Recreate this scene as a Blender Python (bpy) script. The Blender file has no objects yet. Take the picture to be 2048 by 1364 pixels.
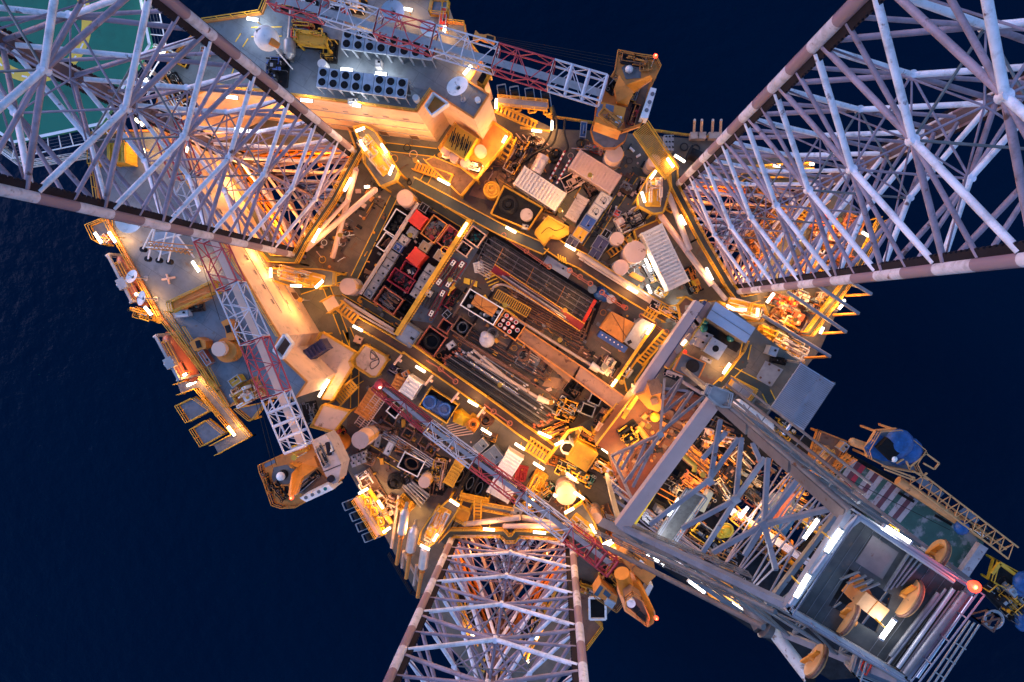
import bpy, math, random
from mathutils import Vector, Matrix
from mathutils.geometry import tessellate_polygon
random.seed(7)
S = bpy.context.scene
COL = S.collection
# ---------------------------------------------------------------- camera, sky, exposure
CAMZ, FPX = 90.0, 1416.0                     # metres above the main deck, focal length in photo pixels
_dn = Vector((81, 57, -FPX)).normalized()    # straight down, seen from the camera
_zc = -_dn
_xc = (Vector((1, 0, 0)) - _dn * _dn.x).normalized()
_yc = _zc.cross(_xc)
RW = Matrix((_xc, _yc, _zc))                 # camera -> world
cd = bpy.data.cameras.new('camera'); cam = bpy.data.objects.new('camera', cd); COL.objects.link(cam)
cd.lens = FPX / 2048 * 36; cd.sensor_width = 36; cd.clip_end = 5000; cd.clip_start = 0.5
cam.matrix_world = Matrix.Translation((0, 0, CAMZ)) @ RW.to_4x4()
S.camera = cam
W = bpy.data.worlds.new('World'); S.world = W; W.use_nodes = True
_nt = W.node_tree; _bg = _nt.nodes['Background']
_sky = _nt.nodes.new('ShaderNodeTexSky'); _sky.sky_type = 'NISHITA'; _sky.sun_disc = False
_sky.sun_elevation = math.radians(0.3); _sky.sun_rotation = math.radians(300)
_sky.air_density = 1.0; _sky.ozone_density = 3.0; _sky.dust_density = 0.6
_nt.links.new(_sky.outputs[0], _bg.inputs[0]); _bg.inputs[1].default_value = 0.095
sd = bpy.data.lights.new('sun', 'SUN'); sun = bpy.data.objects.new('sun', sd); COL.objects.link(sun)
sd.energy = 0.06; sd.angle = math.radians(40); sd.color = (0.80, 0.68, 1.0)
sun.rotation_euler = (math.radians(62), 0, math.radians(250))
S.view_settings.view_transform = 'Standard'; S.view_settings.look = 'None'
S.view_settings.exposure = 4.6; S.view_settings.gamma = 1
LAMP = 0.066
# ---------------------------------------------------------------- helpers
_R = [0, 0, 1.0]
def reg(x, y, s=3.41): _R[:] = [x, y, s]     # which enlarged crop of the photo the next coordinates were read in
def V(x, y, z=0.0):
    px = _R[0] + x / _R[2]; py = _R[1] + y / _R[2]
    d = RW @ Vector((px - 1024, -(py - 682), -FPX))
    t = (z - CAMZ) / d.z
    return Vector((d.x * t, d.y * t, z))
def M_(n, z=0.0): return n / _R[2] * (CAMZ - z) / FPX      # crop pixels -> metres at height z
class MB:
    def __init__(s): s.v = []; s.f = []; s.m = []; s.s = []
    def add(s, vs, fs, mi=0, sm=False):
        o = len(s.v); s.v += [tuple(v) for v in vs]
        for f in fs: s.f.append([i + o for i in f]); s.m.append(mi); s.s.append(sm)
        return s
    def box(s, c, d, a=0.0, mi=0):
        ca, sa = math.cos(a), math.sin(a); x, y, z = d[0] / 2, d[1] / 2, d[2] / 2; vs = []
        for k in (-z, z):
            for i, j in ((-x, -y), (x, -y), (x, y), (-x, y)):
                vs.append((c[0] + i * ca - j * sa, c[1] + i * sa + j * ca, c[2] + k))
        return s.add(vs, [(3, 2, 1, 0), (4, 5, 6, 7), (0, 1, 5, 4), (1, 2, 6, 5), (2, 3, 7, 6), (3, 0, 4, 7)], mi)
    def beam(s, p, q, w, h=None, mi=0):
        h = h or w; p = Vector(p); q = Vector(q); d = (q - p)
        if d.length < 1e-5: return s
        d.normalize(); up = Vector((0, 0, 1)) if abs(d.z) < .95 else Vector((1, 0, 0))
        a = d.cross(up).normalized() * w / 2; b = a.cross(d).normalized() * h / 2; vs = []
        for o in (p, q): vs += [o - a - b, o + a - b, o + a + b, o - a + b]
        return s.add(vs, [(3, 2, 1, 0), (4, 5, 6, 7), (0, 1, 5, 4), (1, 2, 6, 5), (2, 3, 7, 6), (3, 0, 4, 7)], mi)
    def tube(s, p, q, r, n=8, r2=None, mi=0, cap=True):
        p = Vector(p); q = Vector(q); d = q - p
        if d.length < 1e-5: return s
        d.normalize(); up = Vector((0, 0, 1)) if abs(d.z) < .95 else Vector((1, 0, 0))
        a = d.cross(up).normalized(); b = a.cross(d).normalized(); r2 = r if r2 is None else r2; A = []; B = []
        for k in range(n):
            t = 2 * math.pi * k / n; e = a * math.cos(t) + b * math.sin(t)
            A.append(p + e * r); B.append(q + e * r2)
        s.add(A + B, [(k, (k + 1) % n, n + (k + 1) % n, n + k) for k in range(n)], mi, True)
        if cap:
            s.add(A, [tuple(range(n))[::-1]], mi); s.add(B, [tuple(range(n))], mi)
        return s
    def path(s, pts, r, n=6, mi=0):
        for a, b in zip(pts, pts[1:]): s.tube(a, b, r, n, mi=mi)
        return s
    def cyl(s, c, r, z0, z1, n=24, mi=0, r2=None):
        return s.tube((c[0], c[1], z0), (c[0], c[1], z1), r, n, r2, mi)
    def dome(s, c, r, rz, n=24, k=6, mi=0, full=False):
        vs = []; fs = []; lo = -k if full else 0
        rows = list(range(lo, k + 1))
        for j in rows:
            t = math.pi / 2 * j / k
            for i in range(n):
                a = 2 * math.pi * i / n
                vs.append((c[0] + r * math.cos(t) * math.cos(a), c[1] + r * math.cos(t) * math.sin(a), c[2] + rz * math.sin(t)))
        for j in range(len(rows) - 1):
            for i in range(n): fs.append((j * n + i, j * n + (i + 1) % n, (j + 1) * n + (i + 1) % n, (j + 1) * n + i))
        return s.add(vs, fs, mi, True)
    def ring(s, c, r, t, n=24, mi=0, ax=None):
        ax = Vector(ax or (0, 0, 1)).normalized(); u = ax.orthogonal().normalized(); w = ax.cross(u)
        pts = [Vector(c) + (u * math.cos(2 * math.pi * k / n) + w * math.sin(2 * math.pi * k / n)) * r for k in range(n + 1)]
        return s.path(pts, t, 5, mi)
    def prism(s, P, z0, z1, mi=0, ms=None):
        P = [(p[0], p[1]) for p in P]; n = len(P)
        ar = sum(P[i][0] * P[(i + 1) % n][1] - P[(i + 1) % n][0] * P[i][1] for i in range(n))
        if ar < 0: P = P[::-1]
        s.add([(x, y, z1) for x, y in P], [tuple(range(n))], mi)
        s.add([(x, y, z0) for x, y in P], [tuple(range(n))[::-1]], mi)
        s.add([(x, y, z0) for x, y in P] + [(x, y, z1) for x, y in P], [(i, (i + 1) % n, n + (i + 1) % n, n + i) for i in range(n)], mi if ms is None else ms)
        return s
    def rail(s, pts, h=1.1, r=.035, step=1.5, closed=False, mi=0):
        pts = [Vector(p) for p in pts]
        if closed: pts.append(pts[0])
        for a, b in zip(pts, pts[1:]):
            L = (b - a).length
            for k in (1.0, .55): s.beam(a + Vector((0, 0, h * k)), b + Vector((0, 0, h * k)), r * 2, r * 2, mi)
            s.beam(a + Vector((0, 0, .08)), b + Vector((0, 0, .08)), .02, .15, mi)
            n = max(1, round(L / step))
            for i in range(n + 1):
                c = a.lerp(b, i / n); s.beam(c, c + Vector((0, 0, h)), r * 1.8, r * 1.8, mi)
        return s
    def build(s, name, mats, parent=None, label=None, cat=None, group=None, kind=None):
        if not isinstance(mats, (list, tuple)): mats = [mats]
        o0 = Vector((0, 0, 0)); base = o0
        if parent is not None: base = parent['_b'] if False else Vector(WL[parent.name])
        elif s.v:
            xs = [v[0] for v in s.v]; ys = [v[1] for v in s.v]
            base = Vector(((min(xs) + max(xs)) / 2, (min(ys) + max(ys)) / 2, min(v[2] for v in s.v)))
        me = bpy.data.meshes.new(name)
        me.from_pydata([(v[0] - base[0], v[1] - base[1], v[2] - base[2]) for v in s.v], [], s.f)
        for m in mats: me.materials.append(MAT[m] if isinstance(m, str) else m)
        me.polygons.foreach_set('material_index', s.m); me.polygons.foreach_set('use_smooth', s.s); me.update()
        o = bpy.data.objects.new(name, me); COL.objects.link(o)
        if parent is not None: o.parent = parent; WL[o.name] = tuple(base)
        else: o.location = base; WL[o.name] = tuple(base)
        tag(o, label, cat, group, kind); return o
WL = {}
def tag(o, label=None, cat=None, group=None, kind=None):
    if label: o['label'] = label
    if cat: o['category'] = cat
    if group: o['group'] = group
    if kind: o['kind'] = kind
    return o
def thing(name, label, cat, loc, group=None):
    o = bpy.data.objects.new(name, None); COL.objects.link(o); o.location = loc; o.empty_display_size = .3
    WL[o.name] = tuple(loc); return tag(o, label, cat, group)
def rect(ax, ay, bx, by, w, z):
    """centre line ends and width of a rectangle read in the crop -> centre, length, width, angle at height z"""
    a = V(ax, ay, z); b = V(bx, by, z); d = b - a
    return (a + b) / 2, d.length, M_(w, z), math.atan2(d.y, d.x)
def loc2(c, a, x, y, z=0): return Vector((c[0] + x * math.cos(a) - y * math.sin(a), c[1] + x * math.sin(a) + y * math.cos(a), c[2] + z))
# ---------------------------------------------------------------- materials
MAT = {}
def mat(name, col, rough=.6, metal=0, var=.25, rust=0.0, rc=(.10, .035, .015), sc=.6, emit=0, ecol=None, bump=0, dirt=.0, seam=0):
    m = bpy.data.materials.new(name); m.use_nodes = True; MAT[name] = m; nt = m.node_tree; N = nt.nodes; L = nt.links
    b = N['Principled BSDF']; b.inputs['Roughness'].default_value = rough; b.inputs['Metallic'].default_value = metal
    if emit:
        b.inputs['Base Color'].default_value = (*col, 1)
        b.inputs['Emission Color'].default_value = (*(ecol or col), 1); b.inputs['Emission Strength'].default_value = emit; return m
    g = N.new('ShaderNodeNewGeometry')
    def noise(s, d=6, off=0):
        n = N.new('ShaderNodeTexNoise'); n.inputs['Scale'].default_value = s; n.inputs['Detail'].default_value = d; n.inputs['Roughness'].default_value = .65
        mp = N.new('ShaderNodeMapping'); mp.inputs['Location'].default_value = (off, off * 2, off * .5)
        L.new(g.outputs['Position'], mp.inputs[0]); L.new(mp.outputs[0], n.inputs['Vector']); return n.outputs[0]
    def mix(f, a, bcol, lo, hi):
        r = N.new('ShaderNodeMapRange'); r.inputs[1].default_value = lo; r.inputs[2].default_value = hi; L.new(f, r.inputs[0])
        x = N.new('ShaderNodeMix'); x.data_type = 'RGBA'; L.new(r.outputs[0], x.inputs[0])
        if isinstance(a, tuple): x.inputs[6].default_value = (*a, 1)
        else: L.new(a, x.inputs[6])
        x.inputs[7].default_value = (*bcol, 1); return x.outputs[2]
    lo = tuple(c * (1 - var) for c in col)
    c = mix(noise(sc), col, lo, .42, .62)
    if seam:
        br = N.new('ShaderNodeTexBrick'); mp = N.new('ShaderNodeMapping'); mp.inputs['Rotation'].default_value = (0, 0, math.radians(32.6)); L.new(g.outputs['Position'], mp.inputs[0]); L.new(mp.outputs[0], br.inputs[0])
        br.inputs['Scale'].default_value = 1; br.inputs['Brick Width'].default_value = seam; br.inputs['Row Height'].default_value = seam * .5; br.inputs['Mortar Size'].default_value = .022; br.inputs['Color1'].default_value = (0, 0, 0, 1); br.inputs['Color2'].default_value = (.22, .22, .22, 1); br.inputs['Mortar'].default_value = (.8, .8, .8, 1)
        c = mix(br.outputs[0], c, tuple(x * .35 for x in col), 0, 1)
    if dirt: c = mix(noise(sc * 2.7, 8, 5), c, tuple(x * .35 + .01 for x in col), .60 - dirt * .15, .78)
    if rust: c = mix(noise(sc * 1.9, 10, 11), c, rc, .66 - rust * .2, .70 - rust * .12)
    L.new(c, b.inputs['Base Color'])
    if bump:
        bp = N.new('ShaderNodeBump'); bp.inputs['Strength'].default_value = bump; bp.inputs['Distance'].default_value = .05
        L.new(noise(sc * 6), bp.inputs['Height']); L.new(bp.outputs[0], b.inputs['Normal'])
    return m
mat('deck', (.15, .135, .105), .45, 0, .35, .22, (.12, .07, .04), .25, dirt=.6, seam=4.5)
mat('deck_rusty', (.13, .09, .065), .55, 0, .4, .5, (.12, .05, .025), .35, dirt=.8, seam=3.5)
mat('roof_deck', (.16, .20, .235), .5, 0, .3, .15, (.13, .11, .09), .3, dirt=.5, seam=4.0)
mat('lane', (.045, .06, .055), .55, 0, .3, .1, sc=.5)
mat('lane_brown', (.06, .033, .018), .55, 0, .4, .4, sc=.5)
mat('yellow', (.72, .38, .02), .45, 0, .25, .12, sc=.7)
mat('yellow_deep', (.72, .34, .02), .5, 0, .25, .15, sc=.6)
mat('orange', (.66, .22, .02), .4, 0, .2, .1, sc=.5, dirt=.2)
mat('orange_tan', (.62, .23, .035), .5, 0, .25, .15, sc=.5, dirt=.3)
mat('red', (.70, .05, .025), .45, 0, .2, .05, sc=.6)
mat('crimson', (.30, .015, .03), .5, 0, .25, .08, sc=.6)
mat('boom_red', (.50, .045, .055), .5, 0, .25, .08, sc=.6)
mat('white', (.78, .77, .75), .5, 0, .12, .08, sc=.5, dirt=.15)
mat('white_rust', (.74, .66, .54), .5, 0, .10, .30, (.25, .10, .04), 1.6, dirt=.1)
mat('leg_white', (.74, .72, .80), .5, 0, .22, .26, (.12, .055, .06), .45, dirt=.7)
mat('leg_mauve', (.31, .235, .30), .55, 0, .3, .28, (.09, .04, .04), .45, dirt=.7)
mat('leg_dark', (.018, .015, .022), .6, 0, .4, 0, sc=.5)
mat('wall_cream', (.74, .52, .36), .55, 0, .15, .12, (.3, .16, .08), .3, dirt=.3)
mat('tank_cream', (.66, .44, .33), .55, 0, .1, .08, sc=.6)
mat('steel', (.17, .175, .185), .4, .3, .3, .15, sc=.8)
mat('steel_blue', (.20, .215, .26), .45, .1, .25, .12, sc=.7)
mat('beam_mauve', (.45, .31, .28), .55, 0, .12, .08, sc=.4)
mat('galv', (.36, .365, .37), .35, .3, .2, .05, sc=1)
mat('insul', (.60, .50, .45), .35, .35, .15, .1, sc=1)
mat('grating', (.16, .165, .17), .6, .3, .3, .2, sc=1)
mat('dark', (.022, .023, .027), .6, 0, .4, .1, sc=1)
mat('black', (.008, .008, .009), .7, 0, .3, 0, sc=1)
mat('pipe_dark', (.06, .06, .066), .35, .4, .4, .35, (.10, .05, .035), 1.1)
mat('pipe_rust', (.18, .085, .055), .5, .2, .4, .5, sc=1)
mat('pipe_pale', (.48, .38, .32), .5, .1, .2, .25, sc=.9)
mat('steel_bright', (.6, .62, .66), .25, .8, .2, .1, sc=1)
mat('brown', (.20, .10, .055), .6, 0, .35, .4, sc=.5, dirt=.4)
mat('ramp', (.33, .17, .085), .55, 0, .3, .3, sc=.4, dirt=.5)
mat('blue', (.03, .10, .38), .55, 0, .3, .05, sc=1)
mat('tarp_blue', (.008, .075, .26), .45, 0, .45, 0, sc=1.2, bump=.4)
mat('navy', (.05, .05, .12), .5, 0, .3, .1, sc=.8)
mat('slate', (.13, .17, .22), .5, 0, .3, .1, sc=.8)
mat('glass_blue', (.05, .09, .13), .12, 0, .3, 0, sc=.8)
mat('green_deck', (.0, .16, .10), .85, 0, .25, 0, sc=.15, dirt=.1)
mat('green_worn', (.03, .085, .065), .55, 0, .3, .75, (.20, .20, .20), .35)
mat('stripe_white', (.36, .32, .33), .6, 0, .25, .4, (.18, .10, .10), .8)
mat('stripe_red', (.11, .03, .04), .6, 0, .3, .3, (.1, .07, .07), .8)
mat('paint_yellow', (.82, .50, .02), .5, 0, .15, .08, sc=.7)
mat('lifeboat', (.42, .12, .06), .4, 0, .15, 0, sc=.5, dirt=.2)
mat('roof_sheet', (.36, .42, .52), .45, .2, .15, .06, sc=.4)
mat('teal', (.015, .16, .15), .25, .1, .2, 0, sc=1)
mat('canvas', (.58, .56, .60), .8, 0, .35, 0, sc=1.5, bump=.6)
mat('crate', (.46, .44, .43), .55, 0, .3, .2, sc=1)
mat('wood', (.42, .30, .18), .7, 0, .3, .2, sc=1)
mat('rubber', (.012, .012, .013), .5, 0, .3, 0, sc=1)
mat('tube_on', (1, 1, 1), .5, emit=.65, ecol=(1, .86, .52))
mat('tube_cold', (1, 1, 1), .5, emit=.65, ecol=(.93, .97, .95))
mat('added_flood_on', (1, .6, .2), .5, emit=.9, ecol=(1, .55, .16))
mat('beacon', (1, .1, .05), .5, emit=.17, ecol=(1, .035, .01))
mat('drill_red', (.13, .03, .01), .55, 0, .3, .3, sc=.8, dirt=.5)
mat('leg_mauve_steel', (.22, .19, .22), .5, .1, .2, .15, sc=.8)
mat('brown_steel', (.15, .125, .12), .5, .2, .3, .2, sc=.6)
mat('galv_mesh', (.12, .12, .12), .4, .4, .3, .1, sc=1.5, dirt=.5)
mat('tan_cream', (.62, .50, .30), .5, 0, .2, .1, sc=.8)
mat('crown_deck', (.065, .066, .062), .4, .15, .5, .25, (.10, .07, .05), .6, dirt=.6)
mat('tan_orange', (.60, .29, .10), .5, 0, .2, .15, sc=.8)
mat('rust_white', (.58, .54, .50), .5, 0, .2, .5, (.16, .07, .03), .9)
mat('pipe_steel', (.22, .20, .21), .3, .6, .4, .3, (.10, .05, .035), 1.1)
mat('boom_white', (.52, .52, .58), .5, 0, .15, .1, sc=.6, dirt=.3)
mat('crane_house', (.48, .38, .34), .5, 0, .2, .1, sc=.5, dirt=.4)
mat('wrap_blue', (.02, .13, .50), .5, 0, .4, 0, sc=2, bump=.5)
mat('wrap_deep', (.005, .05, .22), .5, 0, .3, 0, sc=2)
for _n in ('leg_dark', 'black', 'dark'): _b = MAT[_n].node_tree.nodes['Principled BSDF']; _b.inputs['Specular IOR Level'].default_value = .12; _b.inputs['Roughness'].default_value = .8
mat('leg_plate', (.12, .08, .095), .7, 0, .3, .3, (.06, .03, .03), .4, dirt=.4)
# ---------------------------------------------------------------- sea
reg(0, 0, 1)
SEA = -35.0
m = bpy.data.materials.new('sea_water'); m.use_nodes = True; nt = m.node_tree; N = nt.nodes; L = nt.links; b = N['Principled BSDF']
b.inputs['Roughness'].default_value = .12; b.inputs['IOR'].default_value = 1.33; b.inputs['Specular IOR Level'].default_value = .05
g = N.new('ShaderNodeNewGeometry'); n1 = N.new('ShaderNodeTexNoise'); n1.inputs['Scale'].default_value = .012; n1.inputs['Detail'].default_value = 5
L.new(g.outputs['Position'], n1.inputs['Vector']); x = N.new('ShaderNodeMix'); x.data_type = 'RGBA'
x.inputs[6].default_value = (.0001, .0042, .0165, 1); x.inputs[7].default_value = (.0002, .0125, .033, 1); L.new(n1.outputs[0], x.inputs[0]); L.new(x.outputs[2], b.inputs['Base Color'])
n2 = N.new('ShaderNodeTexNoise'); n2.inputs['Scale'].default_value = .35; n2.inputs['Detail'].default_value = 8; L.new(g.outputs['Position'], n2.inputs['Vector'])
bp = N.new('ShaderNodeBump'); bp.inputs['Strength'].default_value = .5; bp.inputs['Distance'].default_value = .8; L.new(n2.outputs[0], bp.inputs['Height']); L.new(bp.outputs[0], b.inputs['Normal'])
MAT['sea_water'] = m
MB().add([(-2500, -2500, SEA), (2500, -2500, SEA), (2500, 2500, SEA), (-2500, 2500, SEA)], [(0, 1, 2, 3)]).build('sea', 'sea_water', kind='structure')
# ---------------------------------------------------------------- legs
ZL = 3.0
LEGS = {'left': [(712, 305), (590, 510), (474, 314)], 'right': [(1355, 370), (1475, 583), (1597, 390)], 'bottom': [(905, 1075), (1145, 1095), (994, 1290)]}
BAY, NB, ZB = 7.5, 13, -34.5
mband = mat('leg_band', (.60, .58, .66), .5, 0, .2, .3, (.12, .05, .045), .5, dirt=.7)
nt = mband.node_tree; N = nt.nodes; L = nt.links; b = N['Principled BSDF']; src = b.inputs['Base Color'].links[0].from_socket
g = N.new('ShaderNodeNewGeometry'); sx = N.new('ShaderNodeSeparateXYZ'); L.new(g.outputs['Position'], sx.inputs[0])
a1 = N.new('ShaderNodeMath'); a1.operation = 'ADD'; a1.inputs[1].default_value = 200; L.new(sx.outputs[2], a1.inputs[0])
a2 = N.new('ShaderNodeMath'); a2.operation = 'MODULO'; a2.inputs[1].default_value = BAY; L.new(a1.outputs[0], a2.inputs[0])
a3 = N.new('ShaderNodeMath'); a3.operation = 'GREATER_THAN'; a3.inputs[1].default_value = BAY / 2; L.new(a2.outputs[0], a3.inputs[0])
x = N.new('ShaderNodeMix'); x.data_type = 'RGBA'; x.inputs[7].default_value = (.21, .145, .19, 1); L.new(a3.outputs[0], x.inputs[0]); L.new(src, x.inputs[6]); L.new(x.outputs[2], b.inputs['Base Color'])
def leg(key, label):
    P = [V(x, y, ZL) for x, y in LEGS[key]]; c = (P[0] + P[1] + P[2]) / 3
    t = thing('lattice_tower', label, 'lattice leg', (c.x, c.y, ZB), 'lattice legs of the rig')
    zt = ZB + BAY * NB
    up = lambda p, z: Vector((p.x, p.y, z))
    for i, p in enumerate(P):
        inw = (up(c, 0) - up(p, 0)).normalized(); tg = Vector((-inw.y, inw.x, 0))
        rd = tg if i == 2 else (up(P[1 - i], 0) - up(p, 0)).normalized()
        if i < 2: ch = MB().tube(up(p, ZB), up(p, zt), .40, 14).build('chord', 'leg_band', t)
        else:
            w = inw * .12; ch = MB().prism([p + tg * .46 + w, p - tg * .46 + w, p - tg * .46 - w, p + tg * .46 - w], ZB, zt).build('chord', 'leg_plate', t)
            for s in (-1, 1): MB().tube(up(p + tg * .56 * s, ZB), up(p + tg * .56 * s, zt), .13, 10).build('chord_pipe', 'leg_band', t)
        r = MB()
        for s in (-1, 1):
            w = Vector((-rd.y, rd.x, 0)) * .08; out_ = i < 2 and s < 0; a, e = p + rd * (.28 * s), p + rd * ((.42 if out_ else .82) * s)
            r.prism([a - w, e - w, e + w, a + w], ZB, zt)
            z = ZB + 1; an = math.atan2(rd.y, rd.x)
            while z < zt - .3 and not out_:
                q = p + rd * (.84 * s); r.box((q.x, q.y, z), (.16, .14, .26), an); z += .5
        r.build('rack', 'leg_dark', t)
    for i, j in ((0, 1), (1, 2), (2, 0)):
        A, B = P[i], P[j]
        for k in range(NB):
            z0 = ZB + k * BAY; z1 = z0 + BAY; zm = (z0 + z1) / 2; C = (A + B) / 2; C = up(C, zm)
            d = (up(B, 0) - up(A, 0)).normalized() * .42
            q = MB()
            for Q, sgn in ((A, 1), (B, -1)):
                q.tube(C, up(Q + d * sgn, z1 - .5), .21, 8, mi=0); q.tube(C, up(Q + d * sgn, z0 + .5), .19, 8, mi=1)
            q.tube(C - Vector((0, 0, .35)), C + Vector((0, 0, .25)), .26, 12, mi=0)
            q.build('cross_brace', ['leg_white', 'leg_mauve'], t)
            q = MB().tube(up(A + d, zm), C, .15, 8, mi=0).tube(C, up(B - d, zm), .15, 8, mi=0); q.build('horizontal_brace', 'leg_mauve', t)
    for k in range(NB):
        z = ZB + (k + .5) * BAY; q = MB(); mm = [up((P[0] + P[1]) / 2, z), up((P[1] + P[2]) / 2, z), up((P[2] + P[0]) / 2, z)]
        for i in range(3): q.tube(mm[i], mm[(i + 1) % 3], .085, 6)
        q.build('inner_brace', 'steel' if k % 2 else 'leg_mauve', t)
    for k in range(NB):
        z = ZB + k * BAY
        for i in range(3): MB().tube(up(P[i], z), up(c, z + BAY / 2), .07, 6).tube(up(c, z + BAY / 2), up((P[(i + 1) % 3] + P[(i + 2) % 3]) / 2, z + BAY / 2), .07, 6).build('inner_stay', 'leg_mauve', t)
    return t
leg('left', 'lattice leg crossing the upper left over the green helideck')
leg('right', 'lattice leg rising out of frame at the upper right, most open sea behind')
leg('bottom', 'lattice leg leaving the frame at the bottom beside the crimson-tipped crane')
# ---------------------------------------------------------------- hull with three leg wells
hull = thing('rig_hull', 'steel hull and main deck carrying the whole drilling rig, three leg wells cut through it', 'hull', (0, 0, -9))
OUT = [(520, 160), (760, 170), (1000, 205), (1110, 258), (1200, 262), (1440, 282), (1560, 305), (1700, 395), (1738, 480), (1640, 700), (1560, 800), (1330, 1095), (1212, 1232), (1173, 1296),
       (1075, 1410), (985, 1420), (836, 1193), (785, 1100), (735, 1010), (690, 930), (640, 850), (560, 780), (440, 700), (360, 560), (320, 430), (330, 300), (420, 200)]
def well(key, k=1.13):
    P = [V(x, y, 0) for x, y in LEGS[key]]; c = (P[0] + P[1] + P[2]) / 3; r = []
    for i in range(3):
        p = c + (P[i] - c) * (k + .14); a = (P[(i + 1) % 3] - P[i]).normalized(); bb = (P[(i + 2) % 3] - P[i]).normalized()
        r += [p + bb * 2.2, p + a * 2.2]
    return [(p.x, p.y) for p in r]
out = [V(x, y, 0).xy for x, y in OUT]
WELLS = {k: well(k) for k in LEGS}
polys = [[Vector((x, y, 0)) for x, y in out]] + [[Vector((x, y, 0)) for x, y in WELLS[k]] for k in WELLS]
tris = tessellate_polygon(polys); flat = [p for P in polys for p in P]
mb = MB(); mb.add([(p.x, p.y, 0) for p in flat], [tuple(t) for t in tris]); mb.build('deck', 'deck', hull)
mb = MB(); mb.add([(p.x, p.y, -8) for p in flat], [tuple(t) for t in tris])
for P in polys:
    n = len(P); mb.add([(p.x, p.y, -8) for p in P] + [(p.x, p.y, 0) for p in P], [(i, (i + 1) % n, n + (i + 1) % n, n + i) for i in range(n)])
mb.build('shell', 'leg_dark', hull)
# guide frames lining the leg wells
for k, W_ in WELLS.items():
    for z in (-1.2, -3.6, -6.2):
        q = MB(); n = len(W_); cx, cy = sum(p[0] for p in W_) / n, sum(p[1] for p in W_) / n
        I = [Vector((cx + (x - cx) * .97, cy + (y - cy) * .97, z)) for x, y in W_]; q.path(I + [I[0]], .22, 8)
        for i in range(n):
            L_ = (I[(i + 1) % n] - I[i]).length; m_ = max(1, int(L_ / 1.8))
            for j in range(m_): p = I[i].lerp(I[(i + 1) % n], j / m_); q.tube(p, I[i].lerp(I[(i + 1) % n], min(1, (j + 1) / m_)) + Vector((0, 0, 2.3)), .08, 6)
        q.build('well_frame', 'orange', hull)
# ---------------------------------------------------------------- builders for deck equipment
def light(parent, p, e, col, size=.25):
    l = bpy.data.lights.new('lamp_light', 'POINT'); l.energy = e * LAMP; l.color = col; l.shadow_soft_size = size
    o = bpy.data.objects.new('lamp_light', l); COL.objects.link(o); o.parent = parent; b = WL[parent.name]; o.location = Vector(p) - Vector(b)
ORD = ['first', 'second', 'third', 'fourth', 'fifth', 'sixth', 'seventh', 'eighth', 'ninth', 'tenth', 'eleventh', 'twelfth', 'thirteenth', 'fourteenth', 'fifteenth', 'sixteenth', 'seventeenth', 'eighteenth', 'nineteenth', 'twentieth']
WARM, COLD = (1, .42, .10), (.95, .95, 1)
def tube_lamp(x1, y1, x2, y2, z, label, cold=False, e=260, post=1.9, group='fluorescent tube lamps around the rig'):
    a, b = V(x1, y1, z), V(x2, y2, z); c = (a + b) / 2; d = (b - a).normalized()
    t = thing('tube_lamp', label, 'lamp', (c.x, c.y, z - post), group)
    n = Vector((-d.y, d.x, 0))
    wd_ = .26 if z < 30 else .17; MB().beam(a, b, wd_, .14).build('diffuser', 'tube_cold' if cold else 'tube_on', t)
    q = MB().beam(a + Vector((0, 0, .085)), b + Vector((0, 0, .085)), .05, .03)
    for p in (a, b): q.beam(p - d * .05, p + d * .05, wd_ + .04, .2)
    q.build('housing', 'galv', t)
    MB().tube(c - Vector((0, 0, post)) + n * .2, c + n * .2 + Vector((0, 0, -.05)), .045, 6).beam(c + n * .2 - Vector((0, 0, .06)), c - Vector((0, 0, .06)), .06).build('post', 'yellow', t)
    light(t, c + Vector((0, 0, -.35)), e, COLD if cold else WARM, .5)
    return t
def lamp_row(L, z, where, cold=False, e=260, post=1.9, start=0):
    for i, r in enumerate(L):
        nm = ('tube lamp ' if len(L) == 1 else ORD[i] + ' tube lamp from left ') + where
        tube_lamp(*r[:4], z, '' + nm, cold, e, post)
def added_floodlight(x, y, z, label, e=1500, post=3, col=(1, .5, .13)):  # added amber lamp on a pole, put in to supply the deck glow
    c = V(x, y, z); t = thing('added_floodlight', label, 'lamp', (c.x, c.y, z - post), 'added amber flood lamps on poles')
    MB().cyl(c, .28, z - .2, z + .1, 12).build('housing', 'yellow_deep', t); MB().cyl(c, .22, z - .3, z - .2, 12).build('lens', 'added_flood_on', t)
    MB().tube(c + Vector((.3, 0, -post)), c + Vector((.3, 0, 0)), .06, 6).build('post', 'galv', t)
    light(t, c - Vector((0, 0, .6)), e * .7, col, .3)
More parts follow.
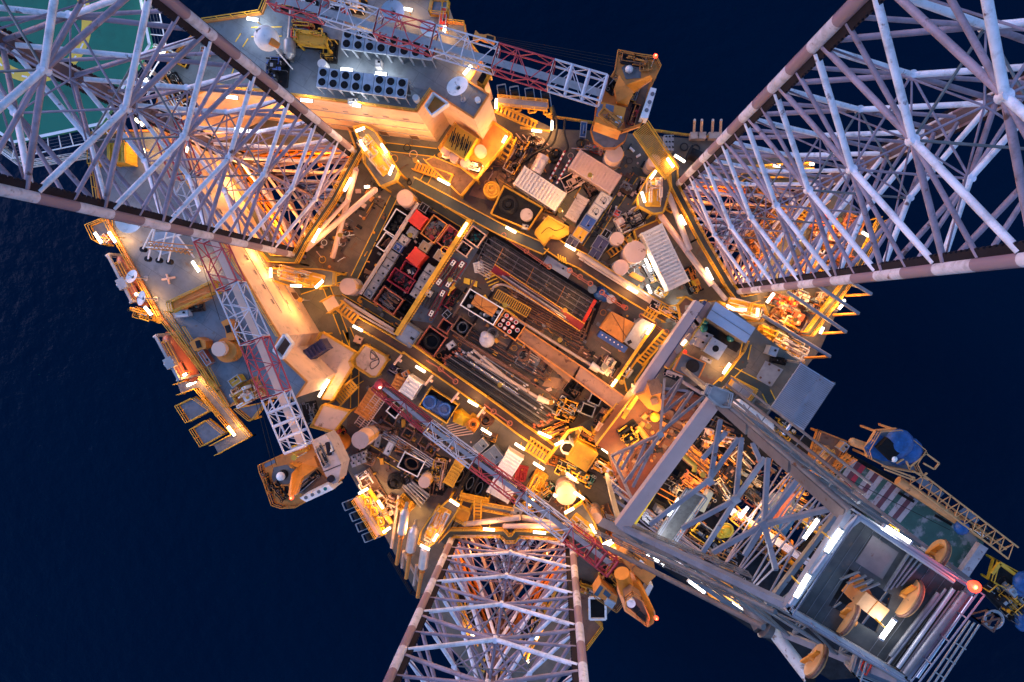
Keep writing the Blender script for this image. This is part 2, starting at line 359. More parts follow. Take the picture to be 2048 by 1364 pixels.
def container(ax, ay, bx, by, w, z, m, label, h=2.6, group='shipping containers'):
    c, L, Wd, a = rect(ax, ay, bx, by, w, z); t = thing('container', label, 'container', (c.x, c.y, z - h), group)
    b = MB(); b.box((c.x, c.y, z - h / 2 - .06), (L - .12, Wd - .12, h - .1), a); n = int(L / .42)
    for i in range(n):
        x = -L / 2 + (i + .5) * L / n; p = loc2(c, a, x, 0); b.box((p.x, p.y, z - .035), (L / n * .42, Wd - .24, .16), a)
        for s in (-1, 1): p = loc2(c, a, x, s * (Wd / 2 - .055)); b.box((p.x, p.y, z - h / 2), (L / n * .5, .06, h - .3), a)
    b.build('body', m, t); f = MB()
    for s in (-1, 1):
        for zz in (z - .06, z - h + .08): f.beam(loc2(c, a, -L / 2, s * (Wd / 2 - .04), zz - z), loc2(c, a, L / 2, s * (Wd / 2 - .04), zz - z), .13, .14); f.beam(loc2(c, a, s * (L / 2 - .05), -Wd / 2, zz - z), loc2(c, a, s * (L / 2 - .05), Wd / 2, zz - z), .131, .141)
        for r in (-1, 1): p = loc2(c, a, s * (L / 2 - .04), r * (Wd / 2 - .02)); f.box((p.x, p.y, z - h / 2), (.2, .2, h + .03), a)
    f.build('frame', m, t)
    for s in (-1, 1):
        p = loc2(c, a, L / 2 + .03, s * Wd * .24); d = MB().box((p.x, p.y, z - h / 2), (.06, Wd * .46, h - .35), a)
        for r in (-.2, .2): q = loc2(p, a, .05, r); d.tube((q.x, q.y, z - h + .3), (q.x, q.y, z - .3), .025, 6)
        d.build('door', m, t)
    return t
def skip_bin(ax, ay, bx, by, w, z, m, label, fill=None, h=1.3, rim=None, group='open cargo baskets', fl=None, n=26):
    c, L, Wd, a = rect(ax, ay, bx, by, w, z); z0 = z - h
    t = thing('cargo_basket', label, 'basket', (c.x, c.y, z0), group)
    MB().box((c.x, c.y, z0 + .1), (L - .1, Wd - .1, .1), a).build('floor', 'dark', t); b = MB(); f = MB()
    for s in (-1, 1):
        p = loc2(c, a, 0, s * (Wd / 2 - .04)); b.box((p.x, p.y, z0 + h / 2), (L - .2, .05, h - .1), a); p = loc2(c, a, s * (L / 2 - .04), 0); b.box((p.x, p.y, z0 + h / 2), (.05, Wd - .02, h - .102), a)
        f.beam(loc2(c, a, -L / 2, s * Wd / 2, 0), loc2(c, a, L / 2, s * Wd / 2, 0), .14, .1); f.beam(loc2(c, a, s * L / 2, -Wd / 2, 0), loc2(c, a, s * L / 2, Wd / 2, 0), .141, .101)
        for r in (-1, 1): p = loc2(c, a, s * L / 2, r * Wd / 2); f.box((p.x, p.y, z0 + h / 2), (.16, .16, h + .06), a)
    b.build('side_wall', m, t); f.build('rim', rim or m, t)
    if fill:
        lab, cat, mats, kind = fill; q = MB(); rn = random.Random(hash(label) % 1000 if False else len(label) * 7 + int(ax))
        if kind == 'coil':
            for k in range(9):
                rr = min(L, Wd) * (.42 - .03 * (k % 5)); ex = max(L, Wd) / min(L, Wd)
                pts = [loc2(c, a, math.cos(u * .5236) * rr * ex * .92, math.sin(u * .5236) * rr, -h + .3 + .09 * k + .02 * math.sin(u)) for u in range(13)]; q.path(pts, .06, 5, k % len(mats))
        elif kind == 'pipes':
            for k in range(n):
                y = (rn.random() - .5) * (Wd - .5); x0 = -L * .42 * rn.random(); zz = -h + .3 + rn.random() * .5; q.tube(loc2(c, a, x0, y, zz), loc2(c, a, x0 + L * (.25 + .3 * rn.random()), y + rn.uniform(-.3, .3), zz + rn.random() * .2), .05 + .06 * rn.random(), 7, mi=k % len(mats))
        elif kind == 'bags':
            for k in range(n):
                p = loc2(c, a, (rn.random() - .5) * (L - .7), (rn.random() - .5) * (Wd - .7), -h + .35 + .3 * rn.random()); q.dome(p, .28, .2, 8, 3, k % len(mats), True)
        elif kind == 'drums':
            nx, ny = max(1, int(L / .72)), max(1, int(Wd / .72))
            for i in range(nx):
                for j in range(ny):
                    if rn.random() < .15: continue
                    p = loc2(c, a, (i + .5 - nx / 2) * .72, (j + .5 - ny / 2) * .72); q.cyl(p, .28, z0 + .16, z0 + .95, 10, (i + j) % len(mats)); q.cyl(p, .2, z0 + .95, z0 + .97, 10, (i + j + 1) % len(mats))
        else:
            for k in range(n):
                p = loc2(c, a, (rn.random() - .5) * (L - .7), (rn.random() - .5) * (Wd - .7)); s = .15 + .4 * rn.random(); q.box((p.x, p.y, z0 + .16 + s / 2 + .2 * rn.random()), (s, s * (.5 + rn.random()), s), rn.random() * 3, k % len(mats))
                if k % 2: e = loc2(p, 0, rn.uniform(-.6, .6), rn.uniform(-.6, .6)); q.tube((p.x, p.y, z0 + .6), (e.x, e.y, z0 + .9), .06, 6, mi=(k + 1) % len(mats))
        q.build('loose_cargo', mats, None, lab, cat, kind='stuff')
    return t
def crate(ax, ay, bx, by, w, z, m, label, h=1.1, text=None, group='square cargo crates'):
    c, L, Wd, a = rect(ax, ay, bx, by, w, z); t = thing('cargo_crate', label, 'crate', (c.x, c.y, z - h), group)
    MB().box((c.x, c.y, z - h / 2 - .04), (L - .06, Wd - .06, h - .08), a).build('body', m, t); f = MB()
    for s in (-1, 1):
        f.beam(loc2(c, a, -L / 2, s * (Wd / 2 - .03)), loc2(c, a, L / 2, s * (Wd / 2 - .03)), .08, .08); f.beam(loc2(c, a, s * (L / 2 - .03), -Wd / 2), loc2(c, a, s * (L / 2 - .03), Wd / 2), .081, .081)
        for r in (-1, 1): p = loc2(c, a, s * (L / 2 - .03), r * (Wd / 2 - .03)); f.box((p.x, p.y, z - h / 2), (.1, .1, h), a)
    f.beam(loc2(c, a, -L * .3, 0, .03), loc2(c, a, L * .3, 0, .03), .06, .05)
    f.build('frame', 'galv' if m != 'tank_cream' else m, t)
    MB().cyl(loc2(c, a, L * .18, Wd * .15), .14, z - .02, z + .05, 10).build('lid', 'dark', t)
    if text: letters(text, c, a, z + .02, .6, t)
    return t
def letters(s, c, a, z, size, parent, m='white', name='lettering'):
    cu = bpy.data.curves.new(name, 'FONT'); cu.body = s; cu.size = size; cu.align_x = 'CENTER'; cu.align_y = 'CENTER'; cu.extrude = .005
    tmp = bpy.data.objects.new('tmp_text', cu); COL.objects.link(tmp); dg = bpy.context.evaluated_depsgraph_get(); me = bpy.data.meshes.new_from_object(tmp.evaluated_get(dg)); bpy.data.objects.remove(tmp)
    me.materials.clear(); me.materials.append(MAT[m]); o = bpy.data.objects.new(name, me); COL.objects.link(o); o.parent = parent; o.location = Vector((c[0], c[1], z)) - Vector(WL[parent.name]); o.rotation_euler = (0, 0, a)
def round_tank(x, y, r, z, label, z0=0, m='tank_cream'):
    c = V(x, y, z); rr = M_(r, z); t = thing('round_tank', label, 'tank', (c.x, c.y, z0), 'round vertical tanks')
    MB().cyl(c, rr * .97, z0, z - .06, 36).build('shell', m, t)
    q = MB().cyl(c, rr, z - .08, z, 36); q.ring((c.x, c.y, z), rr * .96, .035, 28); q.cyl(c, rr * .07, z, z + .12, 10).build('roof', m, t)
    q = MB().ring((c.x, c.y, z0 + .3), rr * 1.04, .06, 24).ring((c.x, c.y, (z + z0) / 2), rr * 1.01, .05, 24); q.build('band', 'galv', t)
    q = MB(); p = (c.x + rr * 1.05, c.y + .2, 0); pp = (c.x + rr * 1.05, c.y - .2, 0)
    for s in (p, pp): q.beam((s[0], s[1], z0), (s[0], s[1], z + .3), .05)
    k = z0 + .2
    while k < z: q.beam((p[0], p[1], k), (pp[0], pp[1], k), .035); k += .3
    q.build('ladder', 'yellow', t)
def walkway(pts, w, z, label, m='grating', rails=(1, 1), z0=0, ends=True, rm='yellow', cat='walkway'):
    """raised grating walkway along a centre line read in the crop"""
    P = [V(x, y, z) for x, y in pts]; wd = M_(w, z); t = thing('walkway', label, cat, (P[0].x, P[0].y, z0))
    off = []
    for i, p in enumerate(P):
        d1 = (p - P[i - 1]).normalized() if i else (P[1] - p).normalized(); d2 = (P[i + 1] - p).normalized() if i < len(P) - 1 else d1
        n = Vector((-(d1 + d2).y, (d1 + d2).x, 0)).normalized(); k = 1 / max(.5, n.dot(Vector((-d1.y, d1.x, 0)))); off.append(n * wd / 2 * k)
    A = [p + o for p, o in zip(P, off)]; B = [p - o for p, o in zip(P, off)]
    d = MB()
    for i in range(len(P) - 1):
        q = [A[i], A[i + 1], B[i + 1], B[i]]; d.prism(q, z - .12, z)
    d.build('floor', m, t); f = MB()
    if rails[0]: f.rail(A)
    if rails[1]: f.rail(B)
    for i in range(len(P) - 1):
        f.beam(A[i] - Vector((0, 0, .15)), A[i + 1] - Vector((0, 0, .15)), .1, .25); f.beam(B[i] - Vector((0, 0, .15)), B[i + 1] - Vector((0, 0, .15)), .1, .25)
    f.build('railing', rm, t)
    if z - z0 > .8:
        for i in range(len(P) - 1):
            n = max(1, int((P[i + 1] - P[i]).length / 4))
            for k in range(n + 1):
                for E in (A, B): c = E[i].lerp(E[i + 1], k / n); MB().beam((c.x, c.y, z0), (c.x, c.y, z - .1), .14).build('support', rm, t)
    return t
def stairs(ax, ay, bx, by, w, z1, z0, label, m='yellow'):
    """flight of steps, upper end (a) at z1, lower end (b) at z0"""
    a = V(ax, ay, z1); b = V(bx, by, z0); wd = M_(w, z1); d = (b - a); h = Vector((d.x, d.y, 0)); L = h.length; h.normalize(); n = Vector((-h.y, h.x, 0)) * wd / 2
    t = thing('staircase', label, 'staircase', (b.x, b.y, z0)); k = max(4, int(L / .45)); q = MB()
    for i in range(k): p = a.lerp(b, (i + .5) / k); q.beam(p - n, p + n, .26, .05)
    q.build('tread', m, t); q = MB()
    for s in (-1, 1):
        q.beam(a + n * s, b + n * s, .08, .3); q.beam(a + n * s + Vector((0, 0, 1)), b + n * s + Vector((0, 0, 1)), .07)
        q.beam(a + n * s + Vector((0, 0, .55)), b + n * s + Vector((0, 0, .55)), .05)
        for i in range(0, k + 1, 3): p = a.lerp(b, i / k) + n * s; q.beam(p, p + Vector((0, 0, 1)), .05)
    q.build('handrail', m, t)
def platform(pts, z, label, m='grating', z0=0, name='platform', cat='platform', rm='yellow', thick=.2, open_=(), kind=None, legs=True):
    P = [V(x, y, z) for x, y in pts]; c = sum(P, Vector()) / len(P); t = thing(name, label, cat, (c.x, c.y, z0))
    MB().prism(P, z - thick, z).build('floor', m, t); f = MB(); n = len(P)
    for i in range(n):
        if i in open_: continue
        f.rail([P[i], P[(i + 1) % n]])
    for i in range(n): f.beam(P[i] - Vector((0, 0, .14)), P[(i + 1) % n] - Vector((0, 0, .14)), .14, .3)
    f.build('railing', rm, t)
    if legs and z - z0 > .8:
        for p in P: p = c + (p - c) * .93; MB().beam((p.x, p.y, z0), (p.x, p.y, z - .2), .2).build('support', rm, t)
    return t
def railing(pts, z, label, m='yellow', closed=False, h=1.1):
    MB().rail([V(x, y, z) for x, y in pts], h, closed=closed).build('guard_rail', m, None, label, 'railing', 'guard rails on the deck')
def lane(pts, w, z=0.0, m='lane', par=None):
    P = [V(x, y, z) for x, y in pts]; wd = M_(w, z); par = par or hull; a = MB(); e = MB()
    for i in range(len(P) - 1):
        d = (P[i + 1] - P[i]).normalized(); n = Vector((-d.y, d.x, 0)) * wd / 2; s = d * (wd / 2 if 0 < i else 0); s2 = d * (wd / 2 if i < len(P) - 2 else 0); zz = z + .004 + .004 * i
        a.prism([P[i] - s + n, P[i + 1] + s2 + n, P[i + 1] + s2 - n, P[i] - s - n], zz - .003, zz)
        for q in (-1, 1): e.beam(P[i] + n * q + d * (wd / 2 if i else 0) + Vector((0, 0, .03)), P[i + 1] + n * q - d * (wd / 2 if i < len(P) - 2 else 0) + Vector((0, 0, .03)), .11, .015)
    a.build('walking_lane', m, par); e.build('lane_line', 'paint_yellow', par)
def pipes(ax, ay, bx, by, n, dx, dy, r, z, mats, label, group, jit=8, layers=1, tip=None):
    """n parallel loose pipes; (ax,ay)-(bx,by) is the first one, (dx,dy) the step to the next"""
    rn = random.Random(n * 31 + int(ax))
    for k in range(n):
        j1, j2 = rn.uniform(-jit, jit), rn.uniform(-jit, jit); zz = z + (k % layers) * r * 1.7
        a = V(ax + dx * k + j1, ay + dy * k + j1 * .55, zz); b = V(bx + dx * k + j2, by + dy * k + j2 * .55, zz); d = (b - a).normalized()
        q = MB().tube(a, b, r, 9, mi=0)
        for p, s in ((a, 1), (b, -1)): q.tube(p, p + d * s * .35, r * 1.25, 9, mi=1)
        mm = mats[k % len(mats)]
        q.build('pipe', [mm, tip or mm], None, label, 'pipe', group)
def hvac(x, y, w, d, a_px, z, z0, label, fans=((0, .27), (0, -.27))):
    """fan-cooled condenser: two fans on a V-shaped coil body"""
    c = V(x, y, z); t = thing('condenser_unit', label, 'condenser', (c.x, c.y, z0), 'fan condensers on the quarters roof')
    b = MB(); b.box((c.x, c.y, z - .15), (w - .06, d, .3), a_px)
    for s in (-1, 1):
        p = loc2(c, a_px, s * (w / 2 - .06), 0); 
        b.beam(loc2(p, a_px, 0, -d / 2 + .05, z0 - z), loc2(p, a_px, 0, -d / 2 + .05, -.3), .08); b.beam(loc2(p, a_px, 0, d / 2 - .05, z0 - z), loc2(p, a_px, 0, d / 2 - .05, -.3), .08)
    b.build('casing', 'galv_blue', t); q = MB()
    for s in (-1, 1): q.add([loc2(c, a_px, -w / 2 + .1, s * (d / 2 - .05), -.3), loc2(c, a_px, w / 2 - .1, s * (d / 2 - .05), -.3), loc2(c, a_px, w / 2 - .1, s * .1, z0 - z + .1), loc2(c, a_px, -w / 2 + .1, s * .1, z0 - z + .1)], [(0, 1, 2, 3)])
    q.build('coil', 'grating', t)
    for fx, fy in fans:
        p = loc2(c, a_px, fx, fy * d); r = min(w * .40, d * .215); q = MB().cyl(p, r, z - .02, z + .10, 24, 0); 
        q.cyl(p, r * .9, z + .101, z + .106, 24, 1)
        for k in range(8): u = k * math.pi / 4; q.beam((p.x, p.y, z + .112), (p.x + r * .85 * math.cos(u), p.y + r * .85 * math.sin(u), z + .112), .05, .01, 2)
        q.cyl(p, r * .2, z + .10, z + .13, 10, 2); q.build('fan', ['galv_blue', 'black', 'dark'], t)
mat('galv_blue', (.36, .42, .48), .45, .1, .2, .05, sc=1)
def skid(ax, ay, bx, by, w, z0, h, seed, label, pal=('steel', 'yellow', 'pipe_rust', 'white', 'dark', 'orange'), dens=1.0, base='dark', cat='machinery skid', name='machinery_skid'):
    c, L, Wd, a = rect(ax, ay, bx, by, w, z0); rn = random.Random(seed); c.z = z0
    t = thing(name, label, cat, (c.x, c.y, z0), None); f = MB()
    for s in (-1, 1): f.beam(loc2(c, a, -L / 2, s * Wd / 2, .12), loc2(c, a, L / 2, s * Wd / 2, .12), .15, .22); f.beam(loc2(c, a, s * L / 2, -Wd / 2, .12), loc2(c, a, s * L / 2, Wd / 2, .12), .151, .221)
    f.box((c.x, c.y, z0 + .04), (L, Wd, .06), a); f.build('base_frame', base, t)
    A = L * Wd; g = [None, None, None, MB()]
    for k in range(int(3 + A * .5 * dens)):
        x, y = rn.uniform(-L / 2 + .4, L / 2 - .4), rn.uniform(-Wd / 2 + .3, Wd / 2 - .3); p = loc2(c, a, x, y); s = rn.uniform(.25, .85) * min(1, Wd / 2); hh = h * rn.uniform(.3, 1); m = rn.randrange(len(pal)); kd = rn.random()
        g[0] = g[1] = g[2] = MB()
        if kd < .4: g[0].box((p.x, p.y, z0 + hh / 2 + .05), (s * rn.uniform(.6, 1.6), s, hh), a + rn.choice((0, 0, .1)), m); g[0].box((p.x, p.y, z0 + hh + .1), (s * .4, s * .5, .12), a, (m + 1) % len(pal))
        elif kd < .65: g[1].cyl(p, s * .4, z0 + .05, z0 + hh, 14, m); g[1].cyl(p, s * .46, z0 + hh - .1, z0 + hh, 14, m); g[1].cyl(p, s * .15, z0 + hh, z0 + hh + .2, 8, (m + 1) % len(pal))
        else:
            q = loc2(c, a, max(-L / 2, min(L / 2, x + rn.uniform(-1.4, 1.4))), y, hh); p.z = z0 + hh; q.z = z0 + hh; g[2].tube(p, q, s * .28, 12, mi=m); g[2].ring(p.lerp(q, .3), s * .32, .04, 12, (m + 1) % len(pal), q - p)
        g[0].build('cabinet' if kd < .4 else 'vessel' if kd < .65 else 'motor', list(pal), t)
    for k in range(int(5 + A * .9 * dens)):
        x, y = rn.uniform(-L / 2, L / 2), rn.uniform(-Wd / 2, Wd / 2); zz = z0 + rn.uniform(.3, h); r = rn.choice((.04, .06, .09)); m = rn.randrange(len(pal)); pts = [loc2(c, a, x, y, 0)]; pts[0].z = zz
        for j in range(3):
            if j % 2 == 0: x = max(-L / 2, min(L / 2, x + rn.uniform(-2.5, 2.5)))
            else: y = max(-Wd / 2, min(Wd / 2, y + rn.uniform(-1.5, 1.5)))
            e = loc2(c, a, x, y, 0); e.z = zz; pts.append(e)
        pts.append(Vector((pts[-1].x, pts[-1].y, z0))); g[3].path(pts, r, 6, m)
        if k % 3 == 0: g[3].ring((pts[1].x, pts[1].y, zz + .15), .16, .03, 12, (m + 2) % len(pal))
    if g[3].v: g[3].build('pipework', list(pal), t)
    return t
def hose(pts, r, m, label, cat='hose'):
    q = MB(); P = [V(*p) for p in pts]; o = []
    for i in range(len(P) - 1):
        p0 = P[max(0, i - 1)]; p1 = P[i]; p2 = P[i + 1]; p3 = P[min(len(P) - 1, i + 2)]
        for k in range(6): t = k / 6; o.append(.5 * ((2 * p1) + (p2 - p0) * t + (2 * p0 - 5 * p1 + 4 * p2 - p3) * t * t + (3 * p1 - p0 - 3 * p2 + p3) * t ** 3))
    o.append(P[-1]); q.path(o, r, 6); return q.build('hose', m, None, label, cat)
def dish(x, y, r, z, z0, label, tilt=(.3, .2), m='white'):
    c = V(x, y, z); rr = M_(r, z); t = thing('satellite_dish', label, 'dish', (c.x, c.y, z0), 'satellite dishes')
    ax = Vector((tilt[0], tilt[1], 1)).normalized(); u = ax.orthogonal().normalized(); w = ax.cross(u); vs = []; fs = []; n = 28
    for j in range(1, 6):
        q = j / 5
        for i in range(n): k = 2 * math.pi * i / n; vs.append(c + (u * math.cos(k) + w * math.sin(k)) * rr * q + ax * (rr * .3 * q * q))
    for j in range(4):
        for i in range(n): fs.append((j * n + i, j * n + (i + 1) % n, (j + 1) * n + (i + 1) % n, (j + 1) * n + i))
    fs.append(tuple(range(n))); b = MB().add(vs, fs, 0, True); b.build('reflector', m, t)
    MB().tube(c, (c.x, c.y, z0), .09, 8).cyl(c, .3, z0, z0 + .1, 12).build('mast', 'galv', t)
    MB().tube(c, c + ax * rr * .8, .03, 6).dome(c + ax * rr * .8, .09, .09, 8, 3, full=True).build('feed_horn', 'galv', t)
def drum(x, y, r, z, z0, m, label, cat='drum', name='drum', group=None):
    c = V(x, y, z); rr = M_(r, z); q = MB().cyl(c, rr, z0, z, 20).ring((c.x, c.y, z), rr * .95, .03, 20).ring((c.x, c.y, (z + z0) / 2), rr * 1.02, .03, 20).cyl(loc2(c, 0, rr * .5, 0), rr * .15, z, z + .04, 8)
    q.build(name, m, None, label, cat, group)
def spool(x, y, r, z, z0, m, label, turns=7, name='cable_reel', cat='reel'):
    c = V(x, y, z); rr = M_(r, z); t = thing(name, label, cat, (c.x, c.y, z0), None); q = MB()
    for k in range(turns): q.ring((c.x, c.y, z0 + .15 + (z - z0 - .2) * (k % 4) / 4), rr * (1 - .09 * k), .07, 26)
    q.build('coiled_line', m, t); MB().cyl(c, rr * .3, z0, z, 16).cyl(c, rr * 1.02, z0, z0 + .06, 26).build('hub', 'dark', t)
# ---------------------------------------------------------------- living quarters around the left leg
reg(0, 0, 1)
RZ = 13.5
q_ = thing('living_quarters', 'V-shaped living quarters wrapped around the left leg, cream walls under a grey roof deck', 'building', (V(500, 300, 0).x, V(500, 300, 0).y, 0))
ROOF = [(412, 45), (525, 28), (545, -20), (887, -20), (887, 45), (930, 50), (933, 78), (965, 120), (938, 164), (978, 190), (948, 237), (863, 182), (834, 224), (593, 193), (430, 172), (320, 225), (345, 300),
        (450, 486), (532, 626), (560, 672), (548, 700), (615, 763), (593, 795), (545, 795), (505, 770), (461, 813), (441, 780), (324, 632), (222, 450), (200, 400), (190, 330), (200, 262), (300, 262), (340, 120)]
P = [V(x, y, RZ) for x, y in ROOF]
MB().prism(P, 0, RZ - .25).build('wall', 'wall_cream', q_)
MB().prism([p + (p - P[0]) * 0 for p in P], RZ - .25, RZ).build('roof', 'roof_deck', q_)
f = MB()
for i in range(len(P)): f.beam(P[i] + Vector((0, 0, .1)), P[(i + 1) % len(P)] + Vector((0, 0, .1)), .18, .3)
f.build('parapet', 'orange_tan', q_)
def wall_bits(p1, p2, zs, n, w=.5, h=.8, m='dark', nm='window', t0=.06, t1=.94):
    a = V(*p1, RZ); b = V(*p2, RZ); d = (b - a).normalized(); o = Vector((-d.y, d.x, 0))
    if (a + o - V(1105, 625, 0)).length > (a - o - V(1105, 625, 0)).length: o = -o
    for z in zs:
        for i in range(n):
            c = a.lerp(b, t0 + (t1 - t0) * (i + .5) / n); c.z = z; q = MB(); q.beam(c - d * w / 2 + o * .02, c + d * w / 2 + o * .02, .04, h, 0)
            fr = MB(); 
            for s in (-1, 1): fr.beam(c - d * (w / 2 + .05) + o * .03 + Vector((0, 0, s * (h / 2 + .03))), c + d * (w / 2 + .05) + o * .03 + Vector((0, 0, s * (h / 2 + .03))), .1, .07)
            k = q.build(nm, m, q_); fr.build('frame', 'wall_cream', k)
wall_bits((593, 193), (834, 224), (5.4, 9.8), 5, .6, .35)
wall_bits((450, 486), (532, 626), (5.4, 9.8), 4, .6, .35)
wall_bits((345, 300), (450, 486), (5.4, 9.8), 4, .6, .35)
wall_bits((593, 193), (834, 224), (1.2,), 3, 1.0, 2.1, 'brown', 'door')
wall_bits((450, 486), (532, 626), (1.2,), 2, 1.0, 2.1, 'brown', 'door')
# raised storey lines and pipe runs on the lit walls
def wall_line(p1, p2, z, r, m, nm):
    a = V(*p1, RZ); b = V(*p2, RZ); d = (b - a).normalized(); o = Vector((-d.y, d.x, 0))
    if (a + o - V(1105, 625, 0)).length > (a - o - V(1105, 625, 0)).length: o = -o
    a.z = b.z = z; MB().tube(a + o * .12, b + o * .12, r, 6).build(nm, m, q_)
for z in (2.9, 6, 9.2): wall_line((593, 193), (834, 224), z, .05, 'galv', 'cable_run'); wall_line((450, 486), (532, 626), z, .05, 'galv', 'cable_run')
# sunken terraces beside both corner blocks (orange and brown floors), dark penthouse on south terrace
reg(400, 0)
def terrace(pts, z, fm, label, nm='terrace_floor'):
    P = [V(x, y, RZ + .02) for x, y in pts]; c = sum(P, Vector()) / len(P); t = thing('terrace', label, 'terrace', (c.x, c.y, RZ)); MB().prism(P, RZ + .002, RZ + .04).build('floor', fm, t)
    f = MB(); n = len(P)
    for i in range(n): f.beam(P[i] + Vector((0, 0, .5)), P[(i + 1) % n] + Vector((0, 0, .5)), .16, 1.0)
    f.build('kerb_wall', 'white', t)
terrace([(1600, 650), (1545, 740), (1590, 800), (1700, 720)], 10, 'orange', 'small orange-floored terrace sunk beside the dish-topped corner block')
reg(300, 640)
terrace([(935, 95), (985, 160), (920, 262), (862, 205)], 10, 'brown', 'small brown-floored terrace on the south corner of the quarters')
# upper railings around the roof edge
reg(0, 0, 1)
def roofrail(a, b, lab): MB().rail([V(*ROOF[i], RZ) for i in range(a, b + 1)]).build('guard_rail', 'yellow', None, lab, 'railing', 'guard rails on the deck')
roofrail(0, 7, 'yellow guard rail on the top outer edge of the quarters roof'); roofrail(25, 30, 'yellow guard rail on the left outer edge of the quarters roof above the lifeboats')
roofrail(11, 14, 'yellow guard rail on the inner roof edge above the lit north wall'); roofrail(16, 19, 'yellow guard rail on the inner roof edge above the lit left wall')
# condensers
reg(400, 0)
def bank(x0, y0, x1, y1, n, gx, gy, lab, miss=()):
    a0 = V(x0, y0, 16.1); a1 = V(x1, y1, 16.1); d = a1 - a0; ang = math.atan2(d.y, d.x); w = d.length / (n - 1); dp = M_(135, 16.1)
    for k in range(n):
        fx = x0 + (x1 - x0) * k / (n - 1) + gx / 2; fy = y0 + (y1 - y0) * k / (n - 1) + gy / 2
        hvac(fx, fy, w, dp, ang, 16.1, RZ, ORD[k] + ' fan condenser from the left in the ' + lab, ((0, .235), (0, -.235)) if k not in miss else ((0, -.235),))
bank(1010, 235, 1560, 305, 8, -10, 63, 'upper bank beneath the red and white boom')
bank(842, 497, 1380, 568, 8, -10, 63, 'lower bank next to the lit wall', (4,))
# roof equipment, upper wing
c = V(455, 262, 17.5); t = thing('radome', 'white bulb radome with an orange end on the upper left roof', 'radome', (c.x, c.y, RZ))
MB().dome(c, 1.25, 1.35, 24, 7, full=True).build('shell', 'white', t); MB().tube(c + Vector((.6, -.5, .7)), c + Vector((1.4, -.9, .2)), .42, 14, .3).build('horn', 'orange', t)
MB().tube(c, (c.x + 1.2, c.y - 1.8, RZ), .08, 6).tube(c, (c.x, c.y, RZ), .25, 10).build('mast', 'white', t)
MB().box((c.x - .3, c.y + .25, c.z + 1.18), (.55, .5, .12), .4).build('hatch', 'steel', t)
dish(1318, 88, 80, 16.5, RZ, 'large grey satellite dish at the top roof edge beside the orange lifeboat', (.05, .1), 'galv_blue')
dish(1560, 205, 60, 15.5, RZ, 'pale dish under the red part of the upper boom'); reg(850, 0)
dish(228, 600, 76, 17.5, RZ, 'oval white satellite dish on the corner block roof', (-.25, .35)); reg(400, 0)
container(610, 60, 608, 270, 42, 15.4, 'galv_blue', 'long grey cable trough on the roof next to the yellow cage', 1.2, None) if False else None
c1, c2 = V(628, 70, 14.6), V(612, 280, 14.6); t = thing('exhaust_silencer', 'grey exhaust pipe ending in a fat silencer on the roof', 'silencer', (c2.x, c2.y, RZ))
MB().tube(c1, c2, .32, 14).build('duct', 'steel', t); c3 = V(610, 370, 14.6); MB().tube(c2, c3, .62, 18).tube(c3, V(606, 400, 14.6), .62, 18, .25).tube(c2, V(613, 262, 14.6), .62, 18, .32).build('silencer_body', 'galv', t)
MB().beam(c2 - Vector((0, 0, .6)), c2 - Vector((0, 0, 1.1)), 1.2, .3).beam(c3, c3 - Vector((0, 0, 1.1)), 1.0, .3).build('saddle', 'steel', t)
for r in ((760, 270, 200, 110, 3, 'yellow caged pump skid with red fittings on the roof', ('yellow', 'red', 'steel', 'yellow_deep')), (540, 490, 130, 190, 4, 'dark pipe manifold with blue valves left of the lower condensers', ('steel', 'blue', 'dark', 'galv')),
          (900, 350, 80, 150, 5, 'black and yellow pump between the condenser banks', ('dark', 'yellow', 'black')), (745, 190, 150, 70, 6, 'tan davit winch above the yellow cage', ('orange_tan', 'yellow', 'crimson'))):
    skid(r[0] - r[2] / 2, r[1], r[0] + r[2] / 2, r[1] + r[2] * .08, r[3], RZ, 1.6, r[4], r[5], r[6], 1.6)
platform([(665, 225), (870, 255), (865, 325), (665, 300)], RZ + 1.8, 'yellow railed cage over the pump skid on the quarters roof', 'yellow_deep', RZ)
drum(830, 432, 30, 14.8, RZ, 'white', 'white mushroom vent beside the lower condenser bank', 'vent', 'roof_vent'); drum(1470, 665, 22, 14.6, RZ, 'white', 'white round vent at the right end of the lower condensers', 'vent', 'roof_vent')
for x, y, w, h, l in ((1213, 430, 40, 50, 'small white cabinet between the two condenser banks'), (1038, 690, 60, 36, 'white cabinet on the roof edge above the lit wall')): crate(x - w / 2, y, x + w / 2, y, h, 14.7, 'white', l, 1.2, group='white roof cabinets')
reg(850, 0)
drum(358, 677, 18, 14.2, RZ, 'white', 'white round vent on the corner block roof', 'vent', 'roof_vent')
reg(400, 0)
lane([(180, 520), (250, 330), (320, 220), (560, 215)], 62, RZ + .02, 'slate', q_)
lamp_row([(320, 125, 400, 137), (150, 655, 260, 668), (235, 880, 330, 890), (685, 680, 770, 690), (960, 470, 1045, 478), (1040, 715, 1100, 722), (1195, 498, 1275, 508)], RZ + 1.9, 'on the grey quarters roof', True, 170)
lamp_row([(1040, 150, 1120, 160), (1370, 55, 1450, 70), (1670, 175, 1665, 225)], RZ + 1.9, 'along the top edge of the roof near the orange lifeboat', False, 170)
reg(850, 0); lamp_row([(262, 510, 318, 445)], RZ + 1.2, 'between the big satellite dish and the upper boom', False, 260)
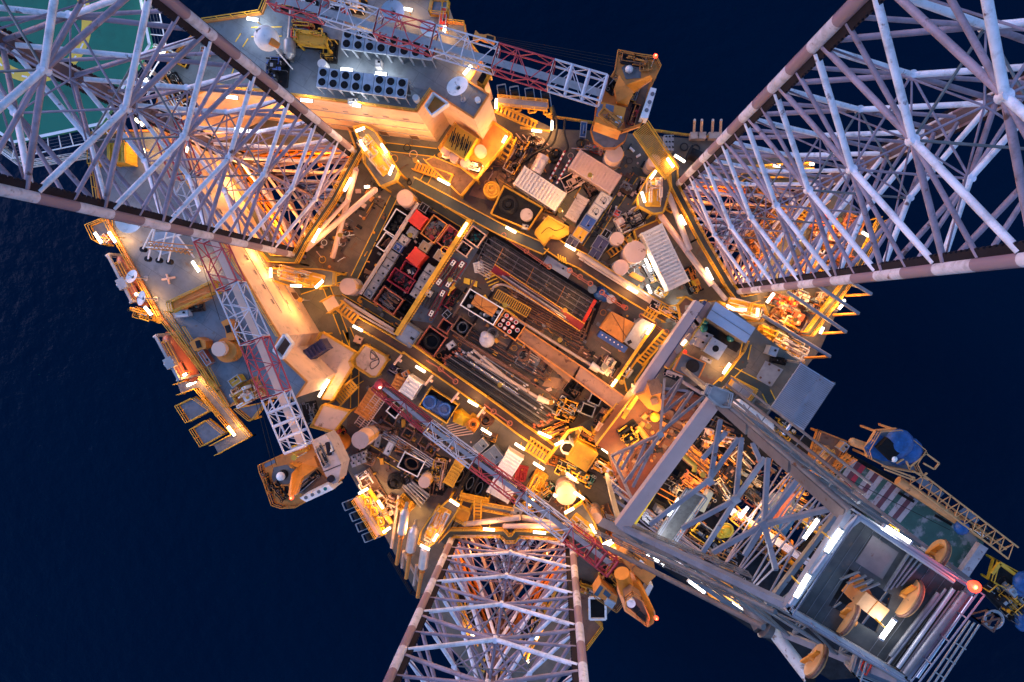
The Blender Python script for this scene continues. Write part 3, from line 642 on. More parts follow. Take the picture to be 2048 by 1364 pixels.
# corner stair tower bits: yellow louvred box and drums terrace below the north block
reg(850, 0)
platform([(100, 1020), (350, 1230), (600, 930), (470, 840), (350, 990), (210, 850)], 4.2, 'yellow-edged terrace with the louvred yellow box under the dish block', 'orange_tan')
c, L, Wd, a = rect(165, 920, 310, 1010, 165, 7.0); t = thing('louvred_box', 'bright yellow box with dark louvres at the foot of the dish block', 'ventilation box', (c.x, c.y, 4.2))
MB().box((c.x, c.y, 5.5), (L, Wd, 2.6), a).build('body', 'yellow', t)
b = MB()
for i in range(16): p = loc2(c, a, -L * .42 + i * L * .056, math.sin(i * 1.7) * .25); b.box((p.x, p.y, 6.82), (.10, Wd * (.45 + .25 * math.sin(i * 2.3)), .06), a + .25)
b.build('louvre', 'dark', t)
for i, (x, y, l) in enumerate([(138, 1033, 'upper left tan drum of the row beside the louvred yellow box'), (198, 1068, 'second tan drum of the row beside the louvred yellow box'), (272, 1108, 'third tan drum of the row beside the louvred yellow box'), (375, 1025, 'wide low tan drum at the foot of the dish block wall')]):
    drum(x, y, 34 if i < 3 else 40, 5.6, 4.2, 'tank_cream', l, 'drum', 'drum', 'drums on the north terrace')
skid(310, 1130, 380, 1150, 60, 4.2, 1.0, 61, 'violet covered winch on the corner of the north terrace', ('navy', 'canvas', 'white'), 1.5)
tube_lamp(528, 975, 556, 925, 6.6, 'short bright tube lamp over the yellow stair by the dish block', e=420)
stairs(600, 930, 530, 1100, 60, 4.2, .8, 'yellow stair down from the dish block to the main deck')
# south block terrace
reg(300, 640)
platform([(1180, 80), (1150, 135), (1100, 200), (1260, 380), (1170, 540), (1250, 545), (1385, 320), (1370, 280), (1410, 220)], 3.2, 'peach terrace with a thick yellow edge round the south corner block', 'wall_cream', open_=(1, 2, 3, 4), thick=.3)
c, L, Wd, a = rect(1085, 200, 1215, 205, 105, 7.5); container(1068, 240, 1180, 165, 75, 6.4, 'navy', 'black roofed cabin with metal trim on the peach terrace', 2.6, None)
tube_lamp(1150, 525, 1222, 405, 5.6, 'tube lamp lying along the end wall of the south corner block', e=240)
stairs(1400, 430, 1280, 560, 70, 3.2, .3, 'yellow stair beside the peach terrace going down to the deck')
platform([(1110, 720), (1190, 570), (1370, 620), (1260, 760)], 3.5, 'sloping cream hatch roof with a yellow edge above the left crane deck', 'wall_cream')
skid(1080, 560, 1110, 700, 110, 1.5, 1.2, 33, 'slate blue plated housing beside the white boom foot', ('slate', 'steel_blue', 'slate'), .8)
# left roof area gear
reg(160, 380)
for x, y, r, tl, l in ((340, 215, 88, (.2, .1), 'wide pale satellite dish right under the lower chord of the left leg'), (362, 595, 50, (-.3, .4), 'small white dish beside the upper lifeboat'), (432, 740, 52, (-.6, .2), 'tilted white dish by the lower end of the upper lifeboat')):
    dish(x, y, r, 16, RZ, l, tl)
# tan braced mast lying over white antenna frame
c = V(580, 330, 15.5); t = thing('antenna_array', 'white antenna frame with dark feet and a tan lattice mast lying across it', 'antenna', (c.x, c.y, RZ)); q = MB()
for i, (a, b) in enumerate((((430, 400), (500, 260)), ((465, 470), (510, 265)), ((535, 480), (590, 290)), ((600, 490), (650, 280)), ((470, 360), (700, 300)), ((450, 390), (700, 400)), ((640, 280), (780, 460)))): q.tube(V(*a, 15.2), V(*b, 16.8), .09, 8)
q.build('frame', 'white', t); MB().prism([V(*p, 15.6) for p in ((500, 290), (660, 280), (720, 400), (560, 440), (480, 380))], 15.5, 15.6).build('panel', 'galv_blue', t); q = MB()
for k in range(9):
    s = k / 9; a, b = V(480 + 270 * s, 360 + 60 * s, 17.2), V(480 + 270 * (s + .11), 390 + 55 * (s + .11), 17.2); q.tube(a, b, .05, 5).tube(V(480 + 270 * s, 385 + 55 * s, 17.2), V(480 + 270 * (s + .11), 350 + 60 * (s + .11), 17.6), .05, 5)
for y in (350, 378, 400): q.tube(V(470, y, 17.2), V(770, y + 30, 17.2), .06, 6)
q.build('mast', 'orange_tan', t)
for x, y in ((430, 405), (462, 470), (538, 480), (610, 490)): MB().cyl(V(x, y, 15), .3, 14.6, 15.2, 10).build('foot', 'dark', t)
MB().path([V(560, 610, 13.62), V(600, 605, 13.9), V(650, 595, 13.62)], .12, 6).path([V(590, 575, 13.62), V(600, 605, 13.9), V(610, 640, 13.62)], .12, 6).build('anchor_bracket', 'tank_cream', None, 'star shaped bracket standing alone on the blue-grey roof deck', 'bracket')
lamp_row([(100, 290, 150, 365), (195, 285, 245, 360), (765, 485, 815, 560), (375, 715, 395, 705), (440, 795, 490, 855)], RZ + 1.9, 'along the left roof edge above the upper lifeboat', False, 230)
platform([(625, 765), (930, 620), (935, 700), (640, 835)], RZ + 1.2, 'orange ramp walkway stepping between the two left roof decks', 'orange', RZ)
stairs(900, 715, 670, 815, 45, RZ + 1.2, RZ, 'orange stair treads on the ramp between the left roof decks', 'orange')
crate(640, 850, 740, 840, 50, 14.5, 'white', 'white locker next to the dark green tank on the left roof deck', .9, group='white roof cabinets')
skid(760, 800, 850, 790, 65, RZ, 1.0, 8, 'dark green tank in a brown tray on the left roof deck', ('teal', 'dark', 'brown'), 1.5, 'brown')
# orange turntable, orange davit arms
c = V(975, 1095, 15.5); t = thing('capstan', 'orange ringed capstan with a pale round lid on the left roof deck', 'capstan', (c.x, c.y, RZ))
MB().cyl(c, M_(88, 15), RZ, 14.6, 30).cyl(V(1000, 1095, 15.4), M_(66, 15), 14.6, 15.2, 26).build('drum', 'orange', t); MB().cyl(V(945, 1085, 15.9), M_(52, 15.9), 14.6, 15.9, 26).build('lid', 'tank_cream', t)
for pts, l in (([(960, 900), (1000, 880), (1040, 900), (1030, 950), (1055, 1020), (1000, 1030), (990, 950)], 'orange davit arm bolted upright beside the white boom section'), ([(745, 1040), (800, 1005), (855, 1030), (860, 1080), (780, 1100)], 'orange box fairlead at the lower lifeboat rail')):
    P = [V(x, y, 15.2) for x, y in pts]; t = thing('davit_arm', l, 'davit', (P[0].x, P[0].y, RZ)); MB().prism(P, RZ, 15.2).build('body', 'orange', t); c = sum(P, Vector()) / len(P); MB().box((c.x, c.y, 15.25), (.5, .8, .1), .3).build('recess', 'dark', t)
crate(820, 1100, 880, 1190, 45, 14.6, 'lifeboat', 'red orange locker against the lower lifeboat rail', 1.0, group='lockers at the lifeboat rail')
reg(300, 640)
crate(545, 440, 610, 395, 60, 15, 'yellow', 'yellow cabinet at the lower end of the left roof deck', 1.4, group='lockers at the lifeboat rail')
skid(590, 540, 760, 440, 130, RZ, 1.8, 12, 'peach winch housing with pale pipes at the lower end of the left roof', ('wall_cream', 'white', 'yellow', 'tank_cream'), 1.0, 'orange_tan')
platform([(600, 600), (790, 560), (800, 560), (710, 680), (690, 675)], 9, 'dark hexagonal platform hanging over the sea below the left roof', 'slate', 7)
# outboard escape platforms with two hanging slate decks
walkway([(200, 470), (340, 420), (640, 780), (450, 880)], 75, 7.5, 'yellow railed escape walkway outboard of the lower lifeboat', z0=6.5)
for P, l in (([(200, 580), (310, 525), (430, 610), (272, 693)], 'upper of the two slate decks hanging off the escape walkway'), ([(297, 740), (405, 675), (520, 770), (370, 855)], 'lower of the two slate decks hanging off the escape walkway')): platform(P, 4.5, l, 'slate', 4)
lamp_row([(250, 450, 320, 415), (530, 725, 580, 790)], 9.4, 'on the escape walkway by the lower lifeboat', False, 300)
skid(380, 480, 480, 640, 60, 5, 1.8, 13, 'yellow stair cage linking the escape walkway to its hanging decks', ('yellow', 'yellow_deep', 'yellow'), 1.4, 'yellow')
# ---------------------------------------------------------------- helideck
reg(0, 0)
HZ = 18.5; c = V(232, 148, HZ); R = M_(860, HZ); t = thing('helideck', 'green helideck with a yellow ring at the upper left seen through the leg', 'helideck', (c.x, c.y, RZ))
def ngon(c, r, n, a0): return [Vector((c[0] + r * math.cos(a0 - 2 * math.pi * k / n), c[1] + r * math.sin(a0 - 2 * math.pi * k / n), c[2])) for k in range(n)]
a0 = math.radians(-12); oc = ngon(c, R, 8, a0); MB().prism(oc, HZ - .4, HZ).build('floor', 'green_deck', t)
def annulus(m, c, r0, r1, z, a=0, b=360, n=64, nm='ring_marking'):
    q = MB(); 
    for k in range(n):
        u = [math.radians(a + (b - a) * (k + s) / n) for s in (0, 1)]
        q.add([(c.x + r * math.cos(v), c.y + r * math.sin(v), z) for r, v in ((r0, u[0]), (r1, u[0]), (r1, u[1]), (r0, u[1]))], [(0, 1, 2, 3)])
    q.build(nm, m, t)
annulus('paint_yellow', c, M_(346, HZ), M_(420, HZ), HZ + .004)
for k in range(24): annulus('white', c, M_(378, HZ), M_(390, HZ), HZ + .008, k * 15, k * 15 + 6, 3, 'ring_dash')
q = MB()
for k in range(8): q.beam(oc[k] * .985 + c * .015 + Vector((0, 0, .008)), oc[(k + 1) % 8] * .985 + c * .015 + Vector((0, 0, .008)), .3, .01)
q.build('edge_line', 'white', t); o2 = ngon(c, R + 1.5, 8, a0); q = MB(); net = MB()
for k in range(8):
    a, b, A, B = oc[k], oc[(k + 1) % 8], o2[k], o2[(k + 1) % 8]; dz = Vector((0, 0, -.25)); q.beam(A + dz, B + dz, .1)
    n = 8
    for i in range(n): q.beam(a.lerp(b, i / n) + dz, A.lerp(B, i / n) + dz, .08)
    for j in range(1, 4): net.beam(a.lerp(A, j / 4) + dz, b.lerp(B, j / 4) + dz, .02)
q.build('net_frame', 'white', t); net.build('safety_net', 'steel', t)
for k in range(0, 8): p = c + (oc[k] - c) * .7; MB().tube((p.x, p.y, HZ - .4), ((p.x + c.x) / 2, (p.y + c.y) / 2, 2), .25, 8).build('support', 'white', t)
lamp_row([(1000, 12, 1030, 30), (1080, 360, 1120, 345), (960, 560, 1010, 540)], HZ + .6, 'at the right rim of the helideck', True, 120, .6)
for x, y, w, h, l in ((1410, 250, 60, 50, 'upper'), (1385, 335, 40, 50, 'lower')): crate(x - w / 2, y, x + w / 2, y + 10, h, 15, 'lifeboat', l + ' orange fire box beside the leg chord at the top left', 1.2, group='orange fire boxes')
skid(1100, 350, 1290, 440, 60, RZ, 2.0, 14, 'yellow stair head lit at the right rim of the helideck', ('yellow', 'white', 'yellow'), 1.2)
skid(1150, 530, 1290, 760, 130, RZ, 1.6, 15, 'tan machinery with pale pipes seen through the left leg', ('orange_tan', 'white', 'steel', 'dark'), 1.2)
skid(1120, 780, 1190, 880, 60, RZ, 1.2, 16, 'red fire pump seen through the left leg', ('red', 'red', 'crimson', 'yellow'), 1.4)
container(730, 1040, 850, 1040, 130, 16, 'yellow', 'yellow cabin with a railing under the left leg below the helideck', 2.3, None)
platform([(640, 920), (860, 900), (880, 1080), (640, 1130)], RZ + 1, 'railed yellow landing around the yellow cabin under the left leg', 'grating', RZ)
lamp_row([(920, 810, 980, 860), (950, 1000, 1000, 1040), (1280, 1000, 1265, 1040), (1430, 860, 1460, 880)], RZ + 2, 'seen through the left leg on the quarters roof', False, 200)
skid(0, 920, 30, 990, 60, 12, 1.5, 17, 'lit yellow stair landing at the far left edge below the helideck', ('yellow', 'white'), 1.6)
walkway([(0, 1000), (180, 1130), (620, 1060)], 26, 12, 'thin white inspection walkway under the helideck edge', 'teal', z0=11, rm='white')
# ---------------------------------------------------------------- cranes
def boom(t, pts, z0, z1, w0, w1, h, cols, deck='galv', heavy=()):
    """lattice boom through centre points (photo pixels) as coloured sections"""
    n = len(pts); P = []
    for i, (x, y) in enumerate(pts): P.append(V(x, y, z0 + (z1 - z0) * i / (n - 1)))
    Ls = [0]
    for a, b in zip(P, P[1:]): Ls.append(Ls[-1] + (b - a).length)
    wd = lambda s: w0 + (w1 - w0) * s / Ls[-1]
    for i in range(n - 1):
        a, b = P[i], P[i + 1]; d = (b - a).normalized(); nn = Vector((-d.y, d.x, 0)).normalized(); L = (b - a).length; k = max(2, round(L / 1.7)); q = MB(); wk = MB(); r = .11 if i in heavy else .085
        def C(s, sx, sz):
            p = a.lerp(b, s); hh = h * (wd(Ls[i] + L * s) / w0) ** .5; return p + nn * (wd(Ls[i] + L * s) / 2 * sx) + Vector((0, 0, sz * hh / 2))
        for sx in (-1, 1):
            for sz in (-1, 1): q.tube(C(0, sx, sz), C(1, sx, sz), r, 7)
        for j in range(k):
            s0, s1 = j / k, (j + 1) / k; f = 1 if j % 2 else -1
            for sz in (-1, 1): q.tube(C(s0, f, sz), C(s1, -f, sz), .05, 5)
            for sx in (-1, 1): q.tube(C(s0, sx, f), C(s1, sx, -f), .05, 5)
            if j % 2 == 0 or i in heavy:
                for sz in (-1, 1): q.tube(C(s0, -1, sz), C(s0, 1, sz), .055 if i not in heavy else .16, 6)
        for s in (0, 1):
            for sz in (-1, 1): q.tube(C(s, -1, sz), C(s, 1, sz), .1, 6)
            for sx in (-1, 1): q.tube(C(s, sx, -1), C(s, sx, 1), .07, 6)
        sec = q.build('boom_section', cols[i], t)
        wk.add([C(0, -.3, -.8), C(0, .3, -.8), C(1, .3, -.8), C(1, -.3, -.8)], [(0, 1, 2, 3)]); wk.build('boom_walkway', deck, sec)
    return P
def rope(pts, lab, r=.03):
    q = MB(); q.path(pts, r, 5); q.build('wire_rope', 'dark', None, lab, 'wire rope')
def poly(t, nm, pts, z0, z1, m, rail=None, ms=None):
    P = [V(x, y, z1) for x, y in pts]; o = MB().prism(P, z0, z1).build(nm, m, t)
    if rail: MB().rail(P, closed=True, r=.04).build('railing', rail, t)
    return P
def cab_windows(t, par, pts, z, m='glass_blue'):
    MB().prism([V(x, y, z) for x, y in pts], z - .02, z + .03).build('window', m, par)
def beacon(t, x, y, z, h=1.6, e=60):
    c = V(x, y, z); MB().cyl(c, .04, z - h, z - .1, 6).cyl(c, .09, z - .12, z - .08, 8).build('beacon_mast', 'galv', t); MB().dome(c, .22, .28, 12, 4, full=True).build('beacon', 'beacon', t); light(t, c + Vector((0, 0, .35)), e, (1, .1, .05), .1)
def disc(t, nm, x, y, r, z0, z1, m): MB().cyl(V(x, y, z1), M_(r, z1), z0, z1, 24).build(nm, m, t)
# left crane
reg(500, 860, 8.527); t = thing('deck_crane', 'orange pedestal crane overhanging the sea at the lower left with its boom stretched up left', 'crane', (V(850, 700, 0).x, V(850, 700, 0).y, 0), 'pedestal cranes of the rig')
poly(t, 'slew_deck', [(205, 570), (470, 450), (1060, 180), (1350, 50), (1480, 90), (1560, 370), (1650, 560), (1580, 840), (1500, 900), (830, 1280), (590, 1290), (430, 1240), (305, 870), (230, 690)], 14.6, 15.2, 'orange_tan', 'orange')
disc(t, 'pedestal', 900, 600, 190, -4, 14.6, 'orange'); MB().beam(V(900, 600, 2), V(1500, 600, -1), 2.6, 4).build('pedestal_bracket', 'brown', t)
poly(t, 'floor_plate', [(400, 640), (620, 590), (760, 680), (690, 900), (430, 1010), (370, 800)], 15.2, 15.24, 'grating'); poly(t, 'walk_grating', [(240, 580), (420, 500), (430, 560), (260, 640)], 15.2, 15.25, 'slate')
poly(t, 'engine_deck', [(840, 1060), (1240, 760), (1340, 870), (900, 1110)], 15.2, 15.26, 'brown')
poly(t, 'machinery_house', [(1045, 190), (1290, 80), (1380, 200), (1560, 590), (1500, 880), (1420, 930), (1290, 780), (1100, 330)], 15.2, 18.2, 'crane_house')
for a, b in (((1110, 335), (1300, 245)), ((1250, 715), (1555, 590)), ((1180, 475), (1450, 350))): MB().beam(V(*a, 18.23), V(*b, 18.23), .08, .05).build('roof_seam', 'dark', t)
disc(t, 'exhaust_hood', 1370, 840, 62, 18.2, 18.6, 'leg_dark'); poly(t, 'exhaust_box', [(1290, 290), (1350, 270), (1390, 370), (1330, 390)], 18.2, 18.9, 'white')
a = V(1360, 420, 18.6); MB().tube(V(1320, 220, 19), a, .25, 10).build('exhaust_pipe', 'leg_dark', t)
P = [V(*p, 18.5) for p in ((845, 1160), (1330, 930), (1430, 1010), (960, 1230))]; MB().prism(P, 15.4, 18.5).build('cooler', 'white', t)
for k in range(4): disc(t, 'cooler_cap', 950 + k * 110, 1155 - k * 50, 30, 18.5, 18.6, 'steel' if k != 3 else 'teal')
def gantry(t, pts, zl, zh, peak):
    P = [V(x, y, z) for x, y, z in pts]; q = MB(); n = len(P); lo = [Vector((p.x, p.y, p.z - .7)) for p in P]
    q.add(P, [tuple(range(n))]); q.add(lo, [tuple(range(n))[::-1]]); q.add(P + lo, [(i, n + i, n + (i + 1) % n, (i + 1) % n) for i in range(n)]); q.build('gantry', 'orange', t)
gantry(t, [(660, 570, 17), (880, 580, 17.5), (1090, 450, 17.5), (1160, 630, 17.5), (880, 820, 19), (790, 1100, 21), (700, 1170, 21.5), (650, 1100, 21), (710, 740, 19.5), (800, 640, 18.5)], 17, 21, 0)
MB().tube(V(700, 1130, 21), V(760, 900, 15.2), .2, 8).build('gantry_strut', 'orange', t); MB().tube(V(1120, 560, 17), V(1120, 560, 15.2), .3, 8).build('gantry_foot', 'orange', t); MB().tube(V(720, 610, 16.6), V(720, 610, 15.2), .3, 8).build('gantry_foot', 'orange', t)
c = V(530, 780, 16); MB().cyl(c, M_(85, 16), 15.2, 15.8, 20).build('winch', 'dark', t); MB().dome(V(525, 790, 15.9), .5, .4, 14, 4).build('vent_dome', 'white', t)
for x, y in ((500, 1050), (600, 1020)): MB().ring(V(x, y, 15.5), .7, .08, 4).build('hatch_frame', 'orange_tan', t); MB().box(V(x, y, 15.28), (.9, .9, .08), .4).build('hatch', 'dark', t)
skid(860, 1000, 1180, 720, 110, 15.2, 1.0, 21, 'rusty winch machinery beside the gantry of the left crane', ('brown', 'orange_tan', 'steel', 'yellow'), 1.4)
skid(730, 340, 1010, 270, 130, 15.2, 1.6, 22, 'yellow boom hinge machinery of the left crane', ('yellow', 'dark', 'orange'), 1.4, 'yellow')
beacon(t, 710, 1155, 22.4, e=120); reg(0, 0, 1)
boom(t, [(598, 895), (553, 789), (510, 681), (462, 572), (418, 476), (372, 352), (331, 240), (306, 172)], 18.5, 20.5, 2.5, 2.3, 2.0, ['boom_white', 'boom_red', 'boom_white', 'boom_red', 'boom_white', 'boom_red', 'boom_white'], heavy=(0,), deck='tank_cream')
for i, (a, b) in enumerate((((470, 640), (545, 935)), ((474, 640), (553, 930)), ((395, 500), (440, 640)))): rope([V(*a, 19), V(*b, 17)], ('left ', 'right ', 'short upper ')[i] + 'black wire rope running beside the left crane boom')
# upper crane
reg(850, 0); t = thing('deck_crane', 'orange crane at the top edge with its long red and white boom pointing left', 'crane', (V(1380, 650, 0).x, V(1380, 650, 0).y, 0), 'pedestal cranes of the rig')
poly(t, 'slew_deck', [(1310, 365), (1430, 390), (1570, 410), (1600, 470), (1530, 620), (1470, 860), (1340, 905), (1150, 850), (1170, 690), (1290, 500)], 14.6, 15.2, 'orange_tan', 'orange')
disc(t, 'pedestal', 1330, 720, 62, 0, 14.6, 'orange_tan')
poly(t, 'floor_plate', [(1400, 420), (1480, 430), (1470, 530), (1370, 540), (1340, 460)], 15.2, 15.24, 'grating'); MB().dome(V(1392, 473, 15.3), .42, .4, 14, 4).build('vent_dome', 'white', t)
poly(t, 'dark_deck', [(1400, 600), (1530, 560), (1460, 850), (1370, 880), (1340, 740)], 15.2, 15.25, 'brown')
gantry(t, [(1325, 510, 18), (1370, 580, 18), (1535, 512, 21), (1552, 535, 21), (1425, 625, 18), (1385, 715, 17), (1310, 700, 17), (1290, 600, 17.5)], 17, 21, 0)
MB().tube(V(1540, 525, 20.6), V(1530, 540, 15.2), .16, 8).build('gantry_strut', 'orange', t); MB().tube(V(1345, 680, 16.6), V(1345, 680, 15.2), .3, 8).build('gantry_foot', 'orange', t)
P = [V(x, y, 17.6) for x, y in ((1190, 690), (1372, 735), (1335, 895), (1158, 830))]; k = MB().prism(P, 14, 17.6).build('operator_cab', 'orange', t)
for pts in ([(1185, 705), (1215, 712), (1195, 800), (1165, 792)], [(1235, 708), (1290, 722), (1283, 765), (1228, 750)]): cab_windows(t, k, pts, 17.6, 'slate')
poly(t, 'roof_hatch', [(1280, 782), (1345, 795), (1335, 845), (1270, 828)], 17.6, 17.8, 'white')
poly(t, 'cooler', [(1540, 595), (1580, 605), (1520, 810), (1468, 800)], 15.2, 17, 'white')
for i in range(3): disc(t, 'cooler_cap', 1552 - i * 20, 640 + i * 55, 13, 17, 17.1, 'steel')
for x, y in ((1495, 455), (1520, 445)): MB().ring(V(x, y, 15.5), .6, .07, 4).build('hatch_frame', 'orange_tan', t)
skid(1400, 690, 1440, 590, 60, 15.2, 1.2, 23, 'winch gear beside the gantry of the upper crane', ('brown', 'yellow', 'steel'), 1.6)
skid(1240, 620, 1290, 560, 100, 15.4, 1.6, 24, 'black boom hinge machinery of the upper crane', ('dark', 'black', 'steel'), 1.4)
beacon(t, 1572, 382, 20.5, 3, e=120)
b = thing('pedestal_platform', 'orange railed ring platform round the upper crane pedestal', 'platform', (V(1260, 920, 0).x, V(1260, 920, 0).y, 0)); oc = ngon(V(1255, 900, 6), M_(125, 6), 10, 0); MB().prism(oc, 5.85, 6).build('floor', 'grating', b); MB().rail(oc, closed=True).build('railing', 'orange', b)
reg(0, 0, 1)
boom(t, [(1206, 182), (1102, 151), (992, 118), (868, 82), (757, 50), (648, 18), (547, -10)], 18.5, 20, 2.6, 2.3, 2.0, ['boom_white', 'boom_red', 'boom_white', 'boom_red', 'boom_white', 'boom_red'], heavy=(0,))
reg(850, 0)
for k in range(4): rope([V(480, 250 + 12 * k, 17), V(1300, 390 + 22 * k, 20)], ORD[k] + ' hoist rope from the top above the upper crane boom', .02)
c = V(410, 255, 18.6); t = thing('crane_hook_rest', 'orange boom rest sticking out over the sea above the upper boom', 'boom rest', (c.x, c.y, RZ))
MB().prism([V(x, y, 16) for x, y in ((325, 260), (345, 205), (370, 230), (400, 235), (430, 230), (480, 250), (470, 292), (400, 275), (370, 262), (350, 280))], 15.4, 16).build('arm', 'orange_tan', t); MB().prism([V(x, y, 16.03) for x, y in ((420, 240), (470, 250), (465, 285), (415, 270))], 15.9, 16.05).build('recess', 'dark', t)
# lower crane
reg(1000, 900); t = thing('deck_crane', 'orange crane at the bottom right of the hull with a crimson boom foot', 'crane', (V(880, 900, 0).x, V(880, 900, 0).y, 0), 'pedestal cranes of the rig')
poly(t, 'slew_deck', [(760, 750), (830, 740), (1000, 900), (960, 960), (860, 1000), (790, 1080), (640, 980), (690, 860)], 14.6, 15.1, 'brown', 'orange_tan')
disc(t, 'pedestal', 860, 880, 80, -4, 14.6, 'orange'); MB().beam(V(860, 880, -1), V(700, 760, -1), 4, 4).build('pedestal_bracket', 'brown', t)
P = [V(x, y, 18) for x, y in ((880, 650), (930, 700), (960, 700), (1050, 765), (1062, 860), (1000, 920), (900, 830), (828, 745))]; MB().prism(P, 15.1, 18).build('machinery_house', 'orange_tan', t)
for a, b in (((900, 810), (975, 720)), ((840, 740), (890, 670))): MB().beam(V(*a, 18.03), V(*b, 18.03), .08, .05).build('roof_seam', 'brown', t)
poly(t, 'exhaust_box', [(930, 770), (960, 750), (1010, 800), (990, 815)], 18, 18.5, 'white'); poly(t, 'cooler', [(985, 960), (1020, 910), (1045, 930), (1010, 1000)], 15.1, 16.6, 'white')
MB().tube(V(830, 840, 19.5), V(875, 980, 17.5), M_(52, 18), 20).build('boom_hinge_drum', 'orange', t)
gantry(t, [(800, 900, 17), (900, 830, 17.2), (960, 900, 18), (1060, 1110, 21), (1050, 1180, 21), (1010, 1210, 21), (850, 1100, 19), (800, 960, 17.5)], 17, 21, 0)
poly(t, 'gantry_platform', [(850, 1000), (900, 960), (960, 1000), (1010, 1110), (990, 1170), (930, 1120), (855, 1060)], 19.4, 21.2, 'brown', 'orange_tan'); MB().cyl(V(893, 1040, 21.5), .42, 21.2, 21.8, 16).build('winch', 'white', t)
for x, y in ((925, 1080), (960, 1125), (985, 1165)): MB().box(V(x, y, 21.28), (.7, .55, .12), -.8).build('hatch', 'dark', t)
for x, y, z in ((1030, 1150, 20.4), (960, 1050, 19), (840, 1000, 17)): MB().tube(V(x, y, z), V(x - 30, y - 60, 15.1), .16, 8).build('gantry_strut', 'orange', t)
P = [V(x, y, 17.4) for x, y in ((690, 910), (803, 1000), (790, 1060), (640, 990))]; k = MB().prism(P, 14.6, 17.4).build('operator_cab', 'orange_tan', t)
for pts in ([(683, 920), (705, 940), (665, 1000), (640, 985)], [(718, 950), (758, 985), (740, 1012), (702, 980)]): cab_windows(t, k, pts, 17.4)
poly(t, 'roof_hatch', [(735, 1015), (790, 1045), (765, 1085), (712, 1050)], 16.6, 17.8, 'galv_blue')
beacon(t, 1066, 1146, 22.6, e=90); reg(0, 0, 1)
boom(t, [(1224, 1133), (1180, 1098), (1135, 1065), (1042, 992), (948, 922), (856, 853), (753, 768)], 16.5, 13.0, 2.0, 1.35, 1.5, ['crimson', 'boom_red', 'boom_white', 'boom_red', 'boom_white', 'crimson'], heavy=(0,))
P = [V(756, 768, 13.5), V(748, 762, 13)]; drum(757, 771, 9, 14, 12.6, 'crimson', 'crimson boom tip head with a small lamp over the deck', 'boom head', 'boom_head')
c = V(760, 775, 14.2); t = thing('tip_lamp', 'small lamp burning on the tip of the crimson boom', 'lamp', (c.x, c.y, 14)); MB().dome(c, .12, .12, 10, 3, full=True).build('bulb', 'tube_on', t); light(t, c + Vector((0, 0, .4)), 12, WARM, .1)
for i in range(3): rope([V(770 + i * 5, 775, 14.5), V(1215 + i * 4, 1115, 18.5)], ('upper', 'middle', 'lower')[i] + ' hoist rope along the top of the lower crane boom', .025)
c = V(1262, 1046, 14)
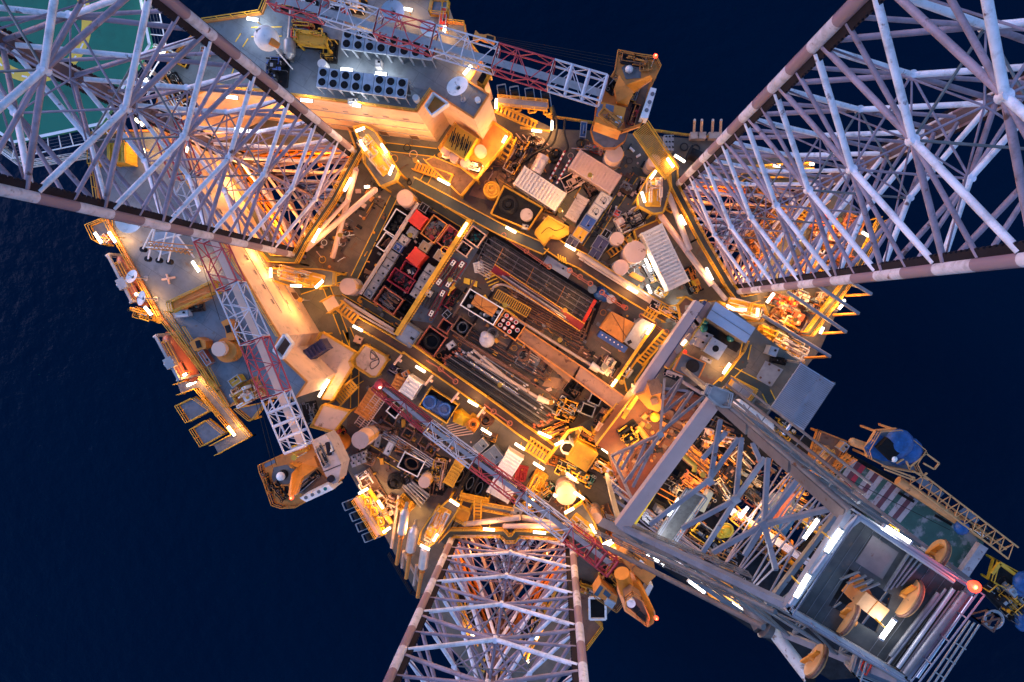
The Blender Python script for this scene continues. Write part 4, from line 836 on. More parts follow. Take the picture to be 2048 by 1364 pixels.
# ---------------------------------------------------------------- lifeboats with davits
def lifeboat(x1, y1, x2, y2, w, z, label, frame=True, k=.9):
    a, b = V(x1, y1, z), V(x2, y2, z); c = (a + b) / 2; d = (b - a).normalized(); L = (b - a).length; W_ = M_(w, z); n = Vector((-d.y, d.x, 0)); ang = math.atan2(d.y, d.x)
    t = thing('lifeboat', label, 'lifeboat', (c.x, c.y, z - 3), 'enclosed orange lifeboats'); vs = []; fs = []; N_, Mr = 20, 15
    for j in range(N_ + 1):
        s = -1 + 2 * j / N_; r = max(.02, (1 - abs(s) ** 2.6)) ** .5
        for i in range(Mr):
            u = 2 * math.pi * i / Mr; y = math.cos(u) * W_ / 2 * r; zz = math.sin(u) * (1.25 if math.sin(u) > 0 else 1.5) * r ** .7
            vs.append(c + d * (L / 2 * s) + n * y + Vector((0, 0, zz - 1.3)))
    for j in range(N_):
        for i in range(Mr): fs.append((j * Mr + i, j * Mr + (i + 1) % Mr, (j + 1) * Mr + (i + 1) % Mr, (j + 1) * Mr + i))
    MB().add(vs, fs, 0, True).build('hull', 'lifeboat', t); p = c + d * L * .22
    MB().box((p.x, p.y, z + .05), (1.3, 1.1, .7), ang).build('conning_hatch', 'lifeboat', t); q = MB()
    for s in (-1, 1): q.box((*(p + n * s * .56).xy, z + .1), (.9, .04, .35), ang)
    q.build('window', 'dark', t); MB().beam(c + d * L * .47 + n * W_ * .5 * 0, c + d * L * .3, .1, 1.0).build('keel', 'orange', t)
    tt = thing('lifeboat_davit', 'white davit frame holding the ' + label.split(' lifeboat')[0] + ' lifeboat', 'davit', (c.x, c.y, z - 3)); o = n * (k)
    for s in (-.42, .42): e = c + d * L * s; MB().tube(e + o * 2.6 + Vector((0, 0, -2)), e + o * 1.8 + Vector((0, 0, 2)), .16, 8).tube(e + o * 1.8 + Vector((0, 0, 2)), e + Vector((0, 0, 1.9)), .16, 8).tube(e + Vector((0, 0, 1.9)), e + Vector((0, 0, -.2)), .04, 5).build('arm', 'galv', tt)
    MB().beam(c + d * L * .42 + o * 1.2 + Vector((0, 0, 2.0)), c - d * L * .42 + o * 1.2 + Vector((0, 0, 2.0)), .3, .3).build('cross_beam', 'galv', tt)
    p = c + o * 1.4 + d * L * .1; MB().box((p.x, p.y, z + 2), (1.2, 1.0, .8), ang).tube(p + Vector((0, 0, 2.1)) - n * .6, p + Vector((0, 0, 2.1)) + n * .6, .3, 12).build('winch', 'galv', tt)
    q = MB()
    for s in (-1, 1): q.beam(c - o * (W_ * .55) + d * L * .33 * s + Vector((0, 0, .4)), c + o * 1.2 + d * L * .33 * s + Vector((0, 0, .4)), .09)
    for u in (-.55, 0, .55): q.beam(c - o * (W_ * u) * -1 + d * L * .33 + Vector((0, 0, .4)), c - o * (W_ * u) * -1 - d * L * .33 + Vector((0, 0, .4)), .07)
    q.rail([c - o * (W_ * .55) + d * L * .33 * s + Vector((0, 0, -.5)) for s in (-1, 1)], 1.0); q.build('boarding_rail', 'yellow', tt); MB().prism([c - o * (W_ * .5) + d * L * .3 + Vector((0, 0, .3)), c + o * (W_ * .9) + d * L * .3, c + o * (W_ * .9) - d * L * .3, c - o * (W_ * .5) - d * L * .3], z + .2, z + .26).build('canopy', 'brown', tt)
reg(160, 380); lifeboat(235, 430, 425, 800, 150, 11.5, 'upper left lifeboat under white davits beside the tilted white dish', k=.25)
reg(300, 640); lifeboat(75, 85, 260, 430, 150, 11.5, 'lower left lifeboat under white davits beside the yellow escape walkway', k=.25)
reg(400, 0); lifeboat(1180, -10, 1560, 20, 120, 12.5, 'top edge lifeboat cut by the photo edge above the large grey dish', k=.25); lifeboat(620, -75, 860, -60, 120, 12.5, 'mostly hidden lifeboat at the top edge under the red boom', k=.25)
reg(160, 380)
platform([(75, 245), (255, 175), (265, 260), (190, 380), (120, 340)], RZ - 1, 'small yellow look-out platform sticking out left of the roof by two tube lamps', 'grating', RZ - 2)
skid(390, 830, 560, 880, 60, RZ - 1.5, 1.6, 25, 'yellow davit winches between the two left lifeboats', ('yellow', 'yellow_deep', 'white', 'dark'), 1.6, 'yellow')
crate(150, 305, 190, 350, 34, RZ + .2, 'lifeboat', 'red locker between the two lamps of the look-out platform', 1.0, group='lockers at the lifeboat rail')
reg(300, 640)
MB().rail([V(130, -60, RZ), V(290, 180, RZ), V(470, 460, RZ)]).build('guard_rail', 'yellow', None, 'yellow guard rail on the roof edge above the lower lifeboat', 'railing', 'guard rails on the deck')
walkway([(230, 60), (400, 330), (470, 460)], 60, RZ - .3, 'narrow yellow railed walkway between the lower lifeboat and the roof deck', z0=RZ - 1)
lamp_row([(225, 380, 255, 365)], RZ, 'beside the winch of the lower lifeboat', False, 300)
reg(400, 0)
platform([(1590, 5), (1700, 10), (1690, 110), (1570, 100)], RZ + .6, 'small yellow railed gate landing at the top edge right of the lifeboat', 'slate', RZ)
crate(1665, 50, 1650, 175, 48, RZ + 1.2, 'red', 'red upright locker at the top edge right of the orange lifeboat', 1.6, group='lockers at the lifeboat rail'); crate(970, 50, 985, 120, 45, RZ + 1.2, 'red', 'red locker under the white boom section at the top edge', 1.2, group='lockers at the lifeboat rail')
skid(900, 10, 1130, 60, 90, RZ, 1.6, 26, 'white and yellow pipe gear at the top edge behind the upper boom', ('white', 'yellow', 'galv', 'orange_tan'), 1.3)
skid(560, 30, 800, 60, 90, RZ, 1.6, 27, 'white rafts and gear under the first red boom section at the top edge', ('white', 'yellow', 'galv', 'crimson'), 1.3)
reg(850, 0); platform([(280, 520), (340, 450), (450, 500), (400, 600)], 10, 'yellow cage with a round fan hanging off the quarters below the upper boom', 'yellow_deep', 8); drum(375, 515, 40, 10.9, 10.1, 'dark', 'round black fan inside the yellow cage below the upper boom', 'fan', 'extractor_fan')
# ---------------------------------------------------------------- jacking platforms and walkways round the legs
def jack(pts, z, seed, label, lamps=()):
    platform(pts, z, label, 'deck', name='jacking_platform'); xs = sum(p[0] for p in pts) / len(pts); ys = sum(p[1] for p in pts) / len(pts); L = pts[0]; M2 = pts[len(pts) // 2]
    skid(xs + (L[0] - xs) * .62, ys + (L[1] - ys) * .62, xs + (M2[0] - xs) * .62, ys + (M2[1] - ys) * .62, 95, z, 1.5, seed, 'white motors' + label.split('jacking platform')[1].replace(' beside', ' on the platform by').replace(' at', ' on the platform at'), ('tank_cream', 'galv', 'yellow', 'pipe_pale', 'wall_cream'), 1.4, 'yellow')
reg(400, 0); jack([(1060, 880), (1130, 865), (1200, 900), (1365, 1180), (1340, 1240), (1240, 1280), (1130, 1120), (1120, 1020)], 5, 41, 'slanting jacking platform beside the upper chord of the left leg')
lamp_row([(1062, 895, 1125, 870), (1090, 955, 1130, 1030), (1235, 980, 1275, 1045), (1290, 1195, 1318, 1125), (1120, 1275, 1160, 1272)], 7, 'on the upper jacking platform of the left leg', False, 80)
reg(160, 380); jack([(1280, 535), (1640, 540), (1746, 560), (1740, 650), (1600, 665), (1420, 650), (1300, 610)], 5, 42, 'level jacking platform beside the lower chord of the left leg')
lamp_row([(1300, 530, 1300, 600), (1435, 652, 1515, 655), (1605, 668, 1660, 615)], 7, 'on the lower jacking platform of the left leg', False, 80)
reg(1000, 250); jack([(1050, 310), (1130, 330), (1160, 430), (1110, 600), (1040, 610), (940, 560), (930, 500), (1000, 370)], 5, 43, 'brightly lit jacking platform at the upper chord of the right leg')
lamp_row([(965, 455, 990, 530), (1025, 370, 1065, 310), (1140, 225, 1185, 290), (1190, 205, 1262, 252)], 7, 'at the upper chord of the right leg', False, 80)
reg(1250, 500); jack([(620, 345), (700, 380), (870, 400), (930, 370), (960, 440), (920, 490), (840, 470), (740, 430)], 5, 44, 'curved jacking platform at the lower chord of the right leg')
lamp_row([(690, 375, 745, 405), (740, 405, 830, 407), (905, 395, 903, 455), (965, 360, 1018, 295)], 7, 'at the lower chord of the right leg', False, 80)
reg(660, 964); jack([(820, 110), (895, 160), (800, 300), (720, 400), (660, 435), (610, 400), (625, 330), (700, 220)], 5, 45, 'slanting jacking platform at the left chord of the bottom leg')
lamp_row([(615, 430, 680, 462), (705, 405, 735, 350), (815, 120, 880, 162)], 7, 'at the left chord of the bottom leg', False, 90)
reg(1000, 900); jack([(440, 430), (560, 350), (640, 480), (700, 640), (640, 660), (560, 600), (480, 500)], 5, 46, 'slanting jacking platform at the right chord of the bottom leg')
lamp_row([(440, 430, 505, 395), (615, 505, 655, 570), (695, 650, 770, 610), (720, 665, 775, 622)], 7, 'at the right chord of the bottom leg', False, 60)
reg(0, 0, 1)
walkway([(708, 262), (722, 300), (668, 400), (612, 482), (592, 520), (545, 518), (530, 500)], 13, 4, 'yellow railed walkway hugging the inner side of the left leg', 'lane', rm='yellow')
walkway([(1345, 340), (1348, 375), (1400, 475), (1456, 570), (1480, 602), (1515, 595)], 14, 4, 'yellow railed walkway hugging the inner side of the right leg', 'lane')
walkway([(885, 1085), (905, 1063), (1005, 1063), (1015, 1074), (1028, 1074), (1035, 1064), (1130, 1068)], 14, 4, 'yellow railed walkway hugging the inner side of the bottom leg', 'lane')
lamp_row([(688, 383, 703, 355), (625, 485, 640, 457)], 6, 'on the inner walkway of the left leg', False, 250)
lamp_row([(1360, 430, 1371, 450), (1412, 535, 1425, 560)], 6, 'on the inner walkway of the right leg', False, 250)
lamp_row([(966, 1058, 990, 1060), (1066, 1064, 1092, 1066)], 6, 'on the inner walkway of the bottom leg', False, 300)
def brace(a, b, za, zb, r, lab, m='tank_cream'): MB().tube(V(*a, za), V(*b, zb), r, 14).tube(V(*a, za), V(*a, 0) if za > 1 else V(*a, -.1), r, 12).build('tubular_brace', m, None, lab, 'brace', 'tubular braces between the leg guides')
brace((750, 380), (610, 500), 5, 3.5, .35, 'upper pink tubular brace beside the inner side of the left leg'); brace((712, 340), (665, 515), 5, 1, .33, 'steep orange-lit brace crossing the deck beside the left leg'); brace((697, 398), (606, 500), 5, 3.6, .22, 'thin pale brace parallel to the left leg walkway')
brace((1322, 432), (1424, 570), 4, 5, .38, 'long pink tubular brace beside the inner side of the right leg'); brace((1338, 390), (1380, 500), 5, 5, .34, 'short steep brace near the upper chord of the right leg', 'pipe_pale'); brace((1375, 505), (1452, 600), 5, 5, .3, 'lower pale brace running to the mauve beam corner', 'pipe_pale')
brace((1010, 1052), (1128, 1052), 5, 5, .3, 'pale tubular brace above the walkway of the bottom leg'); brace((930, 1048), (1040, 1035), 4, 5, .34, 'left grey brace rising behind the bottom leg', 'pipe_pale'); brace((1045, 1035), (1145, 1055), 4, 5, .34, 'right grey brace rising behind the bottom leg', 'pipe_pale')
# hull strips seen through the legs
reg(1480, 280, 2.9667)
skid(60, 640, 480, 300, 150, .2, 2.2, 51, 'orange lit machinery deck beyond the right leg well', ('orange', 'yellow', 'tank_cream', 'orange_tan'), 1.0, 'brown')
skid(420, 560, 640, 640, 160, .2, 2.2, 52, 'orange engines and pale pipes at the outer end of the right leg deck', ('orange', 'tank_cream', 'lifeboat', 'yellow'), 1.0, 'brown')
skid(300, 870, 480, 640, 110, .2, 2.0, 53, 'yellow pipe manifolds under the lower chord of the right leg', ('yellow', 'orange', 'tank_cream', 'white'), 1.2, 'brown')
skid(190, 1010, 370, 1110, 130, .2, 2.2, 54, 'orange engine blocks with cream pipes right of the mauve beam', ('orange', 'lifeboat', 'tank_cream', 'steel', 'orange'), 1.5, 'brown')
skid(300, 930, 450, 990, 90, .2, 2.2, 55, 'cream cylinders on orange frames below the right leg chord', ('tank_cream', 'orange', 'slate', 'white'), 1.6, 'brown')
skid(100, 1130, 190, 1170, 70, .2, 1.6, 56, 'stack of small yellow frames beside the sheet metal roof', ('yellow', 'yellow_deep', 'paint_yellow'), 2.2, 'yellow')
skid(190, 1170, 380, 1270, 100, .2, 1.4, 57, 'long white pipe bundle boxes below the orange engine blocks', ('white', 'white_rust', 'tank_cream', 'yellow'), 2.4, 'steel')
for i in range(2): walkway([((20, 180), (420, 160)) , ((30, 250), (380, 240))][i], 34, 3.2, ('upper', 'lower')[i] + ' yellow railed walkway seen through the right leg near its outer corner', 'lane')
walkway([(840, 470), (690, 760), (400, 1150)], 40, 3.0, 'outer yellow walkway running down the right edge of the hull', 'lane')
for i, (a, b) in enumerate((((440, 850), (705, 1030)), ((280, 900), (630, 1140)), ((130, 1040), (535, 1285)), ((640, 830), (780, 915)))):
    t = thing('derrick_rest_beam', ORD[i] + ' of four grey outrigger beams poking over the sea at the right', 'outrigger beam', (V(*a, 6).x, V(*a, 6).y, 0)); MB().tube(V(*a, 6), V(*b, 6), .22, 10).build('beam', 'steel_blue', t); c = (b[0] - 150, b[1] + 8); MB().tube(V(*b, 6), V(*c, 3), .16, 8).build('stay', 'orange_tan', t); c = (a[0] * .5 + b[0] * .5, a[1] * .5 + b[1] * .5); MB().tube(V(*c, 6), V(c[0] - 40, c[1] - 10, 0), .18, 8).build('post', 'galv', t)
lamp_row([(160, 965, 200, 908), (585, 1005, 610, 975), (475, 1150, 495, 1110), (720, 545, 765, 570), (600, 960, 625, 950)], 5, 'along the right edge of the hull below the right leg', False, 300)
lamp_row([(195, 150, 240, 155), (410, 140, 440, 145), (360, 590, 385, 600)], 5, 'seen through the right leg', False, 200)
reg(660, 964)
skid(800, 620, 1000, 1000, 90, .2, 2, 58, 'yellow pipe trays seen through the bottom leg left of its ladder', ('yellow', 'tank_cream', 'lane', 'galv', 'orange_tan'), 1.3)
skid(1560, 700, 1330, 1080, 90, .2, 2, 59, 'blue and yellow gear seen through the bottom leg right of its ladder', ('yellow', 'tank_cream', 'tarp_blue', 'galv'), 1.3)
skid(1050, 1200, 1200, 1300, 140, .2, 2, 60, 'orange lit gear at the lowest edge between the bottom leg chords', ('orange', 'yellow', 'tank_cream', 'galv'), 1.3)
walkway([(780, 590), (860, 800), (1000, 1100)], 30, 3.2, 'yellow walkway seen through the bottom leg on its left', 'lane'); walkway([(1600, 640), (1480, 900), (1330, 1180)], 30, 3.2, 'yellow walkway seen through the bottom leg on its right', 'lane')
lamp_row([(955, 1010, 985, 1070), (1405, 1075, 1425, 1030), (1345, 1230, 1360, 1215)], 5, 'seen through the bottom leg', False, 250)
reg(500, 860, 8.527)
skid(260, 740, 330, 1050, 90, 15.2, .9, 501, 'tan lockers along the outer edge of the left crane deck', ('orange_tan', 'brown', 'steel'), 2); skid(420, 900, 620, 1150, 120, 15.2, .8, 502, 'dark hatch gear behind the winch of the left crane', ('dark', 'orange_tan', 'brown'), 2); skid(1150, 250, 1320, 600, 100, 18.2, .35, 503, 'small vents on the left crane machinery roof', ('steel', 'dark', 'crane_house'), 1.2, 'crane_house')
reg(850, 0); skid(1200, 760, 1330, 860, 60, 17.6, .3, 504, 'small vents on the upper crane cab roof', ('brown', 'orange_tan'), 1.5, 'orange'); skid(1340, 400, 1500, 430, 60, 15.2, .9, 505, 'dark winch gear at the back of the upper crane', ('dark', 'brown', 'orange_tan'), 2); skid(1440, 720, 1400, 850, 50, 15.2, .8, 506, 'red-brown step frames beside the upper crane cab', ('crimson', 'brown', 'orange_tan'), 2)
reg(1000, 900); skid(860, 700, 980, 780, 60, 18, .4, 507, 'dark lifting eyes on the lower crane machinery roof', ('dark', 'orange_tan', 'brown'), 1.5, 'orange_tan'); skid(700, 800, 800, 900, 90, 15.1, 1, 508, 'brown hose reels beside the lower crane boom hinge', ('brown', 'dark', 'yellow_deep'), 2)
# ---------------------------------------------------------------- main deck: floors and lanes
def floor_patch(pts, z, m, nm='floor_plate', par=None):
    MB().prism([V(x, y, z) for x, y in pts], z - .006, z).build(nm, m, par or hull)
reg(0, 0, 1)
floor_patch([(920, 425), (1285, 610), (1330, 650), (1250, 800), (1100, 880), (790, 690)], .012, 'deck_rusty')
floor_patch([(970, 455), (1205, 600), (1185, 650), (950, 505)], .02, 'dark'); floor_patch([(900, 690), (1100, 820), (1080, 860), (860, 720)], .02, 'dark')
floor_patch([(770, 405), (930, 440), (800, 690), (690, 600), (715, 560)], .018, 'leg_dark')
floor_patch([(700, 380), (770, 400), (700, 560), (640, 540), (615, 505)], .010, 'deck_rusty')
floor_patch([(905, 330), (960, 270), (1060, 260), (1120, 330), (1000, 480), (900, 400)], .010, 'deck_rusty')
floor_patch([(700, 760), (900, 900), (1150, 1000), (1080, 1040), (900, 1030), (760, 960), (690, 900)], .014, 'deck_rusty')
floor_patch([(1000, 400), (1090, 400), (1190, 520), (1130, 520)], .016, 'brown')
reg(600, 350)
floor_patch([(1180, 310), (1290, 390), (900, 1010), (760, 990), (740, 1000), (1100, 440)], .024, 'slate')
lane([(640, 150), (370, 700)], 50, .02); lane([(0, 790), (150, 740), (330, 690)], 50, .02); lane([(180, 760), (310, 1100), (330, 1364)], 50, .03)
lane([(790, 130), (1150, 350)], 62, .03); lane([(300, 790), (680, 1020)], 55, .03)
reg(1000, 250); lane([(1060, 345), (930, 320), (590, 840)], 56, .02)
reg(400, 0); lane([(1260, 1000), (1640, 1045), (1500, 1290)], 56, .02)
reg(300, 640); lane([(1340, 60), (1400, 200), (1395, 600)], 56, .034)
reg(650, 650); lane([(300, 840), (740, 1100)], 50, .02, 'lane_brown'); lane([(60, 480), (250, 360)], 50, .02)
# small fittings welded on the deck
reg(0, 0, 1); rn = random.Random(5)
for k in range(90):
    x, y = rn.choice([(rn.uniform(640, 700), rn.uniform(430, 560)), (rn.uniform(1140, 1340), rn.uniform(280, 330)), (rn.uniform(780, 900), rn.uniform(290, 380)), (rn.uniform(1190, 1290), rn.uniform(370, 560)), (rn.uniform(720, 900), rn.uniform(880, 1000)), (rn.uniform(1060, 1210), rn.uniform(960, 1100))])
    p = V(x, y, 0); q = MB(); a = rn.random() * 3
    if k % 3 == 0: q.ring((p.x, p.y, .12), rn.uniform(.25, .55), .05, 16)
    elif k % 3 == 1: q.box((p.x, p.y, .2), (rn.uniform(.2, .9), .25, .4), a).cyl(p, .1, .4, .55, 8)
    else: q.path([(p.x, p.y, 0), (p.x, p.y, .4), (p.x + math.cos(a), p.y + math.sin(a), .4), (p.x + math.cos(a), p.y + math.sin(a), 0)], .05, 6)
    q.build('deck_fitting', rn.choice(['steel', 'dark', 'yellow', 'white', 'pipe_rust', 'tank_cream']), hull)
# ---------------------------------------------------------------- tanks
reg(600, 350)
round_tank(715, 155, 57, 3.6, 'pink round tank top at the upper left corner of the cargo bay'); round_tank(325, 760, 58, 3.6, 'pink round tank top at the left corner of the cargo bay')
reg(1000, 250)
round_tank(780, 195, 60, 5, 'tall round tank just below the upper crane'); round_tank(1052, 245, 44, 4.6, 'round tank under the inclined ladder near the right leg')
round_tank(800, 775, 46, 3.4, 'upper small tank left of the largest tank'); round_tank(920, 865, 75, 4.4, 'largest round tank, beside the long white container'); round_tank(825, 970, 52, 3.8, 'lower small tank below the largest tank')
reg(650, 650); round_tank(240, 785, 62, 6, 'tall round tank beside the left crane house'); round_tank(677, 1072, 42, 3.5, 'small round tank left of the black chain baskets'); round_tank(1645, 1160, 71, 4.5, 'big round tank lit by lamps near the bottom leg')
reg(1000, 900); round_tank(657, 465, 40, 4.5, 'small round tank between the bottom leg jacking platform and the mauve beam')
reg(300, 640)
# ---------------------------------------------------------------- cargo bay left of the pipe racks
reg(600, 350)
skip_bin(695, 255, 610, 395, 90, 1.8, 'dark', 'white-rimmed basket full of black bags in the cargo bay corner', ('heap of black bags in the white-rimmed basket', 'bags', ['rubber', 'dark', 'black'], 'bags'), rim='white', n=70)
skip_bin(612, 410, 548, 503, 68, 1.6, 'brown', 'white-dashed basket with a grooved brown cover', ('brown slatted cover boards in the white-dashed basket', 'boards', ['brown', 'pipe_rust'], 'pipes'), rim='white', n=14)
for a, l in (((832, 265, 776, 340), 'bright red box nearest the pink tank'), ((822, 520, 760, 597), 'bright red box in the middle of the cargo bay')): container(*a, 92, 2.6, 'red', l, 2.4, 'bright red cargo boxes')
skip_bin(957, 305, 868, 430, 112, 1.6, 'brown', 'large brown-rimmed basket of dark scrap right of the red box', ('dark oily scrap with red bits in the large brown basket', 'scrap', ['dark', 'brown', 'crimson', 'steel', 'rubber'], 'junk'), rim='orange_tan', n=60)
skip_bin(1055, 368, 968, 485, 92, 1.6, 'lifeboat', 'orange-rimmed basket of red valves next to the yellow beam', ('red and dark valves in the orange-rimmed basket', 'scrap', ['crimson', 'red', 'dark', 'rubber', 'steel'], 'junk'), rim='lifeboat', n=60)
skip_bin(622, 675, 758, 762, 98, 1.5, 'crimson', 'large maroon basket below the middle red box', ('dark hoses in the large maroon basket', 'hoses', ['dark', 'crimson', 'rubber'], 'junk'), rim='crimson', n=50)
skip_bin(700, 618, 790, 672, 80, 1.3, 'crimson', 'small maroon basket partly under the middle red box', ('dark fittings with one white hook in the small maroon basket', 'fittings', ['dark', 'rubber', 'white'], 'junk'), rim='crimson', n=24)
skip_bin(537, 810, 668, 903, 125, 1.7, 'lifeboat', 'orange and white dashed basket full of short pipes', ('jumble of short pipes in the orange and white basket', 'pipes', ['pipe_dark', 'pipe_pale', 'brown', 'steel'], 'pipes'), rim='lifeboat', n=60)
skip_bin(690, 945, 745, 865, 85, 1.2, 'dark', 'black basket in the bottom corner of the cargo bay', ('dark rags in the black corner basket', 'rags', ['black', 'dark'], 'bags'), n=14)
for i, (x, y, s, m, l, tx) in enumerate([(765, 390, 66, 'crate', 'pale crate directly below the first red box', None), (708, 443, 64, 'white_rust', 'rust-flecked pale crate second in the left crate row', None), (668, 492, 62, 'blue', 'blue crate lettered JF in the left crate row', 'JF'), (632, 550, 62, 'crate', 'grey crate right below the upper blue crate', None),
        (600, 605, 62, 'crate', 'grey crate beside the left end of the maroon basket', None), (565, 658, 62, 'crate', 'grey crate above the blotched crate in the left row', None), (533, 707, 62, 'crate', 'blotched grey crate in the left row above the last pair', None), (502, 757, 62, 'crate', 'grey crate last but one in the left row', None), (470, 808, 62, 'slate', 'blue-grey crate lettered JF at the foot of the left row', 'JF'),
        (850, 487, 68, 'wood', 'square pale wood crate above the middle red box', None), (955, 552, 76, 'wood', 'pale wood crate touching the yellow beam', None), (885, 642, 62, 'crate', 'grey crate topmost of the column beside the yellow beam', None), (850, 697, 62, 'crate', 'grey crate lettered 2T beside the yellow beam', '2T'), (820, 750, 62, 'crate', 'grey crate below the 2T crate', None), (788, 806, 62, 'crate', 'grey crate lowest of the column beside the yellow beam', None),
        (843, 222, 60, 'dark', 'black wedge crate between the red box and the walkway', None), (875, 805, 46, 'white', 'small pink-white box below the yellow beam middle', None)]):
    crate(x + s * .25, y - s * .39, x - s * .25, y + s * .39, s * .95, 1.3 + .25 * (i % 3), m, l, text=tx)
MB().tube(V(805, 190, 2.4), V(410, 810, 2.4), M_(13, 2.4), 14).tube(V(700, 352, 2.4), V(690, 370, 2.4), M_(17, 2.4), 14).build('bulk_pipe', 'pipe_pale', None, 'long grey-pink pipe laid over the left crate row', 'pipe')
t = thing('bay_beam', 'long yellow beam with bolted lugs dividing the cargo bay from the pipe racks', 'beam', V(910, 700, 0))
MB().beam(V(1160, 300, 3.2), V(655, 1090, 3.2), M_(30, 3.2), .5).build('web', 'yellow', t); q = MB()
for k in range(46): s = k / 46; q.box(V(1160 - 505 * s + 22, 300 + 790 * s + 12, 3.1), (.28, .12, .3), .9)
q.build('lug', 'yellow', t)
for s in (.1, .4, .7, .95): MB().beam(V(1160 - 505 * s, 300 + 790 * s, 0), V(1160 - 505 * s, 300 + 790 * s, 2.95), .3).build('post', 'yellow', t)
tube_lamp(1140, 325, 1080, 420, 3.8, 'long tube lamp lighting the top of the yellow bay beam', e=200, post=.4)
MB().ring(V(990, 515, 3.6), .55, .07, 6, ax=(.3, .2, 1)).build('lifting_bow', 'yellow', None, 'yellow lifting bow hooked on the long yellow beam', 'lifting bow')
c, L, Wd, a = rect(685, 1060, 785, 1128, 128, 3.2); t = thing('storage_box', 'pale grey-green square box at the lower end of the yellow beam', 'box', (c.x, c.y, 0)); MB().box((c.x, c.y, 1.58), (L, Wd, 3.1), a).build('body', 'galv', t)
q = MB(); 
for s in (-1, 1): q.beam(loc2(c, a, -L / 2, s * Wd / 2), loc2(c, a, L / 2, s * Wd / 2), .1).beam(loc2(c, a, s * L / 2, -Wd / 2), loc2(c, a, s * L / 2, Wd / 2), .101)
q.build('lid_rim', 'steel', t); MB().box((*loc2(c, a, L * .3, 0).xy, 3.24), (.5, .3, .08), a).build('handle', 'dark', t)
skip_bin(1150, 388, 1237, 450, 100, 1.9, 'wood', 'tan-rimmed basket of green netting right of the yellow beam', ('dark green netting in the tan-rimmed basket', 'netting', ['dark', 'teal', 'rubber'], 'bags'), rim='tank_cream', n=40)
skip_bin(1088, 480, 1152, 525, 74, 1.7, 'wood', 'small tan-rimmed basket below the netting basket', ('rope and slings in the small tan basket', 'slings', ['dark', 'rubber', 'steel'], 'junk'), rim='tank_cream', n=16)
def clamp_rack(ax, ay, bx, by, w, label, n):
    c, L, Wd, a = rect(ax, ay, bx, by, w, 1.2); t = thing('tool_rack', label, 'rack', (c.x, c.y, .3), 'crimson racks with white clamps'); f = MB()
    for s in (-1, -.33, .33, 1): f.beam(loc2(c, a, -L / 2, s * Wd / 2, -.3), loc2(c, a, L / 2, s * Wd / 2, -.3), .12, .2)
    for k in range(7): f.beam(loc2(c, a, (k / 6 - .5) * L, -Wd / 2, -.45), loc2(c, a, (k / 6 - .5) * L, Wd / 2, -.45), .1)
    f.build('frame', 'crimson', t)
    for s in (-.5, .5): MB().tube(loc2(c, a, -L * .48, s * Wd / 2, 0), loc2(c, a, L * .48, s * Wd / 2, 0), .12, 10).build('tool_joint', 'pipe_dark', t)
    for k in range(n):
        p = loc2(c, a, (-.38 + .76 * k / max(1, n - 1)) * L, 0, .15); MB().box(p, (.75, Wd * .55, .3), a).build('clamp', 'white', t)
        q = MB()
        for s in (-1, 1): q.cyl(loc2(p, a, s * .17, 0), .1, p.z + .15, p.z + .16, 10)
        q.build('clamp_hole', 'black', t)
clamp_rack(1060, 580, 935, 750, 44, 'left crimson rack with white clamps beside the yellow beam', 2); clamp_rack(1118, 590, 1000, 765, 44, 'right crimson rack with white clamps beside the blue-grey strip', 2); clamp_rack(985, 785, 885, 965, 42, 'lower crimson rack with white clamps above the pale grey box', 2)
for k in range(3): MB().tube(V(895 + k * 22, 775 + k * 12, .6), V(830 + k * 22, 890 + k * 12, .6), .13, 10).build('pipe', ['pipe_dark', 'pipe_dark'], None, ORD[k] + ' black pipe from left beside the small pink-white box', 'pipe', 'short black pipes in the bay')
hose([(1010, 820, .8), (1035, 770, 1.2), (1055, 735, .8)], .12, 'yellow', 'yellow tong arm beside the lower crimson rack', 'tong'); MB().box(V(1040, 770, 1.1), (.7, .45, .4), .6).build('tong_body', 'yellow', None, 'yellow block in the middle of the tong arm', 'tong')
skid(1215, 600, 1225, 660, 60, .1, .5, 71, 'small white bracket frame lying left of the dark pipes', ('white', 'white'), 2, 'white')
skid(1000, 900, 1080, 780, 70, .05, .7, 72, 'dark red fittings heap between the crimson rack and dashed basket', ('crimson', 'dark', 'rubber'), 2.5)
for x, y, l in ((1140, 720, 'left'), (1190, 735, 'right')): MB().prism([V(x - 20, y - 20, .35), V(x + 20, y - 10, .35), V(x + 15, y + 30, .35), V(x - 25, y + 15, .35)], .03, .35).build('foot_plate', 'paint_yellow', None, l + ' yellow foot plate lying below the bracket frame', 'plate')
c, L, Wd, a = rect(1127, 832, 1350, 968, 128, 1.9)
skip_bin(1127, 832, 1350, 968, 128, 1.9, 'navy', 'long blue and white dashed basket with a tan sheet', ('black and white sacks at both ends of the long dashed basket', 'sacks', ['white', 'black', 'slate'], 'bags'), rim='white', n=36)
MB().box((*loc2(c, a, .2, .35).xy, 1.72), (L * .66, Wd * .62, .1), a).build('cover_sheet', 'orange_tan', None, 'tan sheet with radial creases in the long dashed basket', 'sheet')
for k in range(7): u = k * .9; MB().tube(loc2(c, a, 0, 0, .5), loc2(c, a, L * .49 * math.cos(u), Wd * .48 * math.sin(u), 0), .025, 5).build('sling', 'dark', None, ['sling leg over the long dashed basket'][0], 'sling', 'lifting sling legs')
skip_bin(1362, 975, 1505, 1075, 130, 1.7, 'lifeboat', 'orange-rimmed basket with red and white cans', ('red and white cans packed in the orange-rimmed basket', 'cans', ['white', 'crimson', 'white', 'red'], 'drums'), rim='orange_tan')
